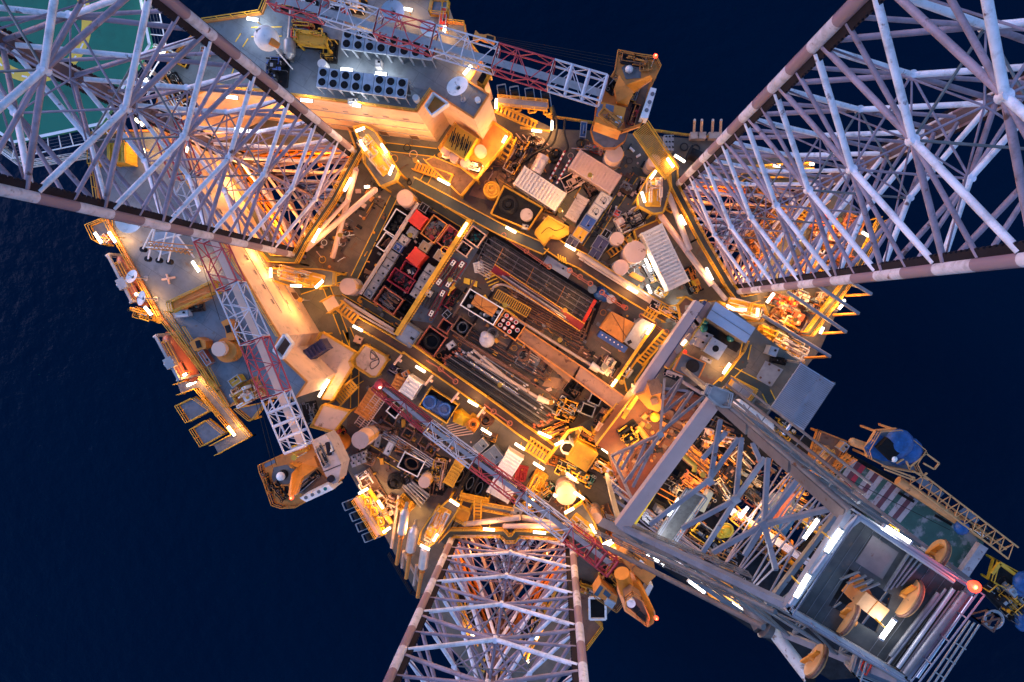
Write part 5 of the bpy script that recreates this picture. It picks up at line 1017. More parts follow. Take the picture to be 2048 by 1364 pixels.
skip_bin(957, 1010, 1020, 1052, 76, 1.3, 'lifeboat', 'small orange-rimmed empty basket beside the coil basket', rim='lifeboat'); skip_bin(1060, 1008, 1150, 1070, 110, 1.4, 'brown', 'square brown-rimmed basket with mesh below the dashed basket', ('dark mesh roll in the square brown basket', 'mesh', ['steel', 'dark'], 'coil'), rim='brown')
skip_bin(837, 1095, 952, 1175, 158, 1.9, 'lifeboat', 'orange and white basket holding an oval coil of black hose', ('oval coil of black hose in the orange and white basket', 'hose coil', ['rubber', 'dark'], 'coil'), rim='lifeboat')
MB().dome(V(1275, 1125, .5), 1.0, .75, 14, 4, full=True).dome(V(1262, 1095, .7), .6, .6, 12, 4, full=True).build('canvas_bag', 'canvas', None, 'crumpled white canvas bag on the dark floor', 'bag')
spool(1315, 1075, 42, .9, .02, 'steel', 'grey coil of wire beside the white canvas bag')
crate(985, 935, 1015, 965, 55, .8, 'dark', 'little black frame box above the square brown basket', .7)
# ---------------------------------------------------------------- pipe racks
reg(0, 0, 1)
pipes(981, 470, 1190, 602, 14, -1.75, 3.2, .09, .9, ['pipe_dark', 'pipe_dark', 'pipe_steel'], 'dark drill pipe in the big bundle with red tips at its lower end', 'dark drill pipes of the big bundle', 9, 1, 'pipe_dark')  # every third pipe is lighter, standing in for highlights on the bundle
for k in range(14): MB().tube(V(1193 - 1.75 * k, 603.5 + 3.2 * k, .9), V(1187 - 1.75 * k, 599.7 + 3.2 * k, .9), .14, 8).build('thread_cap', 'red', None, 'red cap on the lower end of a drill pipe', 'cap', 'red thread caps')
c, L, Wd, a = rect(985, 536, 1165, 655, 17, 1.9); t = thing('pipe_trough', 'long crimson trough with a yellow dotted rim beside the drill pipes', 'trough', (c.x, c.y, .2)); MB().box((c.x, c.y, .8), (L, Wd, 1.0), a).build('body', 'crimson', t)
q = MB(); r = MB()
for s in (-1, 1):
    r.beam(loc2(c, a, -L / 2, s * Wd / 2), loc2(c, a, L / 2, s * Wd / 2), .09, 1.2)
    for k in range(44): q.box(loc2(c, a, (k / 44 - .49) * L, s * Wd / 2, .64), (.15, .14, .08), a)
r.build('rim', 'orange_tan', t); q.build('rim_bolt', 'yellow', t)
for k, m in enumerate(('steel_bright', 'canvas', 'pipe_dark', 'steel_bright')): MB().tube(loc2(c, a, -L * .42 + k * .4, (k - 1.5) * .2, -.45), loc2(c, a, L * .36 - k * .5, (k - 1.5) * .2, -.45), .09, 8).build('pipe', [m, m], None, 'bright pipe lying in the crimson trough', 'pipe', 'pipes in the crimson trough')
reg(950, 600)
pipes(200, 20, 715, 290, 7, 9, -13, .085, .5, ['pipe_rust'], 'rusty pipe between the crimson trough and the long pale pipe', 'rusty pipes below the trough', 20)
pipes(60, 60, 250, 160, 3, 6, -14, .10, .5, ['pipe_dark', 'pipe_pale'], 'short pipe end near the yellow ladder rack', 'short pipes by the ladder rack', 10)
t = thing('long_riser', 'long pale pipe ending in a white wrapped joint above the brown ramp', 'pipe', V(600, 330, .3)); MB().tube(V(250, 110, .9), V(800, 450, .9), .2, 12).build('body', 'pipe_pale', t); MB().tube(V(790, 444, 1), V(845, 480, 1), .55, 14, .4).tube(V(845, 480, 1), V(880, 500, 1), .2, 10).build('wrapped_joint', 'white', t)
t = thing('catwalk_ramp', 'wide rusty brown ramp leading to the drill floor', 'ramp', V(680, 450, 0)); z0 = 1.2
P = [V(340, 195, 1.2), V(715, 445, 1.6), V(640, 565, 1.6), V(285, 260, 1.2)]; MB().prism(P, .05, 1.4).build('lower_plate', 'ramp', t); P = [V(722, 450, 2), V(1060, 690, 5), V(1000, 780, 5), V(680, 540, 2)]
lo = [p - Vector((0, 0, 1.2)) for p in P]; MB().add(P + lo, [(0, 1, 2, 3), (7, 6, 5, 4), (0, 4, 5, 1), (1, 5, 6, 2), (2, 6, 7, 3), (3, 7, 4, 0)]).build('upper_plate', 'ramp', t)
for a, b in (((340, 195, 1.5), (722, 450, 2.1)), ((722, 450, 2.1), (1060, 690, 5.1)), ((285, 260, 1.5), (680, 540, 2.1)), ((680, 540, 2.1), (1000, 780, 5.1))): MB().beam(V(*a), V(*b), .16, .4).build('kerb', 'orange_tan', t)
skid(300, 380, 420, 450, 110, .02, .35, 73, 'grey plate panel with a coiled wire on the rack floor', ('steel', 'pipe_pale'), .2, 'steel'); spool(330, 375, 45, .6, .1, 'pipe_rust', 'round coil of wire on the grey plate panel', 4)
skid(440, 440, 520, 500, 120, .02, .35, 74, 'brown plate panel right of the grey plate panel', ('brown', 'deck_rusty'), .3, 'brown')
for k, (a, b, w) in enumerate((((90, 230), (260, 330), 20), ((500, 520), (700, 560), 110), ((560, 620), (450, 800), 60))): MB().prism([V(*p, .1 + .03 * k) for p in ((a[0], a[1]), (b[0], b[1]), (b[0] - w * .4, b[1] + w * .6), (a[0] - w * .4, a[1] + w * .6))], .02, .1 + .03 * k).build('deck_plate', 'ramp', None, ['narrow', 'wide', 'lower'][k] + ' rusty plate on the floor between ramp and pipe bundle', 'plate')
t = thing('orange_pack', 'orange tarpaulin-covered pack with a blue front right of the drill pipes', 'cargo pack', V(980, 200, 0)); reg(1150, 560, 5.683)
P = [V(x, y, 3.6) for x, y in ((425, 360), (680, 490), (545, 715), (290, 545))]; MB().prism(P, .1, 3.6).build('cover', 'orange_tan', t)
MB().prism([V(x, y, 2.0) for x, y in ((295, 575), (605, 765), (560, 830), (255, 640))], .1, 2.0).build('blue_front', 'blue', t)
for k in range(6): MB().dome(V(310 + 45 * k, 625 + 27 * k, 2.02), .1, .06, 8, 2).build('white_mark', 'white', t)
MB().tube(V(420, 380, 3.65), V(600, 680, 3.65), .03, 5).tube(V(560, 430, 3.65), V(545, 710, 3.65), .03, 5).build('tie_wire', 'dark', t)
t = thing('control_cabin', 'grey-green control cabin with a slanted window beside the orange pack', 'cabin', V(720, 600, 0)); MB().prism([V(x, y, 4) for x, y in ((765, 435), (900, 505), (690, 800), (600, 730), (560, 700), (690, 495))], .1, 4).build('body', 'galv', t)
MB().prism([V(x, y, 4.05) for x, y in ((800, 560), (830, 580), (770, 680), (740, 650))], 4, 4.06).build('window', 'slate', t); MB().box(V(620, 705, 4.1), (.5, .4, .2), .5).build('roof_box', 'dark', t)
MB().beam(V(905, 500, 4.6), V(430, 1200, 3.2), .35, .4).build('guide_beam', 'yellow', None, 'straight yellow beam right of the control cabin', 'beam'); tube_lamp(815, 620, 890, 500, 5.4, 'tube lamp at the upper end of the straight yellow beam', e=350); tube_lamp(415, 1210, 475, 1130, 4.4, 'tube lamp at the lower end of the straight yellow beam', e=350)
stairs(1040, 590, 720, 950, 90, 6, .8, 'long yellow staircase beside the mauve beam', 'yellow'); stairs(930, 430, 790, 350, 110, 4, 2.2, 'short yellow staircase above the control cabin', 'yellow')
skid(450, 900, 350, 1060, 170, .1, .8, 75, 'steel plates stacked right of the white wrapped joint', ('steel', 'steel_blue', 'dark', 'tank_cream'), 1.2)
for k in range(3): MB().beam(V(400 + 30 * k, 880 + 20 * k, .5), V(300 + 30 * k, 1050 + 20 * k, .5), .35, .2).build('steel_bar', 'galv', None, ORD[k] + ' steel bar from left beside the straight yellow beam', 'bar')
skid(620, 1000, 560, 1090, 80, 1, 1, 76, 'grey valve box on the dark walkway below the straight yellow beam', ('galv', 'white', 'steel'), 2)
walkway([(780, 880), (610, 1130), (640, 1250)], 110, 1.0, 'dark walkway with yellow rails between the yellow beam and mauve beam', 'lane')
for x, y, r, m, l in ((200, 100, 50, 'slate', 'violet-blue round can left of the blue tarp heap'), (410, 215, 48, 'canvas', 'pale round can right of the blue tarp heap')): drum(x, y, r, 1.5, .1, m, l, 'can', 'can')
MB().dome(V(290, 150, .6), .9, .8, 12, 4, full=True).dome(V(340, 190, .5), .7, .6, 12, 4, full=True).build('tarp_heap', 'tarp_blue', None, 'heap of blue tarp between two round cans', 'tarp')
for x, y, m, l in ((510, 265, 'dark', 'black'), (555, 300, 'red', 'red')): drum(x, y, 22, 1.3, .1, m, l + ' small can at the railing right of the drill pipes', 'can', 'can')
reg(600, 350)
for i, (a, b) in enumerate((((1390, 410), (1700, 625)), ((1840, 650), (1980, 740)), ((2060, 800), (2220, 905)), ((2330, 960), (2500, 1070)))):
    t = thing('pipe_stopper', ORD[i] + ' salmon ring-ended stopper bar from left on the upper rack rail', 'stopper bar', V(*a, 2)); MB().beam(V(*a, 2.2), V(*b, 2.2), .09, .2).beam(V(a[0] - 6, a[1] + 10, 2.2), V(b[0] - 6, b[1] + 10, 2.2), .07, .2).build('bar', 'lifeboat', t)
    for p in (a, b, ((a[0] + b[0]) / 2, (a[1] + b[1]) / 2)): MB().ring(V(*p, 2.35), .28, .07, 12).build('ring', 'lifeboat', t)
hose([(1310, 790, .5), (1330, 755, .9), (1400, 750, .9), (1500, 800, .9), (1700, 920, .9), (1790, 980, .5)], .16, 'pipe_pale', 'grey gooseneck pipe curving over the yellow ladder rack', 'pipe')
c, L, Wd, a = rect(1335, 810, 1560, 940, 66, .8); t = thing('ladder_rack', 'yellow ladder rack lying between the gooseneck pipe and dashed basket', 'rack', (c.x, c.y, .1)); q = MB()
for s in (-1, 1): q.beam(loc2(c, a, -L / 2, s * Wd / 2), loc2(c, a, L / 2, s * Wd / 2), .12)
for k in range(18): q.beam(loc2(c, a, (k / 17 - .5) * L, -Wd / 2), loc2(c, a, (k / 17 - .5) * L, Wd / 2), .09)
q.build('frame', 'yellow', t)
hose([(1255, 820, .4), (1300, 880, .5), (1400, 920, .5), (1480, 980, .4)], .22, 'paint_yellow', 'yellow flat hose along the long dashed basket')
for k in range(5): MB().beam(V(1250 + 12 * k, 690 + 22 * k, .4), V(1320 + 12 * k, 660 + 22 * k, .4), .16, .2).build('dunnage_bar', 'paint_yellow', None, 'short yellow dunnage bar left of the gooseneck pipe', 'bar', 'yellow dunnage bars')
for k in range(7): MB().tube(V(1235 - 6 * k, 560 + 16 * k, .5), V(1330 - 6 * k, 610 + 16 * k, .5), .09, 8).build('pipe', ['pipe_pale'] * 2, None, 'pale stub pipe at the left end of the big drill pipe bundle', 'pipe', 'pale stub pipes')
reg(650, 650)
pipes(785, 265, 1440, 705, 12, 13, -9, .105, .6, ['pipe_dark', 'pipe_dark', 'steel'], 'black drill pipe with orange ends in the lower bundle', 'drill pipes of the lower bundle', 22, 2, 'lifeboat')
pipes(905, 215, 1440, 590, 6, 14, -9, .105, .6, ['pipe_dark', 'steel_blue', 'pipe_dark'], 'black drill pipe with pale collars in the lower bundle upper half', 'collared pipes of the lower bundle', 30, 2, 'canvas')
MB().tube(V(985, 250, 1.2), V(1320, 475, 1.2), .09, 10).build('pipe', ['steel_bright'] * 2, None, 'single shiny steel pipe on top of the lower bundle', 'pipe')
for a, b, r, m, l in (((970, 200), (1460, 500), .2, 'pipe_pale', 'thick pale pipe along the upper side of the lower bundle'), ((1010, 170), (1285, 400), .18, 'pipe_pale', 'short tan pipe above the thick pale pipe'), ((880, 60), (1400, 380), .19, 'pipe_rust', 'long brown pipe left of the plate panels'), ((900, 95), (1540, 470), .1, 'pipe_rust', 'thin brown pipe beside the plate panels')):
    MB().tube(V(*a, .9), V(*b, .9), r, 12).build('casing_pipe', m, None, l, 'pipe')
MB().tube(V(1450, 495, .9), V(1530, 530, .9), .42, 12, .3).build('wrapped_end', 'white_rust', None, 'white wrapped end piece on the thick pale pipe', 'pipe end')
crate(845, 120, 870, 155, 60, .9, 'white', 'small white box above the orange pipe ends', .8)
# walkways round the pipe deck
reg(600, 350)
walkway([(770, 55), (1210, 290), (1420, 400), (1650, 500), (1670, 480)], 72, 2.4, 'yellow railed walkway along the upper edge of the pipe deck', 'lane', z0=.02)
stairs(1040, 30, 780, -60, 55, 2.4, .3, 'slatted yellow stair at the left end of the upper pipe deck walkway', 'yellow_deep')
reg(1000, 250)
walkway([(330, 800), (440, 875), (560, 930), (880, 1140), (1150, 1300)], 105, 2.4, 'wide brown walkway beside the mud pipes on the right', 'lane_brown', z0=.02)
MB().tube(V(530, 870, 3.1), V(1190, 1290, 3.1), .3, 12).tube(V(540, 905, 2.9), V(1180, 1310, 2.9), .16, 10).tube(V(560, 890, 3.5), V(1160, 1265, 3.5), .12, 8).build('mud_line', 'pipe_pale', None, 'bundle of pale pink mud pipes along the wide brown walkway', 'pipes')
crate(310, 915, 480, 1020, 60, 1.6, 'galv', 'long grey tray of small items beside the drill pipes', 1.0)
for k in range(4): MB().beam(V(395 + 16 * k, 880 + 8 * k, 2.46), V(405 + 16 * k, 925 + 8 * k, 2.46), .14, .02).build('hazard_stripe', 'paint_yellow', hull)
lamp_row([(445, 815, 515, 855), (865, 1105, 940, 1145), (40, 695, 110, 735), (-425, 365, -340, 410)], 4.4, 'along the upper edge walkway of the pipe deck', False, 240)
reg(600, 350)
walkway([(175, 905), (250, 860)], 90, 3.0, 'small peach landing at the left corner of the pipe deck', 'wall_cream', z0=.02)
stairs(265, 880, 395, 985, 70, 3, 2.6, 'yellow slatted stair below the left corner landing', 'yellow_deep')
walkway([(395, 1000), (590, 1110), (720, 1190)], 66, 2.4, 'yellow railed walkway along the lower left edge of the pipe deck', 'lane_brown', z0=.02)
MB().tube(V(300, 850, 2.6), V(640, 1060, 2.6), .22, 12).tube(V(320, 900, 3.2), V(650, 1090, 3.2), .12, 10).build('mud_line', 'pipe_pale', None, 'pale pipes along the lower left walkway of the pipe deck', 'pipes')
reg(650, 650)
walkway([(560, 150), (760, 290), (1090, 520), (1330, 700), (1560, 860)], 78, 2.4, 'long brown walkway along the lower edge of the pipe deck', 'lane_brown', z0=.02)
lamp_row([(190, 5, 258, 42), (618, 280, 685, 322), (975, 515, 1045, 555), (1065, 705, 1135, 748), (1295, 808, 1362, 850), (1420, 938, 1495, 985), (1645, 1010, 1715, 1060)], 4.4, 'along the lower edge walkway of the pipe deck', False, 200)
for i, (a, b) in enumerate((((690, 240), (790, 300)), ((770, 290), (890, 385)), ((1085, 540), (1150, 590)), ((1160, 600), (1260, 670)))):
    MB().beam(V(*a, 3.0), V(*b, 3.0), .1, .3).ring(V(*b, 3.1), .3, .08, 12).build('stopper_bar', 'lifeboat', None, ORD[i] + ' salmon stopper bar from left on the lower rack rail', 'stopper bar')
for i, (x, y) in enumerate(((500, 235), (712, 375), (890, 490), (1070, 590))):
    MB().beam(V(x, y, 0), V(x, y, 3.0), .3).tube(V(x - 30, y + 35, 3), V(x + 22, y - 30, 3.2), .15, 8).tube(V(x, y, 3), V(x + 20, y + 12, 3.1), .2, 8).build('roller_bracket', 'tank_cream', None, ORD[i] + ' pink roller bracket from left under the lower walkway lamps', 'bracket')
stairs(1530, 900, 1380, 800, 90, 3.5, 2.4, 'broad yellow staircase at the right end of the lower walkway', 'yellow')
# more racked pipes, rack sills and straps on the pipe deck
reg(950, 600)
pipes(215, 130, 800, 455, 4, -7, 11, .09, .35, ['pipe_dark', 'pipe_steel'], 'dark pipe tucked below the long pale pipe', 'dark pipes below the long pale pipe', 18)
pipes(-60, 250, 470, 560, 5, 9, -13, .09, .3, ['pipe_dark', 'pipe_rust'], 'brown-black pipe above the lower bundle', 'brown-black pipes above the lower bundle', 25)
pipes(640, 330, 760, 400, 4, 10, -14, .09, .3, ['pipe_rust'], 'short rusty pipe right of the rusty pipe group', 'short rusty pipes', 12)
reg(0, 0, 1)
for i in range(7):
    a = V(975 + 31 * i, 478 + 19 * i, 1.25); b = V(955 + 31 * i, 518 + 19 * i, 1.25); MB().beam(a, b, .07, .06).build('strap_bar', 'orange_tan' if i % 2 else 'steel', None, ORD[i] + ' strap bar from left across the big drill pipe bundle', 'strap bar')
rn = random.Random(12)
for i in range(9):
    x, y = 950 + 36 * i, 560 + 22 * i; a, b = V(x, y, .25), V(x - 45, y + 75, .25); MB().beam(a, b, .3, .4).build('rack_sill', 'leg_dark' if i % 2 else 'brown', None, ORD[i] + ' dark rack sill from left across the pipe deck floor', 'rack sill')
for i, (x, y, z, l, e) in enumerate(((820, 470, 9, 'added amber flood lamp over the cargo bay', 420), (900, 560, 9, 'added amber flood lamp over the crimson racks', 420), (1010, 610, 10, 'added amber flood lamp over the long dashed basket', 420), (1120, 680, 10, 'added amber flood lamp over the brown plate panels', 420), (1000, 770, 9, 'added amber flood lamp over the lower pipe bundle', 420), (850, 860, 8, 'added amber flood lamp over the slim pale pipes', 420), (1260, 480, 9, 'added amber flood lamp over the round tank group', 300), (1180, 350, 9, 'added amber flood lamp over the pinkish container', 420), (680, 470, 7, 'added amber flood lamp by the left leg braces', 300))): added_floodlight(x, y, z, l, e, 3)
reg(650, 650)
for i, (x, y, w, h, l, pal) in enumerate([(420, 720, 150, 60, 'brown pipe ends above the black basket', ('brown', 'pipe_rust', 'dark')), (300, 900, 90, 60, 'dark junk right of the white sacks', ('dark', 'brown', 'steel')), (560, 830, 120, 60, 'rust-brown grating pieces below the slim pipes', ('brown', 'orange_tan', 'dark')), (700, 700, 100, 60, 'dark lit hoses beside the boom middle', ('dark', 'rubber', 'pipe_rust')), (860, 780, 90, 60, 'tan frames under the white boom section', ('tank_cream', 'brown', 'steel')),
        (760, 1000, 90, 60, 'small grey pump set left of the yellow container', ('steel', 'dark', 'yellow')), (1400, 1230, 110, 60, 'yellow ladder pieces below the pale container', ('yellow', 'yellow_deep', 'dark')), (1230, 1250, 130, 50, 'dark red boxes below the pale container', ('crimson', 'dark', 'yellow_deep')), (1580, 930, 110, 60, 'orange pipe pile beside the glowing yellow box', ('orange', 'yellow_deep', 'dark')), (1120, 760, 100, 50, 'steel hatches above the slate blue boxes', ('steel', 'yellow_deep', 'dark')), (300, 580, 60, 50, 'brown scraps beside the peach container', ('brown', 'orange_tan')), (480, 1200, 90, 60, 'grey valves above the yellow ladder cage', ('galv', 'brown', 'tank_cream'))]):
    skid(x - w / 2, y - h * .3, x + w / 2, y + h * .3, h * 1.2, .06, 1.3, 400 + i, l, pal, 1.8, 'brown')
reg(1000, 250)
for i, (x, y, w, h, l, pal) in enumerate([(250, 130, 120, 70, 'grey pump pieces above the white container', ('steel', 'dark', 'pipe_pale')), (640, 160, 110, 60, 'pale fittings right of the pinkish container', ('tank_cream', 'steel', 'red')), (860, 430, 60, 60, 'little grey fittings inside the dark lane bend', ('steel', 'galv')), (1150, 560, 60, 60, 'yellow valve stand below the lit jacking platform', ('yellow', 'steel')), (700, 960, 90, 40, 'dark pipe rack left of the lowest tank', ('dark', 'steel', 'pipe_rust')), (1090, 1150, 60, 60, 'pale valves at the foot of the longest container', ('white', 'yellow', 'galv')), (350, 590, 80, 40, 'rusty saddle below the white container', ('brown', 'dark', 'orange_tan')), (30, 250, 90, 70, 'brown clutter below the yellow corner stair', ('brown', 'pipe_rust', 'yellow_deep'))]):
    skid(x - w / 2, y - h * .3, x + w / 2, y + h * .3, h, .06, 1.2, 430 + i, l, pal, 1.8, 'brown')
reg(1480, 280, 2.9667)
for i, (x, y, w, h, l, pal) in enumerate([(120, 330, 160, 80, 'orange pipes crossing behind the right leg', ('orange', 'pipe_rust', 'tank_cream')), (300, 420, 160, 80, 'yellow valves behind the right leg middle', ('yellow', 'orange', 'steel')), (480, 500, 160, 80, 'red and orange pumps behind the right leg', ('lifeboat', 'orange', 'red')), (560, 700, 150, 80, 'tan tanks near the outer right edge', ('tank_cream', 'orange_tan', 'lifeboat')), (400, 760, 160, 80, 'cream pipes below the orange engines', ('tank_cream', 'yellow', 'orange')), (650, 500, 100, 80, 'orange deck boxes near the right corner', ('lifeboat', 'orange_tan')), (240, 960, 140, 80, 'steel rails left of the orange engine blocks', ('steel', 'red', 'yellow_deep')), (500, 960, 120, 70, 'yellow pipe rack at the outrigger beams', ('yellow', 'tank_cream', 'galv'))]):
    skid(x - w / 2, y - h * .3, x + w / 2, y + h * .3, h, .2, 2.2, 450 + i, l, pal, 1.5, 'brown')
# loose small gear nobody could count, lying over the working decks
def litter(pts, n, z, seed, lab, mats=('dark', 'brown', 'steel', 'pipe_rust', 'yellow_deep', 'tank_cream', 'rubber', 'orange_tan')):
    rn = random.Random(seed); P = [V(x, y, z) for x, y in pts]; q = MB()
    for k in range(n):
        a, b, c = rn.random(), rn.random(), P; p = c[0].lerp(c[1], a).lerp(c[3].lerp(c[2], a), b); m = rn.randrange(len(mats)); an = rn.choice((-.57, 1.0, rn.random() * 3)); s = rn.uniform(.12, .5); kd = rn.random()
        if kd < .4: q.box((p.x, p.y, z + s * .35), (s * rn.uniform(1, 2.2), s, s * .7), an, m)
        elif kd < .75: e = Vector((math.cos(an), math.sin(an), 0)) * s * 4; q.tube(p + Vector((0, 0, .12)), p + e + Vector((0, 0, .12)), rn.choice((.04, .07, .1)), 6, mi=m)
        elif kd < .9: q.cyl(p, s * .5, z, z + s, 10, m)
        else: q.ring((p.x, p.y, z + .08), s, .04, 12, m)
    q.build('loose_gear', list(mats), None, lab, 'loose gear', kind='stuff')
reg(0, 0, 1)
litter([(940, 450), (1280, 640), (1150, 850), (800, 690)], 330, .03, 1, 'loose fittings, short pipes and scraps strewn over the pipe deck floor')
litter([(730, 770), (1180, 1010), (1080, 1040), (690, 920)], 300, .02, 2, 'loose tools and scraps strewn over the deck below the pipe racks')
litter([(960, 290), (1320, 300), (1250, 520), (960, 390)], 260, .03, 3, 'loose gear strewn over the deck between the containers at the top')
litter([(650, 420), (790, 320), (760, 400), (640, 560)], 90, .03, 4, 'loose gear strewn on the deck beside the left leg walkway')
litter([(1200, 420), (1300, 430), (1380, 600), (1280, 580)], 120, .03, 5, 'loose gear strewn around the round tank group')
litter([(770, 420), (920, 450), (800, 680), (690, 590)], 120, .03, 6, 'loose gear between crates in the cargo bay')
litter([(1420, 860), (1640, 940), (1560, 1130), (1350, 1030)], 260, 8.1, 7, 'loose hoses and machine parts on the dark floor under the derrick', ('dark', 'brown', 'orange', 'steel', 'yellow', 'pipe_rust', 'lifeboat'))
litter([(1280, 830), (1420, 800), (1360, 900), (1230, 960)], 120, 12.02, 8, 'loose tools on the amber drill floor', ('dark', 'brown', 'orange_tan', 'pipe_rust'))
reg(650, 650)
pipes(800, 240, 1455, 690, 10, 13, -9, .075, .45, ['pipe_dark', 'pipe_steel', 'pipe_rust'], 'slim pipe with orange ends low in the lower bundle', 'slim pipes of the lower bundle', 26, 1, 'lifeboat')
pipes(1010, 240, 1330, 450, 5, 16, -8, .08, .85, ['steel_blue', 'pipe_dark'], 'grey-blue pipe lying on the upper half of the lower bundle', 'grey-blue pipes on the lower bundle', 20, 1, 'canvas')
reg(950, 600)
pipes(240, 75, 700, 330, 6, 8, -11, .07, .4, ['pipe_dark', 'pipe_rust'], 'thin dark pipe among the rusty pipes', 'thin dark pipes below the trough', 24)
pipes(780, 40, 700, 250, 5, 12, 5, .1, .35, ['leg_dark', 'brown'], 'dark bar lying crosswise below the red pipe caps', 'dark bars beside the red caps', 6)
pipes(650, 440, 840, 560, 5, 8, -13, .09, .4, ['pipe_rust', 'pipe_dark'], 'rusty pipe between the ramp and the white wrapped joint', 'rusty pipes beside the ramp', 12)
# ---------------------------------------------------------------- deck above the pipe racks
reg(1000, 250)
container(130, 340, 412, 525, 137, 2.9, 'white_rust', 'rust-flecked white container lit bright beside the yellow sump'); container(508, 228, 790, 405, 137, 2.9, 'tank_cream', 'pinkish rusty container below the upper crane'); container(1035, 705, 1222, 1095, 148, 5.2, 'white_rust', 'longest white container standing right of the largest tank', 3.2)
MB().tube(V(300, 210, 2), V(240, 325, 2), .75, 20).ring(V(285, 240, 2), .78, .06, 20, ax=(V(240, 325) - V(300, 210))).ring(V(255, 300, 2), .78, .06, 20, ax=(V(240, 325) - V(300, 210))).build('silver_vessel', 'insul', None, 'shiny silver drum lying left of the white container top', 'vessel')
spool(380, 195, 50, 1.5, .02, 'rubber', 'black hose coil right of the shiny silver drum')
for i, (a, b) in enumerate((((445, 175), (340, 370)), ((485, 225), (385, 400)))):
    q = MB(); A, B = V(*a, 1.2), V(*b, 1.2)
    for k in range(12): q.tube(A.lerp(B, k / 12), A.lerp(B, (k + 1) / 12), .12, 8, mi=k % 2)
    q.build('striped_pole', ['crimson', 'white'], None, ('left', 'right')[i] + ' red and white striped pole between the two containers', 'pole')
skid(430, 420, 560, 350, 110, .05, 1.5, 81, 'pale lattice frame standing between the two white containers', ('tank_cream', 'tank_cream', 'dark'), 1.6); skid(180, 120, 60, 330, 90, .05, 1.6, 82, 'tangle of brown pipework left of the silver drum', ('pipe_rust', 'yellow_deep', 'pipe_pale', 'dark'), 2.0, 'brown')
skid(600, 400, 640, 480, 60, .05, 1.2, 83, 'dark pump tangle below the pinkish container', ('dark', 'brown', 'pipe_rust', 'steel'), 2)
c, L, Wd, a = rect(570, 490, 480, 640, 82, 2.4); container(570, 490, 480, 640, 82, 2.4, 'pipe_pale', 'narrow brown-grey box below the pinkish container', 2.2, None)
for i, (x, y, s, m, l) in enumerate([(705, 512, 96, 'white_rust', 'pale box with a coiled wire at the top of the box row'), (652, 588, 90, 'white_rust', 'pale box with a wire loop second in the box row'), (600, 665, 92, 'blue', 'blue box with white marks in the middle of the box row'), (545, 745, 92, 'yellow', 'yellow box fourth in the box row'), (492, 800, 82, 'navy', 'navy box at the foot of the box row'),  # fourth box has a yellow material
        (685, 812, 94, 'navy', 'large navy box beside the small upper tank'), (645, 886, 84, 'navy', 'navy box with white marks right below the large navy box'), (725, 742, 56, 'black', 'small black box above the large navy box')]):
    crate(x + s * .27, y - s * .42, x - s * .27, y + s * .42, s * .95, 1.7, m, l, 1.5, group='boxes beside the dark lane')
    if i < 2: hose([(x - 25, y + 10, 1.76), (x - 5, y - 22, 1.78), (x + 22, y - 5, 1.76), (x + 5, y + 20, 1.78), (x - 22, y - 8, 1.76)], .025, 'dark', ('upper', 'lower')[i] + ' loop of black wire on a pale box of the box row', 'wire')
reg(850, 0)
t = thing('yellow_pot', 'round yellow pot with coiled gear beside the pit basket', 'pot', V(460, 1290, 0)); MB().cyl(V(455, 1295, 2), M_(58, 2), 0, 1.9, 24).build('shell', 'yellow_deep', t); MB().ring(V(455, 1295, 2), M_(52, 2), .12, 24).ring(V(460, 1300, 2), M_(32, 2), .1, 18).ring(V(450, 1280, 2.2), M_(24, 2), .1, 18, ax=(.5, 0, 1)).build('coil', 'yellow', t)
MB().prism([V(x, y, .05) for x, y in ((380, 1180), (520, 1160), (540, 1230), (510, 1330), (420, 1364), (300, 1330))], .02, .05).build('deck_plate', 'ramp', None, 'bright amber deck plate around the round yellow pot', 'plate')
platform([(0, 1095), (60, 1068), (370, 1195), (250, 1340)], 2.2, 'rusty brown hatch roof with a yellow edge below the drum terrace', 'brown', open_=(0, 1))
reg(1000, 250)
t = platform([(30, 420), (290, 570), (195, 715), (-60, 610)], 1.6, 'yellow-rimmed pit basket with black coils and a pale drum', 'dark'); spool(55, 540, 62, 2.5, 1.62, 'rubber', 'dark coil in the left half of the pit basket'); drum(180, 610, 42, 2.9, 1.62, 'pipe_pale', 'pale round drum in the right half of the pit basket')
P = [(330, 628), (465, 700), (468, 740), (400, 780), (340, 770), (300, 855 - 30), (238, 740), (250, 715)]
platform(P, 2.8, 'yellow-walled tray with a bright floor below the white container', 'paint_yellow'); hose([(380, 650, 2.85), (440, 690, 2.9), (380, 720, 2.85), (330, 700, 2.85), (280, 740, 2.85)], .03, 'dark', 'black wire lying in the yellow-walled tray', 'wire')
crate(150, 690, 190, 700, 34, 2.4, 'white', 'small white box at the right corner of the pit basket', .7); floor_patch([(300, 590), (520, 700), (490, 740), (280, 600)], .03, 'ramp')
skid(800, 700, 950, 620, 120, .05, 1.8, 84, 'white rusty machine block right of the dark lane', ('white_rust', 'white_rust', 'dark', 'tank_cream'), 2.2, 'white_rust'); crate(780, 590, 820, 610, 44, 1.3, 'red', 'small bright red box on the deck beside the dark lane', 1.0)
stairs(905, 765, 735, 890, 50, 2.4, .2, 'brown slatted stair between the small upper tank and largest tank', 'yellow_deep'); skid(985, 380, 940, 480, 50, .05, 1.4, 85, 'cream cabinet beside the brightly lit jacking platform', ('tank_cream', 'wall_cream'), 1.5)
MB().prism([V(x, y, .9) for x, y in ((905, 1000), (990, 1045), (965, 1070), (880, 1025))], .05, .9).build('plate_stack', 'orange', None, 'flat orange plate stack below the lowest tank', 'plate')
platform([(910, 720), (1075, 650), (1100, 690), (960, 760), (930, 800)], 1.5, 'brown landing with a yellow rail above the longest white container', 'brown')
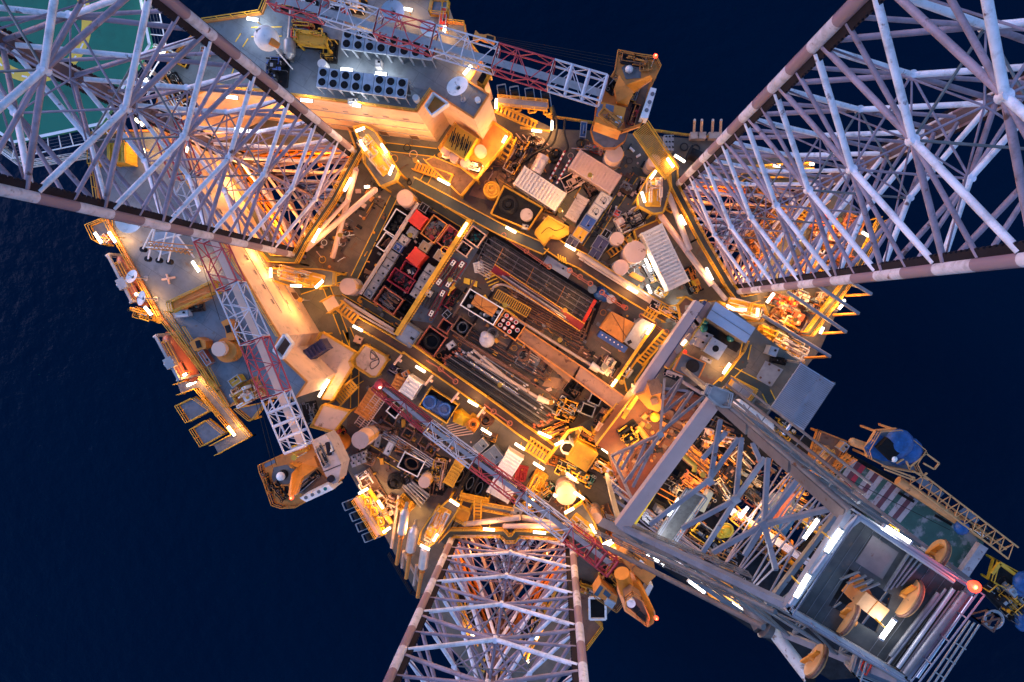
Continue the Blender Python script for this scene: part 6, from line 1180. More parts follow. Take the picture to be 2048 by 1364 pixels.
skid(1000, 950, 1060, 1060, 70, .05, 1.5, 86, 'dark pump frame along the left side of the longest container', ('steel', 'yellow', 'galv', 'dark'), 2)
lamp_row([(990, 910, 1030, 1000), (1005, 1090, 1030, 1150), (1210, 1265, 1270, 1275)], 3, 'beside the longest white container', True, 200)
skid(1260, 980, 1330, 1140, 80, .05, 2.0, 87, 'orange and yellow gear squeezed right of the longest container', ('yellow', 'orange', 'dark', 'steel'), 2); platform([(1205, 1230), (1260, 1170), (1330, 1210), (1230, 1330)], 5, 'yellow-edged landing at the upper end of the mauve beam', 'brown')
for k in range(9): r, c_ = k % 3, k // 3; crate(1120 + 22 * r, 85 + 36 * c_, 1142 + 22 * r - 1, 85 + 36 * c_, 32, 1.4, 'canvas', 'white sack in the block of nine at the top edge rail', 1.3, group='white sacks in the block of nine')
MB().tube(V(1290, 190, 1.3), V(1380, 230, 1.3), .75, 18).tube(V(1285, 188, 1.3), V(1295, 192, 1.3), 1.0, 18).tube(V(1375, 228, 1.3), V(1385, 232, 1.3), 1.0, 18).build('cable_winch', 'dark', None, 'black cable winch drum near the upper chord of the right leg', 'winch')
for i, (x, y) in enumerate(((1255, 150), (1335, 160), (548, 125))): MB().ring(V(x, y, .5), .45, .1, 18).build('tyre_ring', 'rubber', None, ('left', 'right', 'far left')[i] + ' dark ring lying on the deck by the top edge rail', 'ring')
t = thing('gangway', 'long inclined ladder with yellow rails from the upper crane to the right leg', 'gangway', V(1060, 180, 0)); A, B = V(955, 20, 8), V(1170, 335, 6); d = (B - A).normalized(); n = Vector((-d.y, d.x, 0)).normalized() * .95; q = MB(); r = MB()
for s in (-1, 1): r.beam(A + n * s, B + n * s, .14, .3).beam(A + n * s + Vector((0, 0, 1)), B + n * s + Vector((0, 0, 1)), .08)
for k in range(34): q.beam(A.lerp(B, k / 34) - n, A.lerp(B, k / 34) + n, .12, .05)
r.build('side_rail', 'yellow', t); q.build('tread', 'yellow_deep', t)
reg(850, 0)
MB().rail([V(x, y, 0) for x, y in ((830, 800), (960, 818), (1140, 845))]).build('guard_rail', 'yellow', None, 'yellow rail at the top deck edge left of the upper crane', 'railing', 'guard rails on the deck')
MB().rail([V(x, y, 0) for x, y in ((1540, 895), (1746, 925), (2000, 950))]).build('guard_rail', 'yellow', None, 'yellow rail at the top deck edge right of the upper crane', 'railing', 'guard rails on the deck')
crate(1085, 830, 1075, 935, 42, 1.5, 'tarp_blue', 'upright blue locker at the top deck edge', 1.4)
def escape(x, y, dx, dy, lab):
    t = thing('raft_cradle', lab, 'cradle', V(x, y, 1), 'black raft cradles over the deck edge'); q = MB(); p = V(x, y, 2); u = (V(x + dx, y + dy, 2) - p).normalized() * .62; n = Vector((-u.y, u.x, 0))
    MB().tube(p - n * .7, p + n * .7, .36, 14).build('raft', 'dark', t); 
    for s in (-1, 1): q.beam(p - u * 1.2 + n * s * .85, p + u * 2.4 + n * s * .85, .1, .2)
    q.beam(p - u * 1.2 - n * .85, p - u * 1.2 + n * .85, .14); q.build('frame', 'galv', t); q = MB(); q.path([p + u * 2.4 + n * .7, p + u * 3.6 + n * .7, p + u * 3.6 - n * .7, p + u * 2.4 - n * .7], .14, 8); q.build('arm', 'yellow', t)
for i, (x, y) in enumerate(((525, 620), (612, 632), (715, 642), (822, 652))): escape(x, y, 10, 70, ORD[i] + ' raft cradle from left below the upper boom')
walkway([(495, 690), (835, 725)], 55, 2.5, 'grating walkway with yellow frames behind the upper raft cradles', 'galv', z0=0)
stairs(480, 740, 760, 865, 52, 3, .6, 'lit slanting stair below the upper raft cradles', 'yellow')
railing([(655, 880), (860, 905), (868, 820), (830, 795)], 1.2, 'thick yellow rail round the corner below the raft cradles'); tube_lamp(726, 888, 798, 898, 2.6, 'tube lamp on the thick yellow corner rail below the raft cradles'); tube_lamp(868, 820, 864, 890, 2.6, 'upright tube lamp on the yellow corner rail'); tube_lamp(487, 672, 483, 745, 4, 'upright tube lamp at the left end of the upper raft walkway')
for i, P in enumerate(([(870, 720, 3), (900, 850, 2), (870, 980, 1.5), (740, 1050, 1), (650, 1130, .5)], [(880, 760, 3), (860, 900, 2), (800, 1000, 1), (700, 1090, .5)], [(955, 815, 1), (950, 900, 1), (975, 1000, 1), (960, 1040, 1)], [(1000, 1010, .6), (1200, 1025, .6), (1230, 1010, .6)])): hose(P, .14 if i < 3 else .07, 'rubber' if i < 3 else 'pipe_pale', ('longest', 'inner', 'short right', 'thin pale')[i] + ' hose snaking over the top deck near the silver drum')
for i in range(5): MB().tube(V(620 + 45 * i, 910 + 8 * i, .3), V(680 + 45 * i, 980 + 8 * i, .3), .08, 6).build('deck_pipe', 'tank_cream', None, ORD[i] + ' thin pale pipe from left on the deck below the raft cradles', 'pipe')
reg(1250, 0, 2.273)
for i, x in enumerate((317, 350, 400, 437)): MB().tube(V(x, 545, 4), V(x - 4, 610, .5), .16, 8).box(V(x - 4, 620, .6), (1.0, .8, 1.2)).build('bollard_post', 'pipe_pale', None, ORD[i] + ' pale guide post from left on the top right deck edge', 'post')
# ---------------------------------------------------------------- deck below the pipe racks
reg(650, 650)
container(345, 462, 245, 622, 104, 2.8, 'orange_tan', 'peach container left of the crimson boom tip'); container(615, 375, 548, 478, 105, 2.8, 'white', 'white container partly under the crimson boom'); container(520, 355, 480, 440, 75, 2.4, 'orange_tan', 'small tan box left of the white container under the boom', 2.2, None)
crate(535, 320, 555, 350, 40, 2, 'orange_tan', 'little tan box above the crimson boom tip', 1.6)
skid(450, 290, 500, 320, 60, .1, 1.2, 91, 'violet wrapped bundle beside the coiled wire tray', ('canvas', 'navy'), 1.6); platform([(280, 130), (420, 210), (430, 240), (360, 350), (320, 350), (215, 280), (205, 230)], 1.8, 'peach tray with rounded corners and a loop of wire on it', 'wall_cream')
hose([(310, 180, 1.85), (350, 220, 1.86), (310, 230, 1.85), (320, 170, 1.86), (370, 250, 1.85), (320, 300, 1.85), (310, 260, 1.86), (370, 230, 1.85)], .04, 'dark', 'loop of black wire on the peach tray', 'wire')
crate(200, 90, 250, 110, 46, .9, 'tank_cream', 'small frame with a ring beside the left corner walkway', .7)
q = MB(); A, B = V(395, 480, 3), V(240, 700, 2.4); d = (B - A).normalized(); n = Vector((-d.y, d.x, 0))
for s in (-.9, -.1, .6): q.beam(A + n * s, B + n * s, .1)
for k in range(17): q.beam(A.lerp(B, k / 17) - n * .9, A.lerp(B, k / 17) + n * .6, .07)
q.build('ladder_section', 'tank_cream', None, 'tan ladder section lying beside the peach container', 'ladder')
pipes(330, 655, 745, 925, 5, -7, 12, .075, .8, ['canvas', 'steel_bright'], 'slim pale pipe in the bundle left of the lower boom', 'slim pale pipes', 14)
for i, (x, y, s) in enumerate(((450, 640, 90), (565, 745, 84), (680, 800, 84), (720, 850, 80))): skip_bin(x - s * .35, y - s * .22, x + s * .35, y + s * .22, s * .8, 1.0, 'brown', ORD[i] + ' shallow brown tray from left below the slim pale pipes', rim='pipe_rust')
skip_bin(440, 560, 500, 610, 70, 1.8, 'dark', 'black pit basket under the crimson boom', rim='white')
t = skip_bin(680, 488, 868, 608, 150, 2.4, 'yellow', 'yellow-rimmed basket with two blue wrapped tanks', rim='yellow')
for x, y, r, l in ((712, 528, 48, 'left'), (815, 575, 44, 'right')):
    t = thing('wrapped_tank', l + ' blue wrapped tank in the yellow-rimmed basket', 'tank', V(x, y, 1.3)); MB().cyl(V(x, y, 2.3), M_(r, 2), 1.3, 2.3, 20).build('wrap', 'wrap_blue', t); MB().cyl(V(x, y, 2.3), M_(r * .5, 2), 2.3, 2.34, 16).ring(V(x, y, 2.35), M_(r * .62, 2), .07, 16).build('opening', 'wrap_deep', t)
MB().prism([V(*p, 1.75) for p in ((680, 470), (880, 560), (830, 650), (640, 545))], 1.3, 1.5).build('blue_sheet', 'wrap_blue', None, 'blue sheet under the two wrapped tanks', 'tarp')
t = thing('yellow_tent', 'yellow tarpaulin tent glowing beside the blue tanks', 'tent', V(930, 620, 0)); A = [V(x, y, 1.2) for x, y in ((880, 590), (925, 575), (1000, 640), (940, 690), (870, 660))]; T = V(935, 615, 3); MB().add(A + [T], [(i, (i + 1) % 5, 5) for i in range(5)]).build('sheet', 'paint_yellow', t); MB().prism(A, 0, 1.2).build('side', 'paint_yellow', t)
for i in range(6): MB().tube(V(830 + 8 * i, 690 + 14 * i, 1.2), V(960 + 10 * i, 650 + 18 * i, 1.3), .06, 6).build('scaffold_tube', 'tank_cream', None, 'pale scaffold tube in the fan below the yellow tent', 'tube', 'scaffold tubes below the tent')
skid(990, 700, 1040, 620, 80, .1, 2, 92, 'yellow stair frame right of the yellow tent', ('yellow', 'orange', 'yellow_deep'), 2, 'yellow'); spool(1095, 655, 50, 2, .1, 'pipe_rust', 'brown reel under the lower walkway'); spool(1010, 680, 36, 2.6, 1.9, 'orange', 'orange coil on the yellow stair frame')
container(918, 945, 838, 1090, 76, 2.6, 'yellow', 'bright yellow container left of the black chain baskets', 2.4, None)
for i, (a, b, w) in enumerate((((955, 975), (885, 1095), 52), ((1020, 1015), (955, 1150), 62), ((1082, 1050), (1015, 1185), 62))): skip_bin(*a, *b, w, 1.7, 'dark', ('left', 'middle', 'right')[i] + ' black chain basket under the red boom section', ('black chain heaped in the ' + ('left', 'middle', 'right')[i] + ' chain basket', 'chain', ['black', 'rubber', 'steel'], 'coil'), rim='dark')
crate(1040, 800, 1085, 850, 92, 1.9, 'slate', 'slate blue box above the lower boom', 1.7); crate(1110, 850, 1180, 940, 112, 2.0, 'slate', 'larger slate blue box with a ribbed edge above the lower boom', 1.8)
container(1300, 885, 1215, 1020, 118, 2.7, 'white', 'white-topped container above the lower red boom section'); container(1130, 1085, 1275, 1165, 120, 2.2, 'white', 'pale container crossed by the shadowed lower boom'); skid(1350, 960, 1330, 1050, 74, .1, 1, 93, 'dark red slatted rack right of the white-topped container', ('crimson', 'crimson'), 2.5, 'crimson')
skid(1480, 1000, 1390, 1160, 80, .1, 2.2, 94, 'yellow frame work between white container and big tank', ('yellow', 'yellow_deep', 'steel'), 1.8, 'yellow'); skid(1560, 1080, 1500, 1180, 60, .1, 1.4, 95, 'dark green pump left of the big lit tank', ('teal', 'galv', 'dark'), 2)
skip_bin(520, 915, 655, 985, 115, 1.6, 'dark', 'black basket with a leather-brown coil', ('brown hose coil in the black basket', 'hose coil', ['brown', 'rubber'], 'coil'), rim='white'); spool(462, 1085, 58, 2, .05, 'rubber', 'black coil stack left of the small round tank')
crate(455, 800, 412, 885, 44, 1.4, 'white', 'narrow white box above the black basket', 1.2); crate(370, 745, 348, 830, 32, 1.2, 'galv', 'small grey frame right of the tall round tank', 1)
for k in range(6): r, c_ = k % 3, k // 3; crate(180 + 34 * r, 915 - 14 * r + 40 * c_, 206 + 34 * r, 905 - 14 * r + 40 * c_, 38, 1.6, 'canvas', 'white sack in the block of six beside the left crane', 1.5, group='white sacks in the block of six')
skid(260, 1000, 460, 1330, 110, .05, 1.5, 96, 'long skid of pale valves along the port deck edge', ('tank_cream', 'galv', 'pipe_pale', 'white', 'brown'), 1.7, 'brown'); skid(560, 1060, 700, 1180, 70, .05, 1, 97, 'stack of grey tubes above the silver exhausts', ('galv', 'steel', 'dark'), 2); skid(760, 1150, 800, 900, 90, .05, 1.2, 98, 'grey pump row left of the yellow container', ('steel', 'tank_cream', 'brown', 'yellow'), 1.5)
skid(620, 690, 780, 760, 70, .05, 1, 99, 'rusty plates below the slim pale pipes', ('brown', 'pipe_rust', 'tank_cream'), 1.2); skid(130, 700, 70, 760, 60, 1, 1.5, 100, 'orange ladder gear beside the tall round tank', ('orange', 'yellow', 'red'), 2)
reg(950, 600)
c, L, Wd, a = rect(662, 1025, 796, 1110, 152, 6); t = thing('drawworks_house', 'large glowing yellow box near the drill floor', 'housing', (c.x, c.y, 0)); MB().box((c.x, c.y, 3), (L, Wd, 6), a).build('body', 'yellow', t); MB().box((*loc2(c, a, L * .25, -Wd * .1).xy, 6.1), (.9, .7, .2), a).box((*loc2(c, a, -L * .3, 0).xy, 6.05), (.5, .9, .1), a).build('roof_hatch', 'yellow', t); MB().beam(loc2(c, a, L / 2, -Wd / 2, .05), loc2(c, a, L / 2, Wd / 2, .05), .15).beam(loc2(c, a, -L / 2, -Wd / 2, .05), loc2(c, a, -L / 2, Wd / 2, .05), .15).build('edge_trim', 'yellow_deep', t)
oc = ngon(V(627, 1000, 5), M_(46, 5), 8, .3); t = platform([(0, 0)] * 0 or [(590, 985), (610, 962), (650, 965), (672, 990), (665, 1020), (640, 1043), (600, 1035), (585, 1010)], 4.6, 'white eight-sided basket left of the glowing yellow box', 'dark', rm='white')
for i, (x1, y1, x2, y2, w, z, h, l, pal) in enumerate([(470, 920, 640, 850, 90, .1, 2.2, 'yellow hose reels left of the glowing yellow box', ('yellow', 'orange', 'yellow_deep', 'pipe_rust')), (560, 700, 690, 780, 130, .1, 2.0, 'black square pits with yellow frames below the ramp', ('black', 'dark', 'yellow_deep', 'galv')), (640, 640, 700, 560, 110, .1, .8, 'dark pit cover with hoses below the ramp', ('dark', 'black', 'brown')), (840, 780, 980, 860, 140, 3, 1.6, 'dark tool pile between the yellow beams', ('dark', 'brown', 'pipe_rust', 'orange_tan')),
        (700, 900, 860, 980, 90, 3, 1.5, 'oily winch gear right of the glowing yellow box', ('dark', 'yellow_deep', 'orange', 'brown')), (560, 1120, 800, 1230, 90, 2, 1.4, 'dark green pumps below the glowing yellow box', ('teal', 'dark', 'galv', 'yellow')), (820, 1100, 960, 1180, 100, 4, 2, 'yellow mud gate frame left of the derrick foot', ('yellow', 'yellow_deep', 'white')), (930, 1220, 1020, 1300, 110, 4, 1.5, 'pile of white fittings at the derrick foot', ('white', 'canvas', 'white_rust', 'slate')),
        (1200, 20, 1400, 130, 60, 4, 1.5, 'yellow frames and pipes at the top of the mauve beam', ('yellow', 'tank_cream', 'galv'))]): skid(x1, y1, x2, y2, w, z, h, 110 + i, l, pal, 2.0)
for i, (x, y, w, h) in enumerate(((820, 680, 70, 60), (770, 750, 80, 70), (650, 720, 80, 60), (600, 790, 90, 60))): skip_bin(x - w / 2, y - 15, x + w / 2, y + 15, h, 1.6, 'black', ORD[i] + ' black pit from right below the brown ramp', rim='galv' if i < 2 else 'yellow_deep')
platform([(800, 905), (960, 700), (1010, 730), (870, 940)], 4, 'amber-lit landing between the pits and the drill floor', 'ramp'); crate(835, 860, 900, 890, 60, 5.1, 'tank_cream', 'cream box on the amber-lit landing', 1.0)
MB().beam(V(1110, 650, 13), V(1010, 800, 12), .4, .6).build('post_beam', 'yellow_deep', None, 'yellow beam framing the amber drill floor', 'beam'); MB().beam(V(640, 890, 5), V(730, 870, 5.5), .3).beam(V(730, 870, 5.5), V(790, 920, 5), .3).beam(V(640, 890, 5), V(480, 1100, 4), .35).build('bent_pipe', 'yellow', None, 'bent yellow arm above the glowing yellow box', 'arm')
tube_lamp(545, 990, 605, 960, 6.5, 'tube lamp at the white eight-sided basket', e=300); tube_lamp(865, 1010, 935, 1060, 7, 'tube lamp below the amber drill floor', e=300); tube_lamp(430, 560 + 340, 520, 850 + 90, 3, 'bright tube lamp at the lower ends of the pipe bundle', e=300)
for x, y, z, l, e in ((520, 700, 6, 'added amber flood lamp above the orange pipe ends', 600), (700, 900, 8, 'added amber flood lamp above the glowing yellow box', 450), (1000, 560, 10, 'added amber flood lamp over the brown ramp', 900), (600, 1180, 7, 'added amber flood lamp by the dark green pumps', 500)): added_floodlight(x, y, z, l, e, 2.5)
# port side raft cradles, exhausts and pipes by the bottom leg
reg(660, 964)
for i, (x, y) in enumerate(((130, 155), (180, 228), (222, 300), (265, 372))): escape(x, y, 70, -28, ORD[i] + ' raft cradle from the top on the lower left deck edge')
walkway([(185, 105), (340, 360)], 55, 2.4, 'striped grating walkway with a yellow edge by the lower raft cradles', 'tank_cream', z0=0)
for i, (x, y) in enumerate(((255, 130), (297, 202), (342, 270))): MB().path([V(x - 22, y - 20, 2.6), V(x + 15, y - 25, 2.6), V(x + 24, y + 15, 2.6), V(x - 12, y + 25, 2.6), V(x - 22, y - 20, 2.6)], .16, 8).build('hoop_rail', 'yellow', None, ORD[i] + ' yellow hoop rail from the top beside the striped walkway', 'rail')
MB().beam(V(265, 45, 1.2), V(420, 280, 1.2), .5, .3).build('edge_beam', 'yellow', None, 'thick yellow edge beam by the lower raft cradles', 'beam')
lamp_row([(195, 80, 262, 42), (325, 125, 362, 182), (360, 345, 415, 308)], 3.4, 'around the lower raft cradles', False, 300)
for i, (a, b, c_, r) in enumerate((((510, 215), (490, 345), (455, 560), 32), ((572, 335), (548, 465), (520, 655), 35), ((650, 455), (632, 580), (597, 785), 33))):
    t = thing('exhaust_stack', ('upper left', 'middle', 'lower right')[i] + ' silver exhaust silencer with an orange tailpipe', 'exhaust', V(*a, 1)); MB().tube(V(*a, 5), V(*b, 4), M_(r, 4), 20).tube(V(a[0] + 6, a[1] - 30, 5.2), V(*a, 5), M_(r * .5, 4), 14, M_(r, 4)).build('silencer', 'insul', t)
    MB().tube(V(*b, 4), V(*c_, 1.5), M_(14, 3), 14).ring(V(b[0] - 5, b[1] + 30, 3.7), M_(17, 3), .06, 14, ax=V(*b, 4) - V(*c_, 1.5)).build('tailpipe', 'orange_tan', t); MB().tube(V(a[0] + 6, a[1] - 30, 5.2), V(a[0] + 15, a[1] - 70, 3), M_(13, 4), 12).build('elbow', 'galv', t)  # tailpipe is orange in its own colour
for i, (a, b) in enumerate((((505, 470), (492, 585)), ((592, 565), (572, 705)), ((470, 90), (420, 450)), ((500, 480), (610, 680)))): MB().tube(V(*a, 1.5), V(*b, .8), M_(11, 1), 10).build('vent_pipe', 'pipe_pale', None, ('short upper', 'short lower', 'long left', 'slanting')[i] + ' pipe among the silver exhausts', 'pipe')
skid(480, 100, 560, 180, 70, .1, 3, 130, 'yellow ladder cage above the silver exhausts', ('yellow', 'yellow_deep'), 2, 'yellow'); MB().rail([V(x, y, 0) for x, y in ((405, 480), (560, 740), (640, 770))]).build('guard_rail', 'dark', None, 'dark rail at the hull edge below the silver exhausts', 'railing', 'guard rails on the deck')
for i in range(5): MB().tube(V(495 + 16 * i, 30 - 8 * i, .6 + .2 * i), V(620 + 14 * i, 170 - 20 * i, .6 + .2 * i), .13, 8).build('tube_length', 'galv', None, 'grey tube in the stack above the silver exhausts', 'tube', 'stacked grey tubes')
stairs(1010, 120, 1010, 320, 48, 5, 2.4, 'yellow staircase above the bottom leg walkway', 'yellow'); platform([(880, 160), (960, 190), (930, 280), (850, 240)], 4, 'yellow cage landing beside the bottom leg stair', 'yellow_deep'); walkway([(1040, 160), (1250, 200)], 40, 4, 'short yellow walkway right of the bottom leg stair', 'grating'); walkway([(890, 90), (1080, 130)], 30, 3, 'narrow yellow walkway above the bottom leg stair', 'yellow_deep')
crate(1235, 200, 1300, 230, 70, 4.2, 'galv', 'grey hatch below the boom by the bottom leg', .6); reg(1000, 900)
skid(180, 350, 330, 240, 70, .1, 2.4, 131, 'yellow pipe frames left of the big lit tank', ('yellow', 'steel', 'yellow_deep'), 1.8, 'yellow'); skid(560, 330, 640, 420, 60, .1, 1.6, 132, 'grey valve cluster above the small round tank', ('galv', 'yellow', 'tank_cream'), 2)
skid(700, 380, 790, 560, 80, .1, 3, 133, 'brown pipework between the small round tank and mauve beam', ('pipe_rust', 'orange', 'tank_cream', 'yellow'), 2, 'brown'); lamp_row([(505, 285, 575, 335), (200, 380, 230, 330), (365, 300, 385, 320), (615, 95 + 60, 630, 150)][:3], 5.5, 'around the big lit tank', False, 280)
c, L, Wd, a = rect(610, 1080, 720, 1080, 150, 6); t = thing('hatch_platform', 'white square frame platform with a round black hatch beside the lower crane', 'frame', (c.x, c.y, 4)); MB().box((c.x, c.y, 5.7), (L - .2, Wd - .2, .2), a).build('floor', 'dark', t); q = MB()
for s in (-1, 1): q.beam(loc2(c, a, -L / 2, s * Wd / 2), loc2(c, a, L / 2, s * Wd / 2), .25, .3).beam(loc2(c, a, s * L / 2, -Wd / 2), loc2(c, a, s * L / 2, Wd / 2), .251, .301)
q.build('rim', 'white', t); MB().cyl(c, 1, 5.8, 5.95, 20).build('hatch', 'black', t); MB().beam((c.x, c.y, -1), (c.x + 3, c.y + 3, 5), .5).build('bracket', 'brown', t)
platform([(520, 880), (640, 940), (600, 1100), (700, 1190), (590, 1340), (540, 1300)], .3, 'dark lower deck strip right of the bottom leg', 'brown', open_=(5,)); skid(520, 900, 640, 950, 60, .4, 2, 134, 'yellow and tan pipes left of the lower crane cab', ('yellow', 'orange_tan', 'tank_cream', 'steel'), 2)
# ---------------------------------------------------------------- cantilever, drill floor, derrick
reg(0, 0, 1)
cant = thing('cantilever', 'cantilever structure reaching out over the stern under the derrick', 'cantilever', V(1600, 950, 2))
P = [V(x, y, 8) for x, y in ((1290, 800), (1415, 765), (1560, 860), (1690, 900), (1798, 960), (1935, 1060), (1900, 1190), (1800, 1350), (1660, 1360), (1500, 1258), (1290, 1112), (1246, 1040))]
hole = [V(x, y, 8) for x, y in ((1470, 930), (1640, 930), (1700, 1010), (1560, 1130), (1450, 1080))]
def holed(t, nm, out, hole, z0, z1, m):
    pl = [[Vector((p.x, p.y, 0)) for p in out], [Vector((p.x, p.y, 0)) for p in hole]]; tr = tessellate_polygon(pl); fl = [p for q in pl for p in q]; q = MB()
    for z in (z0, z1): q.add([(p.x, p.y, z) for p in fl], [tuple(x) for x in tr])
    for p in pl: n = len(p); q.add([(v.x, v.y, z0) for v in p] + [(v.x, v.y, z1) for v in p], [(i, (i + 1) % n, n + (i + 1) % n, n + i) for i in range(n)])
    return q.build(nm, m, t)
holed(cant, 'deck', P, hole, 6.5, 8, 'dark')
P2 = [V(x, y, 8.0) for x, y in ((1400, 602), (1475, 625), (1520, 665), (1600, 725), (1540, 815), (1480, 870), (1415, 765), (1285, 805))]; MB().prism(P2, .05, 7.9).build('house', 'galv', cant); MB().prism(P2, 7.9, 8.0).build('house_roof', 'deck', cant)
reg(1250, 500)
t = thing('mauve_beam', 'long flat mauve beam along the cantilever front', 'beam', V(300, 650, 8)); a, b = V(500, 360, 12.5), V(70, 985, 12.5); MB().beam(a, b, M_(62, 12.5), 1.8).build('web', 'beam_mauve', t); o = Vector((-(b - a).y, (b - a).x, 0)).normalized(); 
for s in (.05, .5, .95): p = a.lerp(b, s); MB().beam((p.x, p.y, 7.9), (p.x, p.y, 11.6), .5).build('post', 'steel', t)
MB().beam(V(545, 350, 11.8), V(110, 995, 11.8), M_(20, 12), .8).build('lower_flange', 'navy', t)
walkway([(570, 360), (270, 790)], 62, 10.5, 'pinkish railed gallery behind the long mauve beam', 'beam_mauve', z0=8)
for i, (x, y) in enumerate(((490, 480), (445, 610), (355, 670), (470, 500))): MB().box(V(x, y, 10.8), (1.0, .8, .5), -.9).build('cable_box', 'tank_cream', None, ORD[i] + ' pale cable box on the pinkish gallery', 'box')
t = thing('tool_house', 'long pale blue roof with rust patches on the cantilever deck', 'cabin', V(720, 490, 8)); P = [V(x, y, 12) for x, y in ((620, 352), (890, 530), (825, 636), (555, 462))]; MB().prism(P, 8.0, 11.9).build('wall', 'steel', t); MB().prism(P, 11.9, 12).build('roof', 'rust_roof', t) if False else MB().prism(P, 11.9, 12.0).build('roof', 'roof_sheet', t)
c = sum(P, Vector()) / 4; MB().beam(P[0].lerp(P[3], .5) + Vector((0, 0, .03)), P[1].lerp(P[2], .5) + Vector((0, 0, .03)), .06, .05).build('roof_seam', 'steel', t)
floor_patch([(540, 470), (800, 650), (760, 700), (480, 540)], 8.012, 'dark', par=cant, nm='floor_plate')
for x, y, r, l in ((548, 490, 22, 'upper left'), (537, 535, 28, 'lower left'), (720, 602, 26, 'right')): MB().dome(V(x, y, 9.3), M_(r, 9.3), M_(r, 9.3), 20, 6, full=True).cyl(V(x, y, 9.3), M_(r * .5, 9), 8, 8.9, 12).build('accumulator', 'teal', None, l + ' teal ball tank beside the pale blue roof', 'ball tank')
for x1, y1, x2, y2, w, z, m, l in ((480, 560, 590, 610, 60, 9.4, 'galv', 'silver box second from the teal ball tanks'), (480, 615, 550, 650, 66, 9.2, 'galv', 'silver box nearest the mauve beam'), (525, 735, 590, 765, 28, 9, 'white', 'narrow white canister below the fan unit')): crate(x1, y1, x2, y2, w, z, m, l, z - 8.05)
c = V(617, 672, 9.8); hvac(617, 672, 2.0, 1.9, -.55, 9.8, 8.05, 'single fan box on the cantilever deck near the teal ball tanks', ((0, 0),))
c, L, Wd, a = rect(360, 760, 520, 830, 130, 9.4); t = thing('sump_frame', 'dark framed tank with a round lid at the lower corner of the gallery', 'tank', (c.x, c.y, 8)); MB().box((c.x, c.y, 8.7), (L, Wd, 1.3), a).build('body', 'slate', t); MB().cyl(loc2(c, a, .3, .2), .75, 9.35, 9.5, 20).build('lid', 'dark', t); q = MB()
for s in (-1, 1): q.beam(loc2(c, a, -L / 2, s * Wd / 2), loc2(c, a, L / 2, s * Wd / 2), .12, .5).beam(loc2(c, a, s * L / 2, -Wd / 2), loc2(c, a, s * L / 2, Wd / 2), .121, .501)
q.build('rim', 'orange_tan', t); drum(410, 695, 13, 9.4, 8.05, 'red', 'small red bin above the dark framed tank', 'bin', 'bin')
lamp_row([(385, 650, 450, 575), (668, 845, 718, 772)], 10.5, 'on the cantilever deck below the pale blue roof', False, 300)
lane([(830, 640), (800, 770), (700, 870), (620, 940)], 60, 8.02, 'lane', cant); lane([(735, 830), (950, 940), (1000, 1040)], 60, 8.03, 'lane', cant)
MB().prism([V(x, y, 8.12) for x, y in ((960, 755), (1080, 815), (1000, 930), (985, 930), (900, 880), (900, 860))], 8, 8.12).build('hatch_cover', 'galv', cant)
for x, y in ((985, 780), (1050, 820), (925, 870), (985, 905)): MB().cyl(V(x, y, 8.16), .14, 8.1, 8.18, 10).build('hatch_bolt', 'pipe_rust', cant)
platform([(740, 870), (885, 955), (840, 1020), (695, 940)], 8.6, 'small square hatch with double yellow rails on the cantilever deck', 'galv', z0=8.05)
crate(985, 680, 1040, 700, 60, 10, 'galv_blue', 'pale blue box above the rounded hatch cover', 1.8); skid(990, 740, 1080, 760, 40, 8.05, 1, 140, 'black pump beside the pale blue box', ('dark', 'black', 'steel'), 2)
railing([(830, 620), (800, 690), (640, 890)], 8, 'yellow rail between the fan deck and the dark lane'); skid(1030, 990, 1180, 790, 60, 5.5, 2.0, 141, 'orange-lit machinery under the edge of the ribbed metal roof', ('orange', 'dark', 'yellow', 'tank_cream'), 1.5)
t = thing('ribbed_roof', 'big ribbed blue-grey sheet metal roof hanging over the sea', 'shelter', V(1200, 1000, 8)); P = [V(x, y, 13) for x, y in ((1200, 770), (1430, 912), (1218, 1228), (988, 1082))]; MB().prism(P, 12.85, 13).build('roof', 'roof_sheet', t); q = MB()
for k in range(1, 30): q.beam(P[0].lerp(P[3], k / 30) + Vector((0, 0, .06)), P[1].lerp(P[2], k / 30) + Vector((0, 0, .06)), .14, .16)
q.build('rib', 'steel_blue', t); MB().beam(P[0].lerp(P[1], .62) + Vector((0, 0, .06)), P[3].lerp(P[2], .62) + Vector((0, 0, .06)), .4, .12).build('ridge_cap', 'steel_blue', t)  # ribs take a darker steel so their shading shows in the colour
MB().prism([c + (p - c) * .9 for c in [sum(P, Vector()) / 4] for p in P], 5, 5.3).build('floor', 'brown', t)
for p in P: MB().beam((p.x * .97 + V(1200, 1000, 13).x * .03, p.y * .97 + V(1200, 1000, 13).y * .03, 5), (p.x, p.y, 12.9), .25).build('post', 'steel', t)
t = thing('pressure_tank', 'long white horizontal tank beside the derrick corner', 'tank', V(880, 1130, 8)); a, b = V(760, 1050, 10.5), V(985, 1215, 10.5); r = M_(42, 10.5); MB().tube(a, b, r, 24).build('shell', 'white', t); d = (b - a).normalized()
for p, s in ((a, -1), (b, 1)): MB().tube(p, p + d * s * r * .35, r, 24, r * .75).tube(p + d * s * r * .35, p + d * s * r * .6, r * .75, 24, r * .3).build('end_cap', 'white', t)
for s in (.2, .8): p = a.lerp(b, s); MB().beam((p.x, p.y, 8), (p.x, p.y, 10), .9, 1.6).build('saddle', 'steel', t)
for s in (.3, .7): p = a.lerp(b, s); MB().beam(p + Vector((-.7, .9, r + .6)), p + Vector((.5, -.9, r + .6)), .18).build('crossbar', 'steel_blue', t)
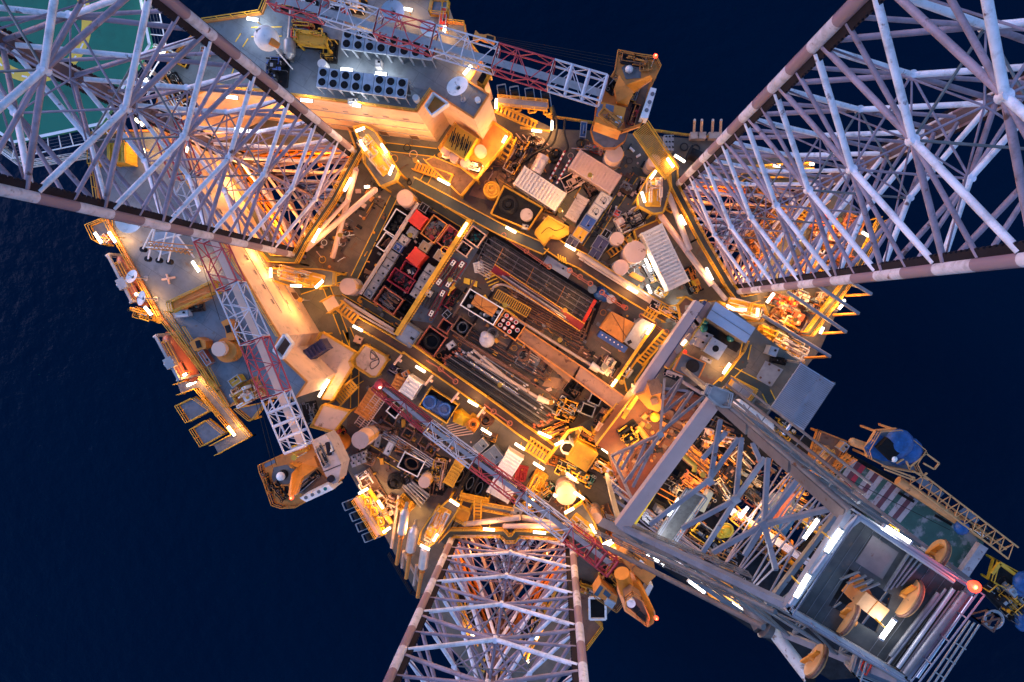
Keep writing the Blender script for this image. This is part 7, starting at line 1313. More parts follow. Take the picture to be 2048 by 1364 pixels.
skid(1000, 1180, 1110, 1260, 90, 8, 1.5, 142, 'dark lit pipework at the end of the long white tank', ('galv', 'yellow', 'dark', 'white'), 2); MB().tube(V(1080, 1260, 11), V(1130, 1190, 11), .22, 12).tube(V(1060, 1240, 11), V(1130, 1260, 11), .07, 6).build('silver_nozzle', 'steel_bright', None, 'shiny silver nozzle below the ribbed metal roof', 'nozzle')
# ---- drill floor
reg(1200, 700)
t = thing('drill_floor', 'rust-orange drill floor glowing under amber light', 'drill floor', V(250, 450, 8)); P = [V(x, y, 12) for x, y in ((-30, 640), (240, 280), (440, 300), (700, 330), (560, 560), (200, 1080), (90, 830), (60, 700))]; MB().prism(P, 8.05, 12).build('floor', 'drill_red', t)
MB().rail([P[0], P[1]]).build('railing', 'yellow_deep', t)
t = thing('dog_house', 'bright orange cabin on the drill floor behind the mauve beam', 'cabin', V(350, 320, 12)); P = [V(x, y, 15) for x, y in ((250, 310), (310, 290), (345, 210), (425, 235), (410, 330), (430, 350), (420, 400), (395, 425), (330, 400))]; MB().prism(P, 12, 15).build('wall', 'orange', t); MB().box(V(370, 350, 15.05), (.7, .7, .15), .3).build('roof_hatch', 'brown', t); MB().box(V(375, 250, 15.03), (1.3, 1.6, .1), .3).build('roof_panel', 'brown', t)
MB().dome(V(376, 458, 13.2), .55, .5, 16, 5, full=True).cyl(V(376, 458, 13), .3, 12, 13, 10).build('lit_globe', 'paint_yellow', None, 'shiny round cap on the amber drill floor', 'cap')
skid(150, 600, 260, 520, 120, 12, 1.8, 150, 'yellow iron roughneck machine on the drill floor', ('yellow', 'dark', 'yellow_deep', 'black'), 2); MB().tube(V(255, 520, 13), V(330, 620, 13), .35, 12).build('swing_arm', 'orange_tan', None, 'thick tan arm reaching over the drill floor', 'arm')
skid(440, 150, 540, 190, 40, 12, 1.5, 151, 'pinkish box and pipes at the upper edge of the drill floor', ('tank_cream', 'beam_mauve', 'dark'), 2)
for x, y, z, l, e in ((330, 520, 17, 'added amber flood lamp high over the drill floor centre', 1300), (180, 420, 16, 'added amber flood lamp over the left part of the drill floor', 700), (150, 780, 15, 'added amber flood lamp near the lower corner of the drill floor', 900)): added_floodlight(x, y, z, l, e, 3)
# ---- derrick
ring = [V(800, 330, 38), V(140, 1180, 38)]; C0 = V(0, 0, 0); reg(0, 0, 1)
RA, RB = V(1432, 792, 38), V(1240, 1052, 38); u = (RB - RA).normalized(); u = Vector((-u.y, u.x, 0)); u = u if u.x > 0 else -u
CA, CB = V(1696, 1020, 54), V(1574, 1210, 54); CC, CD = V(1944, 1172, 54), V(1800, 1360, 54)
t = thing('derrick', 'grey steel drilling derrick leaning out to the lower right with a flat crown platform', 'derrick', ((RA.x + RB.x) / 2, (RA.y + RB.y) / 2, 12))
RC, RD = RA + u * 12, RB + u * 12; FA, FB = V(1372, 740, 14), V(1216, 958, 14)
for p, q_2 in ((RA, CA), (RB, CB), (RC, CC), (RD, CD)): MB().beam(p, q_2, .38, .38).build('derrick_leg', 'steel_blue', t)
for p, b_ in ((RA, FA), (RB, FB), (RC, FA + u * 14), (RD, FB + u * 14)): MB().beam((b_.x, b_.y, 12), p, .38, .38).build('derrick_leg', 'steel', t)
MB().beam(RA + Vector((0, 0, .3)), RB + Vector((0, 0, .3)), M_(27, 38), 1.0).build('wind_wall', 'beam_mauve', t)
for a, b in ((RA, RC), (RB, RD), (RC, RD)): MB().beam(a, b, .32, .5).build('ring_beam', 'steel', t)
def side(A0, A1, w, off, m, nm, k=22):
    d = (A1 - A0).normalized(); q = MB()
    for s in (off, off + w): o = s; q.tube(A0 + o, A1 + o, .09, 8)
    return q
reg(1200, 700)
def seg(L, r, m, nm='girt', fn='beam'):
    for a, b in L:
        if fn == 'beam': MB().beam(V(*a), V(*b), r, r).build(nm, m, t)
        else: MB().tube(V(*a), V(*b), r, 8).build(nm, m, t)
seg([((820, 480, 39), (748, 900, 42)), ((965, 600, 41), (925, 1020, 43)), ((945, 600, 41), (740, 890, 41)), ((740, 890, 41), (340, 1190, 40)), ((1125, 735, 43), (925, 1020, 43)), ((925, 1020, 43), (700, 1380, 43)), ((925, 1020, 43), (560, 1215, 42)), ((1145, 740, 43.5), (1118, 1190, 46)), ((1345, 885, 46), (1118, 1190, 46)), ((1590, 1075, 50), (1118, 1190, 46)), ((1118, 1190, 46), (770, 1380, 45)), ((1118, 1190, 46), (985, 1400, 46)), ((1118, 1190, 46), (1200, 1500, 48)), ((860, 560, 40), (700, 740, 39)), ((1040, 640, 41), (1090, 750, 42))], .29, 'steel_blue', 'brace')
for x, y, z in ((925, 1020, 43.2), (1118, 1190, 46.2), (748, 895, 42), (412, 575, 30)): MB().box(V(x, y, z), (.5, .5, .3), .6).build('gusset', 'steel_blue', t)
seg([((440, 200, 17), (410, 575, 30)), ((410, 575, 30), (80, 720, 17)), ((80, 720, 17), (215, 1010, 25)), ((405, 590, 30), (170, 900, 23)), ((395, 585, 29), (225, 930, 24)), ((310, 635, 26), (205, 880, 23)), ((230, 660, 23), (150, 810, 20)), ((160, 690, 20), (120, 780, 19)), ((430, 430, 25), (610, 285, 20)), ((440, 330, 21), (545, 205, 18)), ((412, 560, 29), (705, 320, 24)), ((560, 195, 18), (430, 430, 25)), ((480, 500, 27), (630, 290, 21)), ((430, 260, 19), (600, 280, 20)), ((545, 205, 18), (700, 300, 23)), ((370, 610, 28), (350, 700, 26))], .24, 'leg_mauve_steel', 'door_truss')
# side walkway up the upper derrick edge
for off, m, r in ((0, 'steel', .22), (.6, 'steel', .09), (1.1, 'brown_steel', .10), (1.7, 'steel', .08)):
    n = (RB - RA).normalized() * -off; MB().tube(RA + n + Vector((0, 0, .4)), CA + n + Vector((0, 0, .4)), r, 8).build('edge_rail', m, t)
q = MB(); n = (RB - RA).normalized() * -1.7
for k in range(24): p = (RA + Vector((0, 0, .3))).lerp(CA, k / 24); q.beam(p, p + n, .05, .06) if k % 3 == 0 else None
q.build('edge_ladder', 'steel', t)
n = (RB - RA).normalized() * .35
for k in range(3): p = RA.lerp(CA, k / 3 + .01); p2 = RA.lerp(CA, (k + .98) / 3 - .003); MB().beam(p + n + Vector((0, 0, .35)), p2 + n + Vector((0, 0, .35)), .7, .2).build('edge_plate', 'brown_steel', t)
q = MB(); 
for off, r in ((0, .1), (.8, .14), (1.9, .17)): n = (RB - RA).normalized() * off; q = MB().tube(RB + n, CB + n * .9 - Vector((0, 0, .5)), r, 10).build('service_pipe', 'steel' if off != 1.9 else 'brown_steel', t)
n = (RB - RA).normalized(); P = [RB + n * 2.6 + Vector((0, 0, -6)), CB + n * 2.2 - Vector((0, 0, 6))]
q = MB().rail([P[0], P[1]], 1.1).rail([P[0] - n * 1.6, P[1] - n * 1.6], 1.1); q.add([P[0] - n * .4, P[1] - n * .4, P[1] - n * 1.2, P[0] - n * 1.2], [(0, 1, 2, 3)]); q.build('side_gallery', 'grating', t)
reg(1000, 900)
for i, (a, b) in enumerate((((1000, 705), (1118, 788)), ((1283, 890), (1398, 975)), ((1550, 1068), (1672, 1152)))): tube_lamp(*a, *b, 36, ORD[i] + ' cold tube lamp from left hanging outside the lower edge of the derrick', True, 260, 1.2)
lamp_row([(1100, 675, 1200, 735), (1330, 835, 1410, 890), (1575, 1040, 1670, 1100)], 37, 'inside the lower gallery of the derrick', True, 100, .8)
for x, y, l in ((1490, 945, 'left'), (1580, 995, 'right')): MB().dome(V(x, y, 33), 1.0, .9, 16, 5, full=True).tube(V(x, y, 33), V(x + 30, y - 40, 32), .5, 14).build('air_winch', 'orange', None, l + ' orange winch hanging at the lower edge of the derrick', 'winch')
# ring interior: bent pipes and panels near the mauve wind wall
reg(1200, 700)
for a, b, w, z, m, l in (((745, 260), (880, 330), 70, 40, 'galv', 'rounded pale tray at the upper corner of the derrick'),): platform([(745, 240), (880, 285), (860, 380), (800, 375), (715, 300)], z, l, m, z0=39, rm='galv')
MB().tube(V(740, 410, 36), V(480, 790, 36), .16, 8).build('guide_tube', 'yellow', None, 'upper yellow guide tube behind the mauve wind wall', 'tube'); MB().beam(V(650, 530, 35), V(230, 1180, 35), .4, .2).build('guide_beam', 'paint_yellow', None, 'long yellow guide beam behind the mauve wind wall', 'beam')
MB().path([V(540, 690, 34), V(610, 760, 34), V(650, 790, 34), V(640, 830, 34)], .18, 8).build('gooseneck', 'yellow', None, 'yellow gooseneck pipe in the derrick', 'pipe')
t2 = thing('monkey_board', 'pale boxed gallery with a bright lamp inside the derrick', 'gallery', V(500, 1000, 30)); P = [V(x, y, 34) for x, y in ((590, 935), (710, 990), (470, 1330), (320, 1350))]; MB().prism(P, 33.8, 34).build('floor', 'galv_mesh', t2); MB().rail(P, closed=True).build('railing', 'steel_blue', t2)
tube_lamp(465, 1130, 540, 1010, 36, 'long cold tube lamp in the boxed gallery of the derrick', True, 110, 1.5)
t3 = thing('travelling_block', 'cream travelling block housing inside the derrick', 'block', V(650, 1100, 28)); P = [V(x, y, 32) for x, y in ((635, 1045), (680, 1060), (575, 1240), (535, 1215))]; MB().prism(P, 30, 32).build('housing', 'tan_cream', t3); P = [V(x, y, 30) for x, y in ((740, 965), (775, 975), (710, 1110), (665, 1090))]; MB().prism(P, 29, 30).build('guide', 'tan_cream', t3)
for x, y, r in ((860, 1230, 40), (830, 1250, 26)): MB().dome(V(x, y, 22), M_(r, 22), M_(r, 22), 18, 5, full=True).ring(V(x, y, 22.4), M_(r, 22) * 1.1, .12, 18).build('top_drive', 'paint_yellow', None, ('large' if r > 30 else 'small') + ' yellow round motor in the derrick shaft', 'motor')
rn = random.Random(4)
for i, (x1, y1, x2, y2, w, z, h, l, pal) in enumerate([(640, 650, 900, 850, 150, 12, 1.5, 'red-brown pipe rows on the rear drill floor', ('pipe_rust', 'orange', 'leg_dark')), (700, 560, 950, 620, 90, 14, 2, 'orange-lit braces at the upper side of the drill floor', ('orange', 'pipe_rust', 'tank_cream')), (560, 860, 700, 960, 110, 14, 2, 'glowing orange manifold in the derrick', ('orange', 'lifeboat', 'orange_tan')), (900, 1100, 1080, 1250, 90, 14, 2, 'orange-lit hose frames near the derrick centre', ('orange', 'lifeboat', 'yellow', 'dark')),
        (1110, 1230, 1280, 1330, 80, 12, 2, 'bright orange valves at the far side of the derrick', ('orange', 'yellow', 'orange')), (780, 870, 870, 1000, 60, 14, 2, 'dark machinery behind the travelling block', ('dark', 'steel', 'tan_cream', 'pipe_rust')), (1000, 960, 1110, 1060, 60, 13, 2.2, 'black pipes racked beside the blue sheet', ('pipe_rust', 'pipe_dark', 'dark')), (290, 1120, 350, 1180, 50, 33, 1, 'pale crumpled bags behind the mauve wind wall', ('canvas', 'white')), (640, 1200, 820, 1330, 100, 16, 1, 'dark panels with yellow edges in the derrick shaft', ('dark', 'paint_yellow', 'slate')), (900, 680, 1010, 790, 80, 16, 1.5, 'grey winches under the upper edge of the derrick', ('steel', 'tan_cream', 'brown')), (1230, 900, 1380, 960, 90, 12, 2, 'yellow stair grids beside the blue sheet', ('yellow', 'orange_tan', 'yellow_deep'))]): skid(x1, y1, x2, y2, w, z, h, 160 + i, l, pal, 2.2)
pipes(620, 640, 880, 870, 9, -8, 12, .09, 13, ['pipe_rust', 'orange_tan'], 'red-lit drill pipe standing back in the derrick', 'pipes racked in the derrick', 10)
MB().prism([V(x, y, 10) for x, y in ((1170, 980), (1320, 950), (1340, 1150), (1230, 1320), (1040, 1180))], 9.8, 10).build('blue_sheet', 'tarp_blue', None, 'big blue sheet spread below the derrick', 'tarp')
MB().tube(V(1320, 960, 14), V(1200, 1150, 12), .45, 12).build('orange_riser', 'lifeboat', None, 'thick orange pipe crossing the big blue sheet', 'pipe')
tube_lamp(950, 1145, 1010, 1070, 18, 'cold tube lamp low inside the derrick shaft', True, 300); tube_lamp(1390, 1290, 1490, 1150, 46, 'long cold tube lamp near the upper face of the crown', True, 250, 1)
for x, y, z, l, e in ((1200, 1200, 18, 'added amber flood lamp in the far corner of the derrick', 1700), (700, 850, 20, 'added amber flood lamp over the red-brown pipe rows', 1300), (950, 900, 19, 'added amber flood lamp deep in the derrick centre', 1200)): added_floodlight(x, y, z, l, e, 2)
q = MB(); rg = MB()
for k in range(60): p = V(900 + 9.6 * k, 1080 + 6.4 * k + 20, 15); q.box(p, (.14, .8, .06), -.55)
q.build('ladder_tray', 'canvas', None, 'white-runged cable tray in the derrick shaft', 'cable tray')
# secondary lattice of the derrick body and machinery filling its shaft
Q0 = [FA, FB, FB + u * 14, FA + u * 14]; Q1 = [RA, RB, RD, RC]; Q2 = [CA, CB, CD, CC]
def lat(B, T, lv, r, m, nm, skip=()):
    for k in range(lv):
        lo = [a.lerp(b, k / lv) for a, b in zip(B, T)]; hi = [a.lerp(b, (k + 1) / lv) for a, b in zip(B, T)]
        for i in range(4):
            if i in skip: continue
            j = (i + 1) % 4; q = MB().tube(lo[i], hi[j], r, 6).tube(lo[j], hi[i], r, 6).tube(hi[i], hi[j], r, 6); m_ = lo[i].lerp(lo[j], .5); q.tube(m_, hi[i].lerp(hi[j], .5), r * .7, 6); q.build(nm, m, t)
t = bpy.data.objects['derrick']; lat(Q0, Q1, 4, .09, 'leg_mauve_steel', 'cross_brace', (0,)); lat(Q1, Q2, 3, .075, 'steel', 'cross_brace', (0,))
reg(1200, 700); rn = random.Random(9)
pal = [('pipe_rust', 'orange', 'dark', 'steel'), ('dark', 'steel', 'galv', 'orange_tan'), ('orange', 'yellow_deep', 'dark', 'pipe_rust'), ('steel', 'dark', 'tan_cream', 'yellow')]
NM = ['dark pumps under the upper derrick edge', 'orange pipe clamps left of the round yellow motor', 'grey winches beneath the first derrick brace', 'rusty pipe stands by the derrick centre gusset', 'steel cabinets at the lower derrick side', 'amber valves right of the blue sheet', 'dark cable drums below the white-runged tray', 'grey frames below the crown left corner', 'orange tongs left of the pale boxed gallery', 'black hose nest beneath the mauve wind wall end', 'steel shelves by the lower crown corner', 'oily blocks between braces under the crown edge', 'pipe manifold at the outer lower derrick gallery', 'lit grey ducting along the lower derrick side']
for i, (x, y, z) in enumerate([(830, 560, 9), (620, 960, 11), (760, 760, 9), (980, 880, 10), (560, 1240, 9), (1360, 1080, 9), (1100, 1290, 9), (1480, 1180, 9), (430, 900, 11), (300, 1060, 11), (1250, 1420, 9), (1560, 1330, 9), (600, 1340, 9), (860, 1400, 9)]): skid(x - 110, y - 60, x + 110, y + 60, 150, z, 2.4, 300 + i, NM[i], pal[i % 4], .8)
for x, y, z, l, e in ((620, 1080, 16, 'added amber flood lamp left of the round yellow motor', 700), (820, 640, 15, 'added amber flood lamp under the upper derrick edge', 700), (1400, 1150, 14, 'added amber flood lamp right of the blue sheet', 900)): added_floodlight(x, y, z, l, e, 2)
# added amber flood lamps for the glow at the leg wells and machinery decks
reg(0, 0, 1)
for x, y, z, l, e in ((770, 300, 6, 'added amber flood lamp facing the lit north wall', 500), (880, 310, 6, 'added amber flood lamp at the foot of the dish block wall', 400), (600, 600, 6, 'added amber flood lamp facing the lit left wall', 500), (520, 500, 8, 'added amber flood lamp between left leg and left wall', 700), (560, 250, 8, 'added amber flood lamp between left leg and north wall', 700), (640, 330, -2, 'added amber flood lamp on the upper wall of the left leg well', 3000), (560, 440, -2, 'added amber flood lamp on the lower wall of the left leg well', 3000), (480, 360, 3, 'added amber flood lamp outboard of the left leg', 1600), (1420, 400, -2, 'added amber flood lamp on the upper wall of the right leg well', 2500), (1500, 560, -1, 'added amber flood lamp on the lower wall of the right leg well', 3000), (1610, 560, 5, 'added amber flood lamp over the machinery deck behind the right leg', 1500), (1590, 640, 5, 'added amber flood lamp over the orange engine blocks', 1200),
        (1680, 440, 5, 'added amber flood lamp at the outer corner of the right leg deck', 1000), (950, 1100, -2, 'added amber flood lamp on the left wall of the bottom leg well', 1200), (1090, 1110, -2, 'added amber flood lamp on the right wall of the bottom leg well', 1200), (820, 1060, 5, 'added amber flood lamp over the silver exhausts', 900), (1230, 1120, 8, 'added amber flood lamp beside the lower crane boom foot', 900), (588, 915, 25, 'added amber flood lamp at the left crane boom foot', 900), (1130, 620, 6, 'added amber flood lamp over the red caps of the drill pipes', 500), (830, 320, 7, 'added amber flood lamp over the rusty hatch roof', 800), (960, 330, 7, 'added amber flood lamp beside the round yellow pot', 900), (1120, 420, 7, 'added amber flood lamp over the yellow-walled tray', 700)): added_floodlight(x, y, z, l, e, 2.5, (1, .30, .06) if 'well' in l else (1, .5, .13))
# crown platform
reg(1450, 840, 2.604)
t = thing('crown_platform', 'grating platform of the derrick crown with an opening full of orange sheaves', 'crown platform', V(800, 900, 50)); Z = 54
P = [V(x, y, Z) for x, y in ((640, 462), (1275, 862), (925, 1330), (310, 965))]; H = [V(x, y, Z) for x, y in ((650, 775), (870, 912), (790, 1110), (540, 965))]; holed(t, 'floor', P, H, Z - .15, Z, 'crown_deck')
H2 = [p - Vector((0, 0, 3)) for p in H]; MB().add(H2, [(0, 1, 2, 3)]).build('pit_dark_sheet', 'black', t)  # darkness of the opening put in as a black sheet below it
for i in range(4): MB().beam(P[i] + Vector((0, 0, .15)), P[(i + 1) % 4] + Vector((0, 0, .15)), .28, .5).build('edge_girder', 'steel_blue' if i != 2 else 'galv', t)
rl = MB().rail([p + Vector((0, 0, .2)) for p in P], 1.0, closed=True, r=.03).build('railing', 'steel_blue', t)
q = MB()
for k in range(1, 30): q.beam(P[0].lerp(P[1], k / 30) + Vector((0, 0, .02)), P[3].lerp(P[2], k / 30) + Vector((0, 0, .02)), .02, .02) if k % 2 and not 9 < k < 20 else None
q.build('grating_bar', 'steel', t)
MB().prism([V(x, y, Z + .06) for x, y in ((770, 600), (905, 690), (820, 830), (680, 740))], Z + .02, Z + .06).build('floor_hatch', 'brown_steel', t)
for off in (18, 34): MB().path([V(320 + off, 960, Z + 1.1), V(620 + off, 560 - off * .2, Z + 1.1), V(690 + off * .4, 480 + off, Z + 1.1), V(1190, 830 + off * .3, Z + 1.1)], .11, 10).build('bent_pipe', 'galv', t)
for a, b, r, m in (((1190, 880), (900, 1290), .11, 'galv'), ((1250, 900), (935, 1320), .2, 'steel'), ((1150, 880), (850, 1270), .07, 'steel'), ((1290, 920), (1000, 1340), .09, 'steel_bright'), ((1110, 900), (860, 1230), .10, 'grating'), ((1220, 890), (915, 1310), .05, 'brown_steel')): MB().tube(V(*a, Z + .5), V(*b, Z + .5), r, 10).build('edge_pipe', m, t)
for k in range(4): MB().beam(V(600 + 35 * k, 960 + 20 * k - 130, Z + .25), V(700 + 35 * k, 800 + 20 * k - 10, Z + .25), .05, .2).build('guard_bar', 'steel', t)
for k in range(4): MB().beam(V(830 + 28 * k, 890 - 10 * k, Z + .25), V(960 + 28 * k, 690 + 8 * k, Z + .25), .07, .2).build('guard_bar', 'steel', t)
def sheave(x, y, r, ax, lab, z=53):
    c = V(x, y, z); rr = M_(r, z); ax = Vector(ax).normalized(); s = thing('sheave', lab, 'pulley', c, 'orange crown pulleys'); MB().tube(c - ax * .16, c + ax * .16, rr, 32).build('wheel', 'tan_orange', s); MB().ring(c, rr, .1, 32, ax=ax).build('groove', 'pipe_rust', s)
    MB().tube(c - ax * .45, c + ax * .45, rr * .16, 14).build('hub', 'orange_tan', s); n = ax.orthogonal().normalized()
    MB().beam(c - ax * .35 - n * rr * .9, c - ax * .35 + n * rr * .9, .25, .12).build('bracket', 'orange', s)
sheave(1105, 705, 84, (.84, -.5, .10), 'upper right orange pulley half under the crown edge'); sheave(955, 925, 102, (.84, -.5, .10), 'right orange pulley beside the crown opening', 54); sheave(640, 1035, 90, (.84, -.5, .25), 'left orange pulley beside the crown opening', 54); sheave(475, 1255, 90, (.84, -.5, .2), 'lowest orange pulley outside the crown platform', 52); sheave(1050, 765, 60, (.84, -.5, .10), 'small orange pulley below the upper right pulley', 53)
P = [V(x, y, 54.3) for x, y in ((735, 895), (858, 990), (805, 1055), (682, 962))]; t4 = thing('crown_motor', 'pale orange box block in the middle of the crown opening', 'motor housing', (P[0].x, P[0].y, 52)); MB().prism(P, 52.5, 54.3).build('housing', 'tan_orange', t4); c = V(715, 880, 53.5); MB().box(c, (.5, 1.3, .5), .5).build('lug', 'orange', t4); MB().beam(P[0].lerp(P[1], .5) + Vector((0, 0, .02)), P[3].lerp(P[2], .5) + Vector((0, 0, .02)), .04, .03).build('seam', 'orange', t4)
for i, (a, b) in enumerate((((525, 690), (605, 565)), ((828, 550), (965, 637)), ((812, 1140), (884, 1040)), ((365, 925), (440, 800)))): tube_lamp(*a, *b, Z + 1.2, ('upper left', 'upper right', 'lower', 'left') + ('x',) and (('upper left', 'upper right', 'lower', 'left')[i] + ' cold tube lamp on the derrick crown platform'), True, 75 if i != 3 else 30, 1.0)
beacon(t, 1290, 862, 55.6, 1.4, e=170); MB().dome(V(1300, 868, 55.2), .3, .3, 12, 4, full=True).build('beacon', 'beacon', t)
t = thing('caged_ladder', 'caged ladder and long rods hanging off the right side of the crown', 'ladder', V(1380, 1040, 45)); q = MB()
for i, r in enumerate((48, 44)): q.ring(V(1400, 1040, 53 - i * 2), M_(r, 53), .05, 18)
for k in range(6): q.tube(V(1400 + 46 * math.cos(k), 1040 + 46 * math.sin(k), 53), V(1385 + 42 * math.cos(k), 1030 + 42 * math.sin(k), 48), .03, 5)
q.build('cage', 'galv', t); MB().rail([V(1270, 1010, 52), V(1330, 1055, 52), V(1365, 985, 52)], closed=True).build('landing', 'pipe_rust', t)
for k in range(3): MB().tube(V(1275 + 25 * k, 1045 + 10 * k, 50), V(1040 + 30 * k, 1390 + 10 * k, 50), .06, 6).build('rod', 'galv', t)
for k in range(4): MB().tube(V(1200 - 55 * k, 1160 + 75 * k, 50.1), V(1255 - 55 * k, 1195 + 75 * k, 50.1), .04, 5).build('rod_spacer', 'galv', t)
MB().tube(V(90, 860, 40), V(205, 1080, 42), .75, 18).tube(V(205, 1080, 42), V(250, 1110, 42), .75, 18, .4).build('standpipe', 'brown_steel', None, 'fat grey pipe bending along the lower side of the derrick', 'pipe'); MB().tube(V(250, 1100, 42), V(440, 1345, 44), .42, 16).build('vent_tube', 'rust_white', None, 'rusty white open-ended tube pointing down below the derrick', 'tube'); MB().cyl(V(445, 1350, 44.4), .3, 44.2, 44.5, 14).build('tube_mouth', 'black', None, 'dark mouth of the rusty white open-ended tube', 'tube end')
for i in range(5): MB().tube(V(370 + 30 * i, 960 + 20 * i, 50 - i), V(700 + 10 * i, 1230 + 10 * i, 50 - i), .07, 6).build('hand_tube', 'galv', None, 'thin grey tube beside the lower left crown edge', 'tube', 'thin grey tubes at the crown edge')
platform([(690, 1210), (760, 1230), (920, 1300), (860, 1390), (660, 1310)], 51, 'grey landing with a red ladder below the crown platform', 'slate', z0=50, rm='galv'); MB().rail([V(700, 1290, 51.2), V(745, 1210, 51.2)], .8).build('short_ladder', 'red', None, 'short red ladder on the grey landing', 'ladder')
# ---- stern deck
reg(1550, 800, 4.112)
t = thing('stern_deck', 'stern deck with worn red and white stripes and green paint', 'deck', V(1200, 900, 6)); Q = [V(x, y, 9) for x, y in ((610, 470), (760, 560), (1190, 815), (1720, 1165), (1700, 1234), (1580, 1500), (1000, 1300), (540, 640))]; MB().prism(Q, 8.02, 9).build('floor', 'green_worn', t)
A0, A1 = V(640, 480, 9.01), V(1180, 830, 9.01); B0, B1 = V(520, 660, 9.01), V(1030, 1010, 9.01)
for k in range(15):
    s0, s1 = k / 15, (k + 1) / 15; q = MB().add([A0.lerp(A1, s0), A0.lerp(A1, s1), B0.lerp(B1, s1), B0.lerp(B1, s0)], [(3, 2, 1, 0)]); q.build('stripe', ['stripe_white', 'stripe_red', 'stripe_white', 'green_worn'][k % 4] if k != 2 else 'crimson', t)
MB().rail(Q[1:4]).build('railing', 'tan_orange', t)
for i, (a, b) in enumerate((((1020, 765), (1140, 835)), ((1320, 950), (1450, 1025)))): MB().beam(V(*a, 9.3), V(*b, 9.3), .3, .3).build('skid_bar', 'black', None, ('left', 'right')[i] + ' short black bar lying on the stern deck', 'bar')
P = [(740, 400), (830, 250), (1000, 235), (1200, 400), (1130, 510), (1170, 590), (900, 540), (760, 470)]; platform(P, 13, 'eight-sided platform carrying blue tarps over the sea at the right', 'slate', z0=9, rm='tan_orange')
MB().prism([V(x, y, 13.7) for x, y in ((755, 400), (860, 285), (940, 330), (910, 440), (990, 510), (880, 500), (780, 460))], 13.02, 13.7).dome(V(1020, 360, 13.8), 1.6, .8, 12, 4).dome(V(1100, 420, 13.6), 1.5, .7, 12, 4).dome(V(1010, 460, 13.4), 1.1, .5, 12, 4).build('tarp_cover', 'tarp_blue', None, 'blue tarp wrapped over machinery on the eight-sided platform', 'tarp')
MB().box(V(925, 400, 14), (1.5, 2.0, .9), .8).build('black_box', 'black', None, 'black square unit under the blue tarp', 'box'); MB().dome(V(978, 485, 14.3), .35, .3, 12, 4).build('mushroom_vent', 'white', None, 'white cap on the eight-sided platform', 'cap')
MB().tube(V(640, 345, 12), V(750, 385, 12), M_(34, 12), 18).dome(V(640, 345, 12), M_(34, 12), M_(34, 12), 16, 5, full=True).build('buoyancy_tank', 'tan_orange', None, 'tan round-ended tank beside the eight-sided platform', 'tank')
platform([(350, 245), (590, 340), (470, 560), (330, 620), (265, 500)], 11, 'dark landing with an orange railed stair left of the stripes', 'brown', z0=9, rm='orange_tan'); skid(300, 500, 400, 380, 70, 11, 2.5, 180, 'orange stair cage on the dark landing', ('orange_tan', 'tan_orange', 'yellow_deep'), 2.5, 'orange_tan'); stairs(620, 460, 400, 590, 60, 12.5, 9.3, 'tan mesh stair left of the red and white stripes', 'orange_tan')
crate(555, 375, 590, 405, 70, 12.6, 'tan_orange', 'tan cabinet at the top of the mesh stair', 1.4)
t = thing('stern_crane', 'tan crane boom laid along the right edge of the stern deck', 'crane', V(1300, 850, 9)); MB().tube(V(1010, 660, 11.5), V(1530, 1005, 11.5), .5, 16).build('jib', 'tan_orange', t); MB().tube(V(1000, 690, 11), V(1560, 1060, 11), .16, 8).build('guide_rail', 'tan_orange', t); q = MB()
A, B = V(1150, 640, 13), V(1960, 1260, 13); d = (B - A).normalized(); n = Vector((-d.y, d.x, 0)) * .8
for s in (-1, 1): q.tube(A + n * s, B + n * s, .1, 6)
q.tube(A + Vector((0, 0, -1.2)), B + Vector((0, 0, -1.2)), .1, 6)
for k in range(22): f = 1 if k % 2 else -1; q.tube(A.lerp(B, k / 22) + n * f, A.lerp(B, (k + 1) / 22) - n * f, .05, 5).tube(A.lerp(B, k / 22) + n * f, A.lerp(B, (k + .5) / 22) - Vector((0, 0, 1.2)), .05, 5)
q.build('lattice_boom', 'tan_orange', t)
for a, b in (((1180, 680), (1390, 810)), ((1540, 930), (1680, 1030))): MB().prism([V(a[0], a[1], 13.1), V(a[0] + 60, a[1] - 40, 13.1), V(b[0] + 30, b[1] - 30, 13.1), V(b[0], b[1], 13.1)], 12.4, 12.5).build('walk_mesh', 'slate', t)
q = MB()
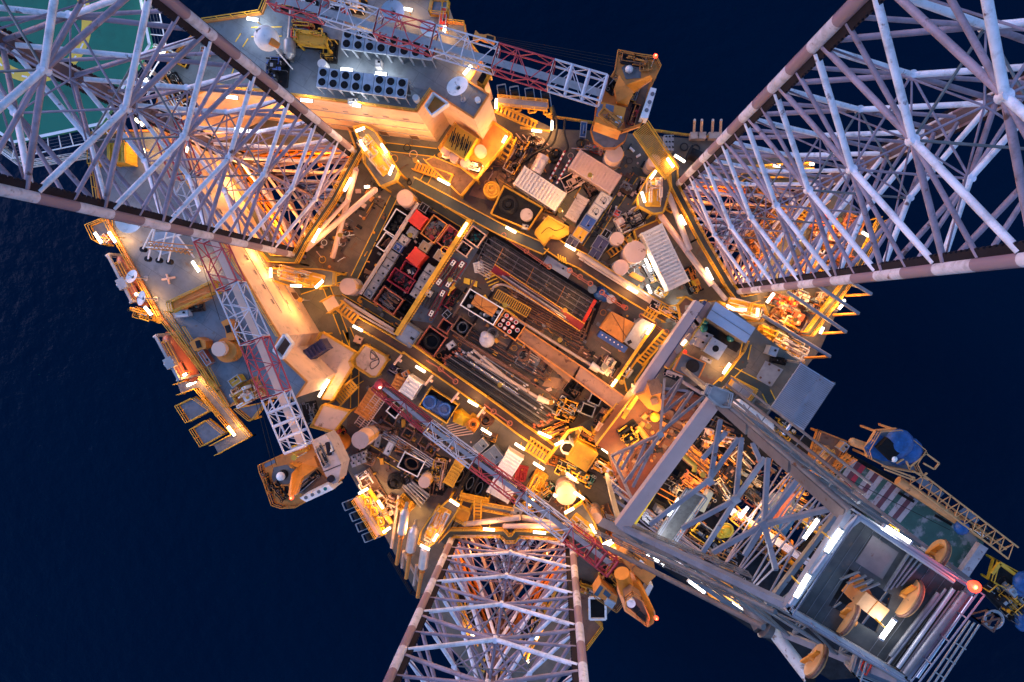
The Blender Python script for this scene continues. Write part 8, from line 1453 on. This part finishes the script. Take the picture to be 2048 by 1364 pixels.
for a, b in (((880, 540), (1150, 640)), ((900, 570), (1140, 660)), ((1100, 560), (1250, 430)), ((1130, 580), (1260, 660)), ((1060, 460), (1110, 570)), ((1030, 420), (1150, 490)), ((1230, 430), (1350, 520)), ((1350, 520), (1310, 570)), ((1310, 570), (1220, 520)), ((1250, 600), (1200, 640)), ((1000, 520), (1110, 450))): q.beam(V(*a, 14), V(*b, 14), .16)
q.build('boom_cradle', 'tan_orange', t); MB().dome(V(1535, 1050, 12.5), .8, .6, 12, 4, full=True).build('tarp_bundle', 'tarp_blue', None, 'small blue bundle at the end of the tan jib', 'tarp')
skid(1620, 1030, 1760, 1150, 60, 10, 1.8, 181, 'tan winches near the far end of the stern crane', ('tan_orange', 'dark', 'white', 'steel'), 2)
reg(1450, 840, 2.604)
MB().beam(V(1340, 650, 10), V(1230, 810, 10), 1.0, .8).build('white_beam', 'stripe_white', None, 'short worn white beam on the green stern deck', 'beam'); platform([(1400, 720), (1560, 810), (1530, 900), (1370, 830)], 9.5, 'yellow railed corner at the far right of the stern', 'dark', z0=8); MB().beam(V(1430, 745, 10.5), V(1545, 830, 10.5), .35).beam(V(1430, 745, 10.5), V(1390, 800, 10.5), .35).build('pipe_stand', 'yellow', None, 'thick yellow frame pipe at the far right of the stern', 'frame')
skid(1380, 840, 1530, 1000, 130, 9, 2, 182, 'grey and yellow gear at the far right of the stern', ('steel', 'yellow_deep', 'dark', 'galv'), 1.8)
MB().dome(V(1562, 845, 11), 1.3, .8, 9, 4, full=True).dome(V(1540, 880, 10.6), .9, .7, 7, 4, full=True).build('blue_tarp', 'tarp_blue', None, 'upper bright blue tarp at the right photo edge', 'tarp'); MB().dome(V(1568, 1035, 10), 1.2, .7, 9, 4, full=True).dome(V(1550, 1065, 10), .8, .6, 7, 4, full=True).build('blue_tarp', 'tarp_blue', None, 'lower blue-green tarp at the right photo edge', 'tarp')
reg(0, 0, 1); rope([V(1560, 860, 40), V(1700, 960, 30), V(1900, 1060, 20)], 'thin black wire rope crossing the striped stern deck')
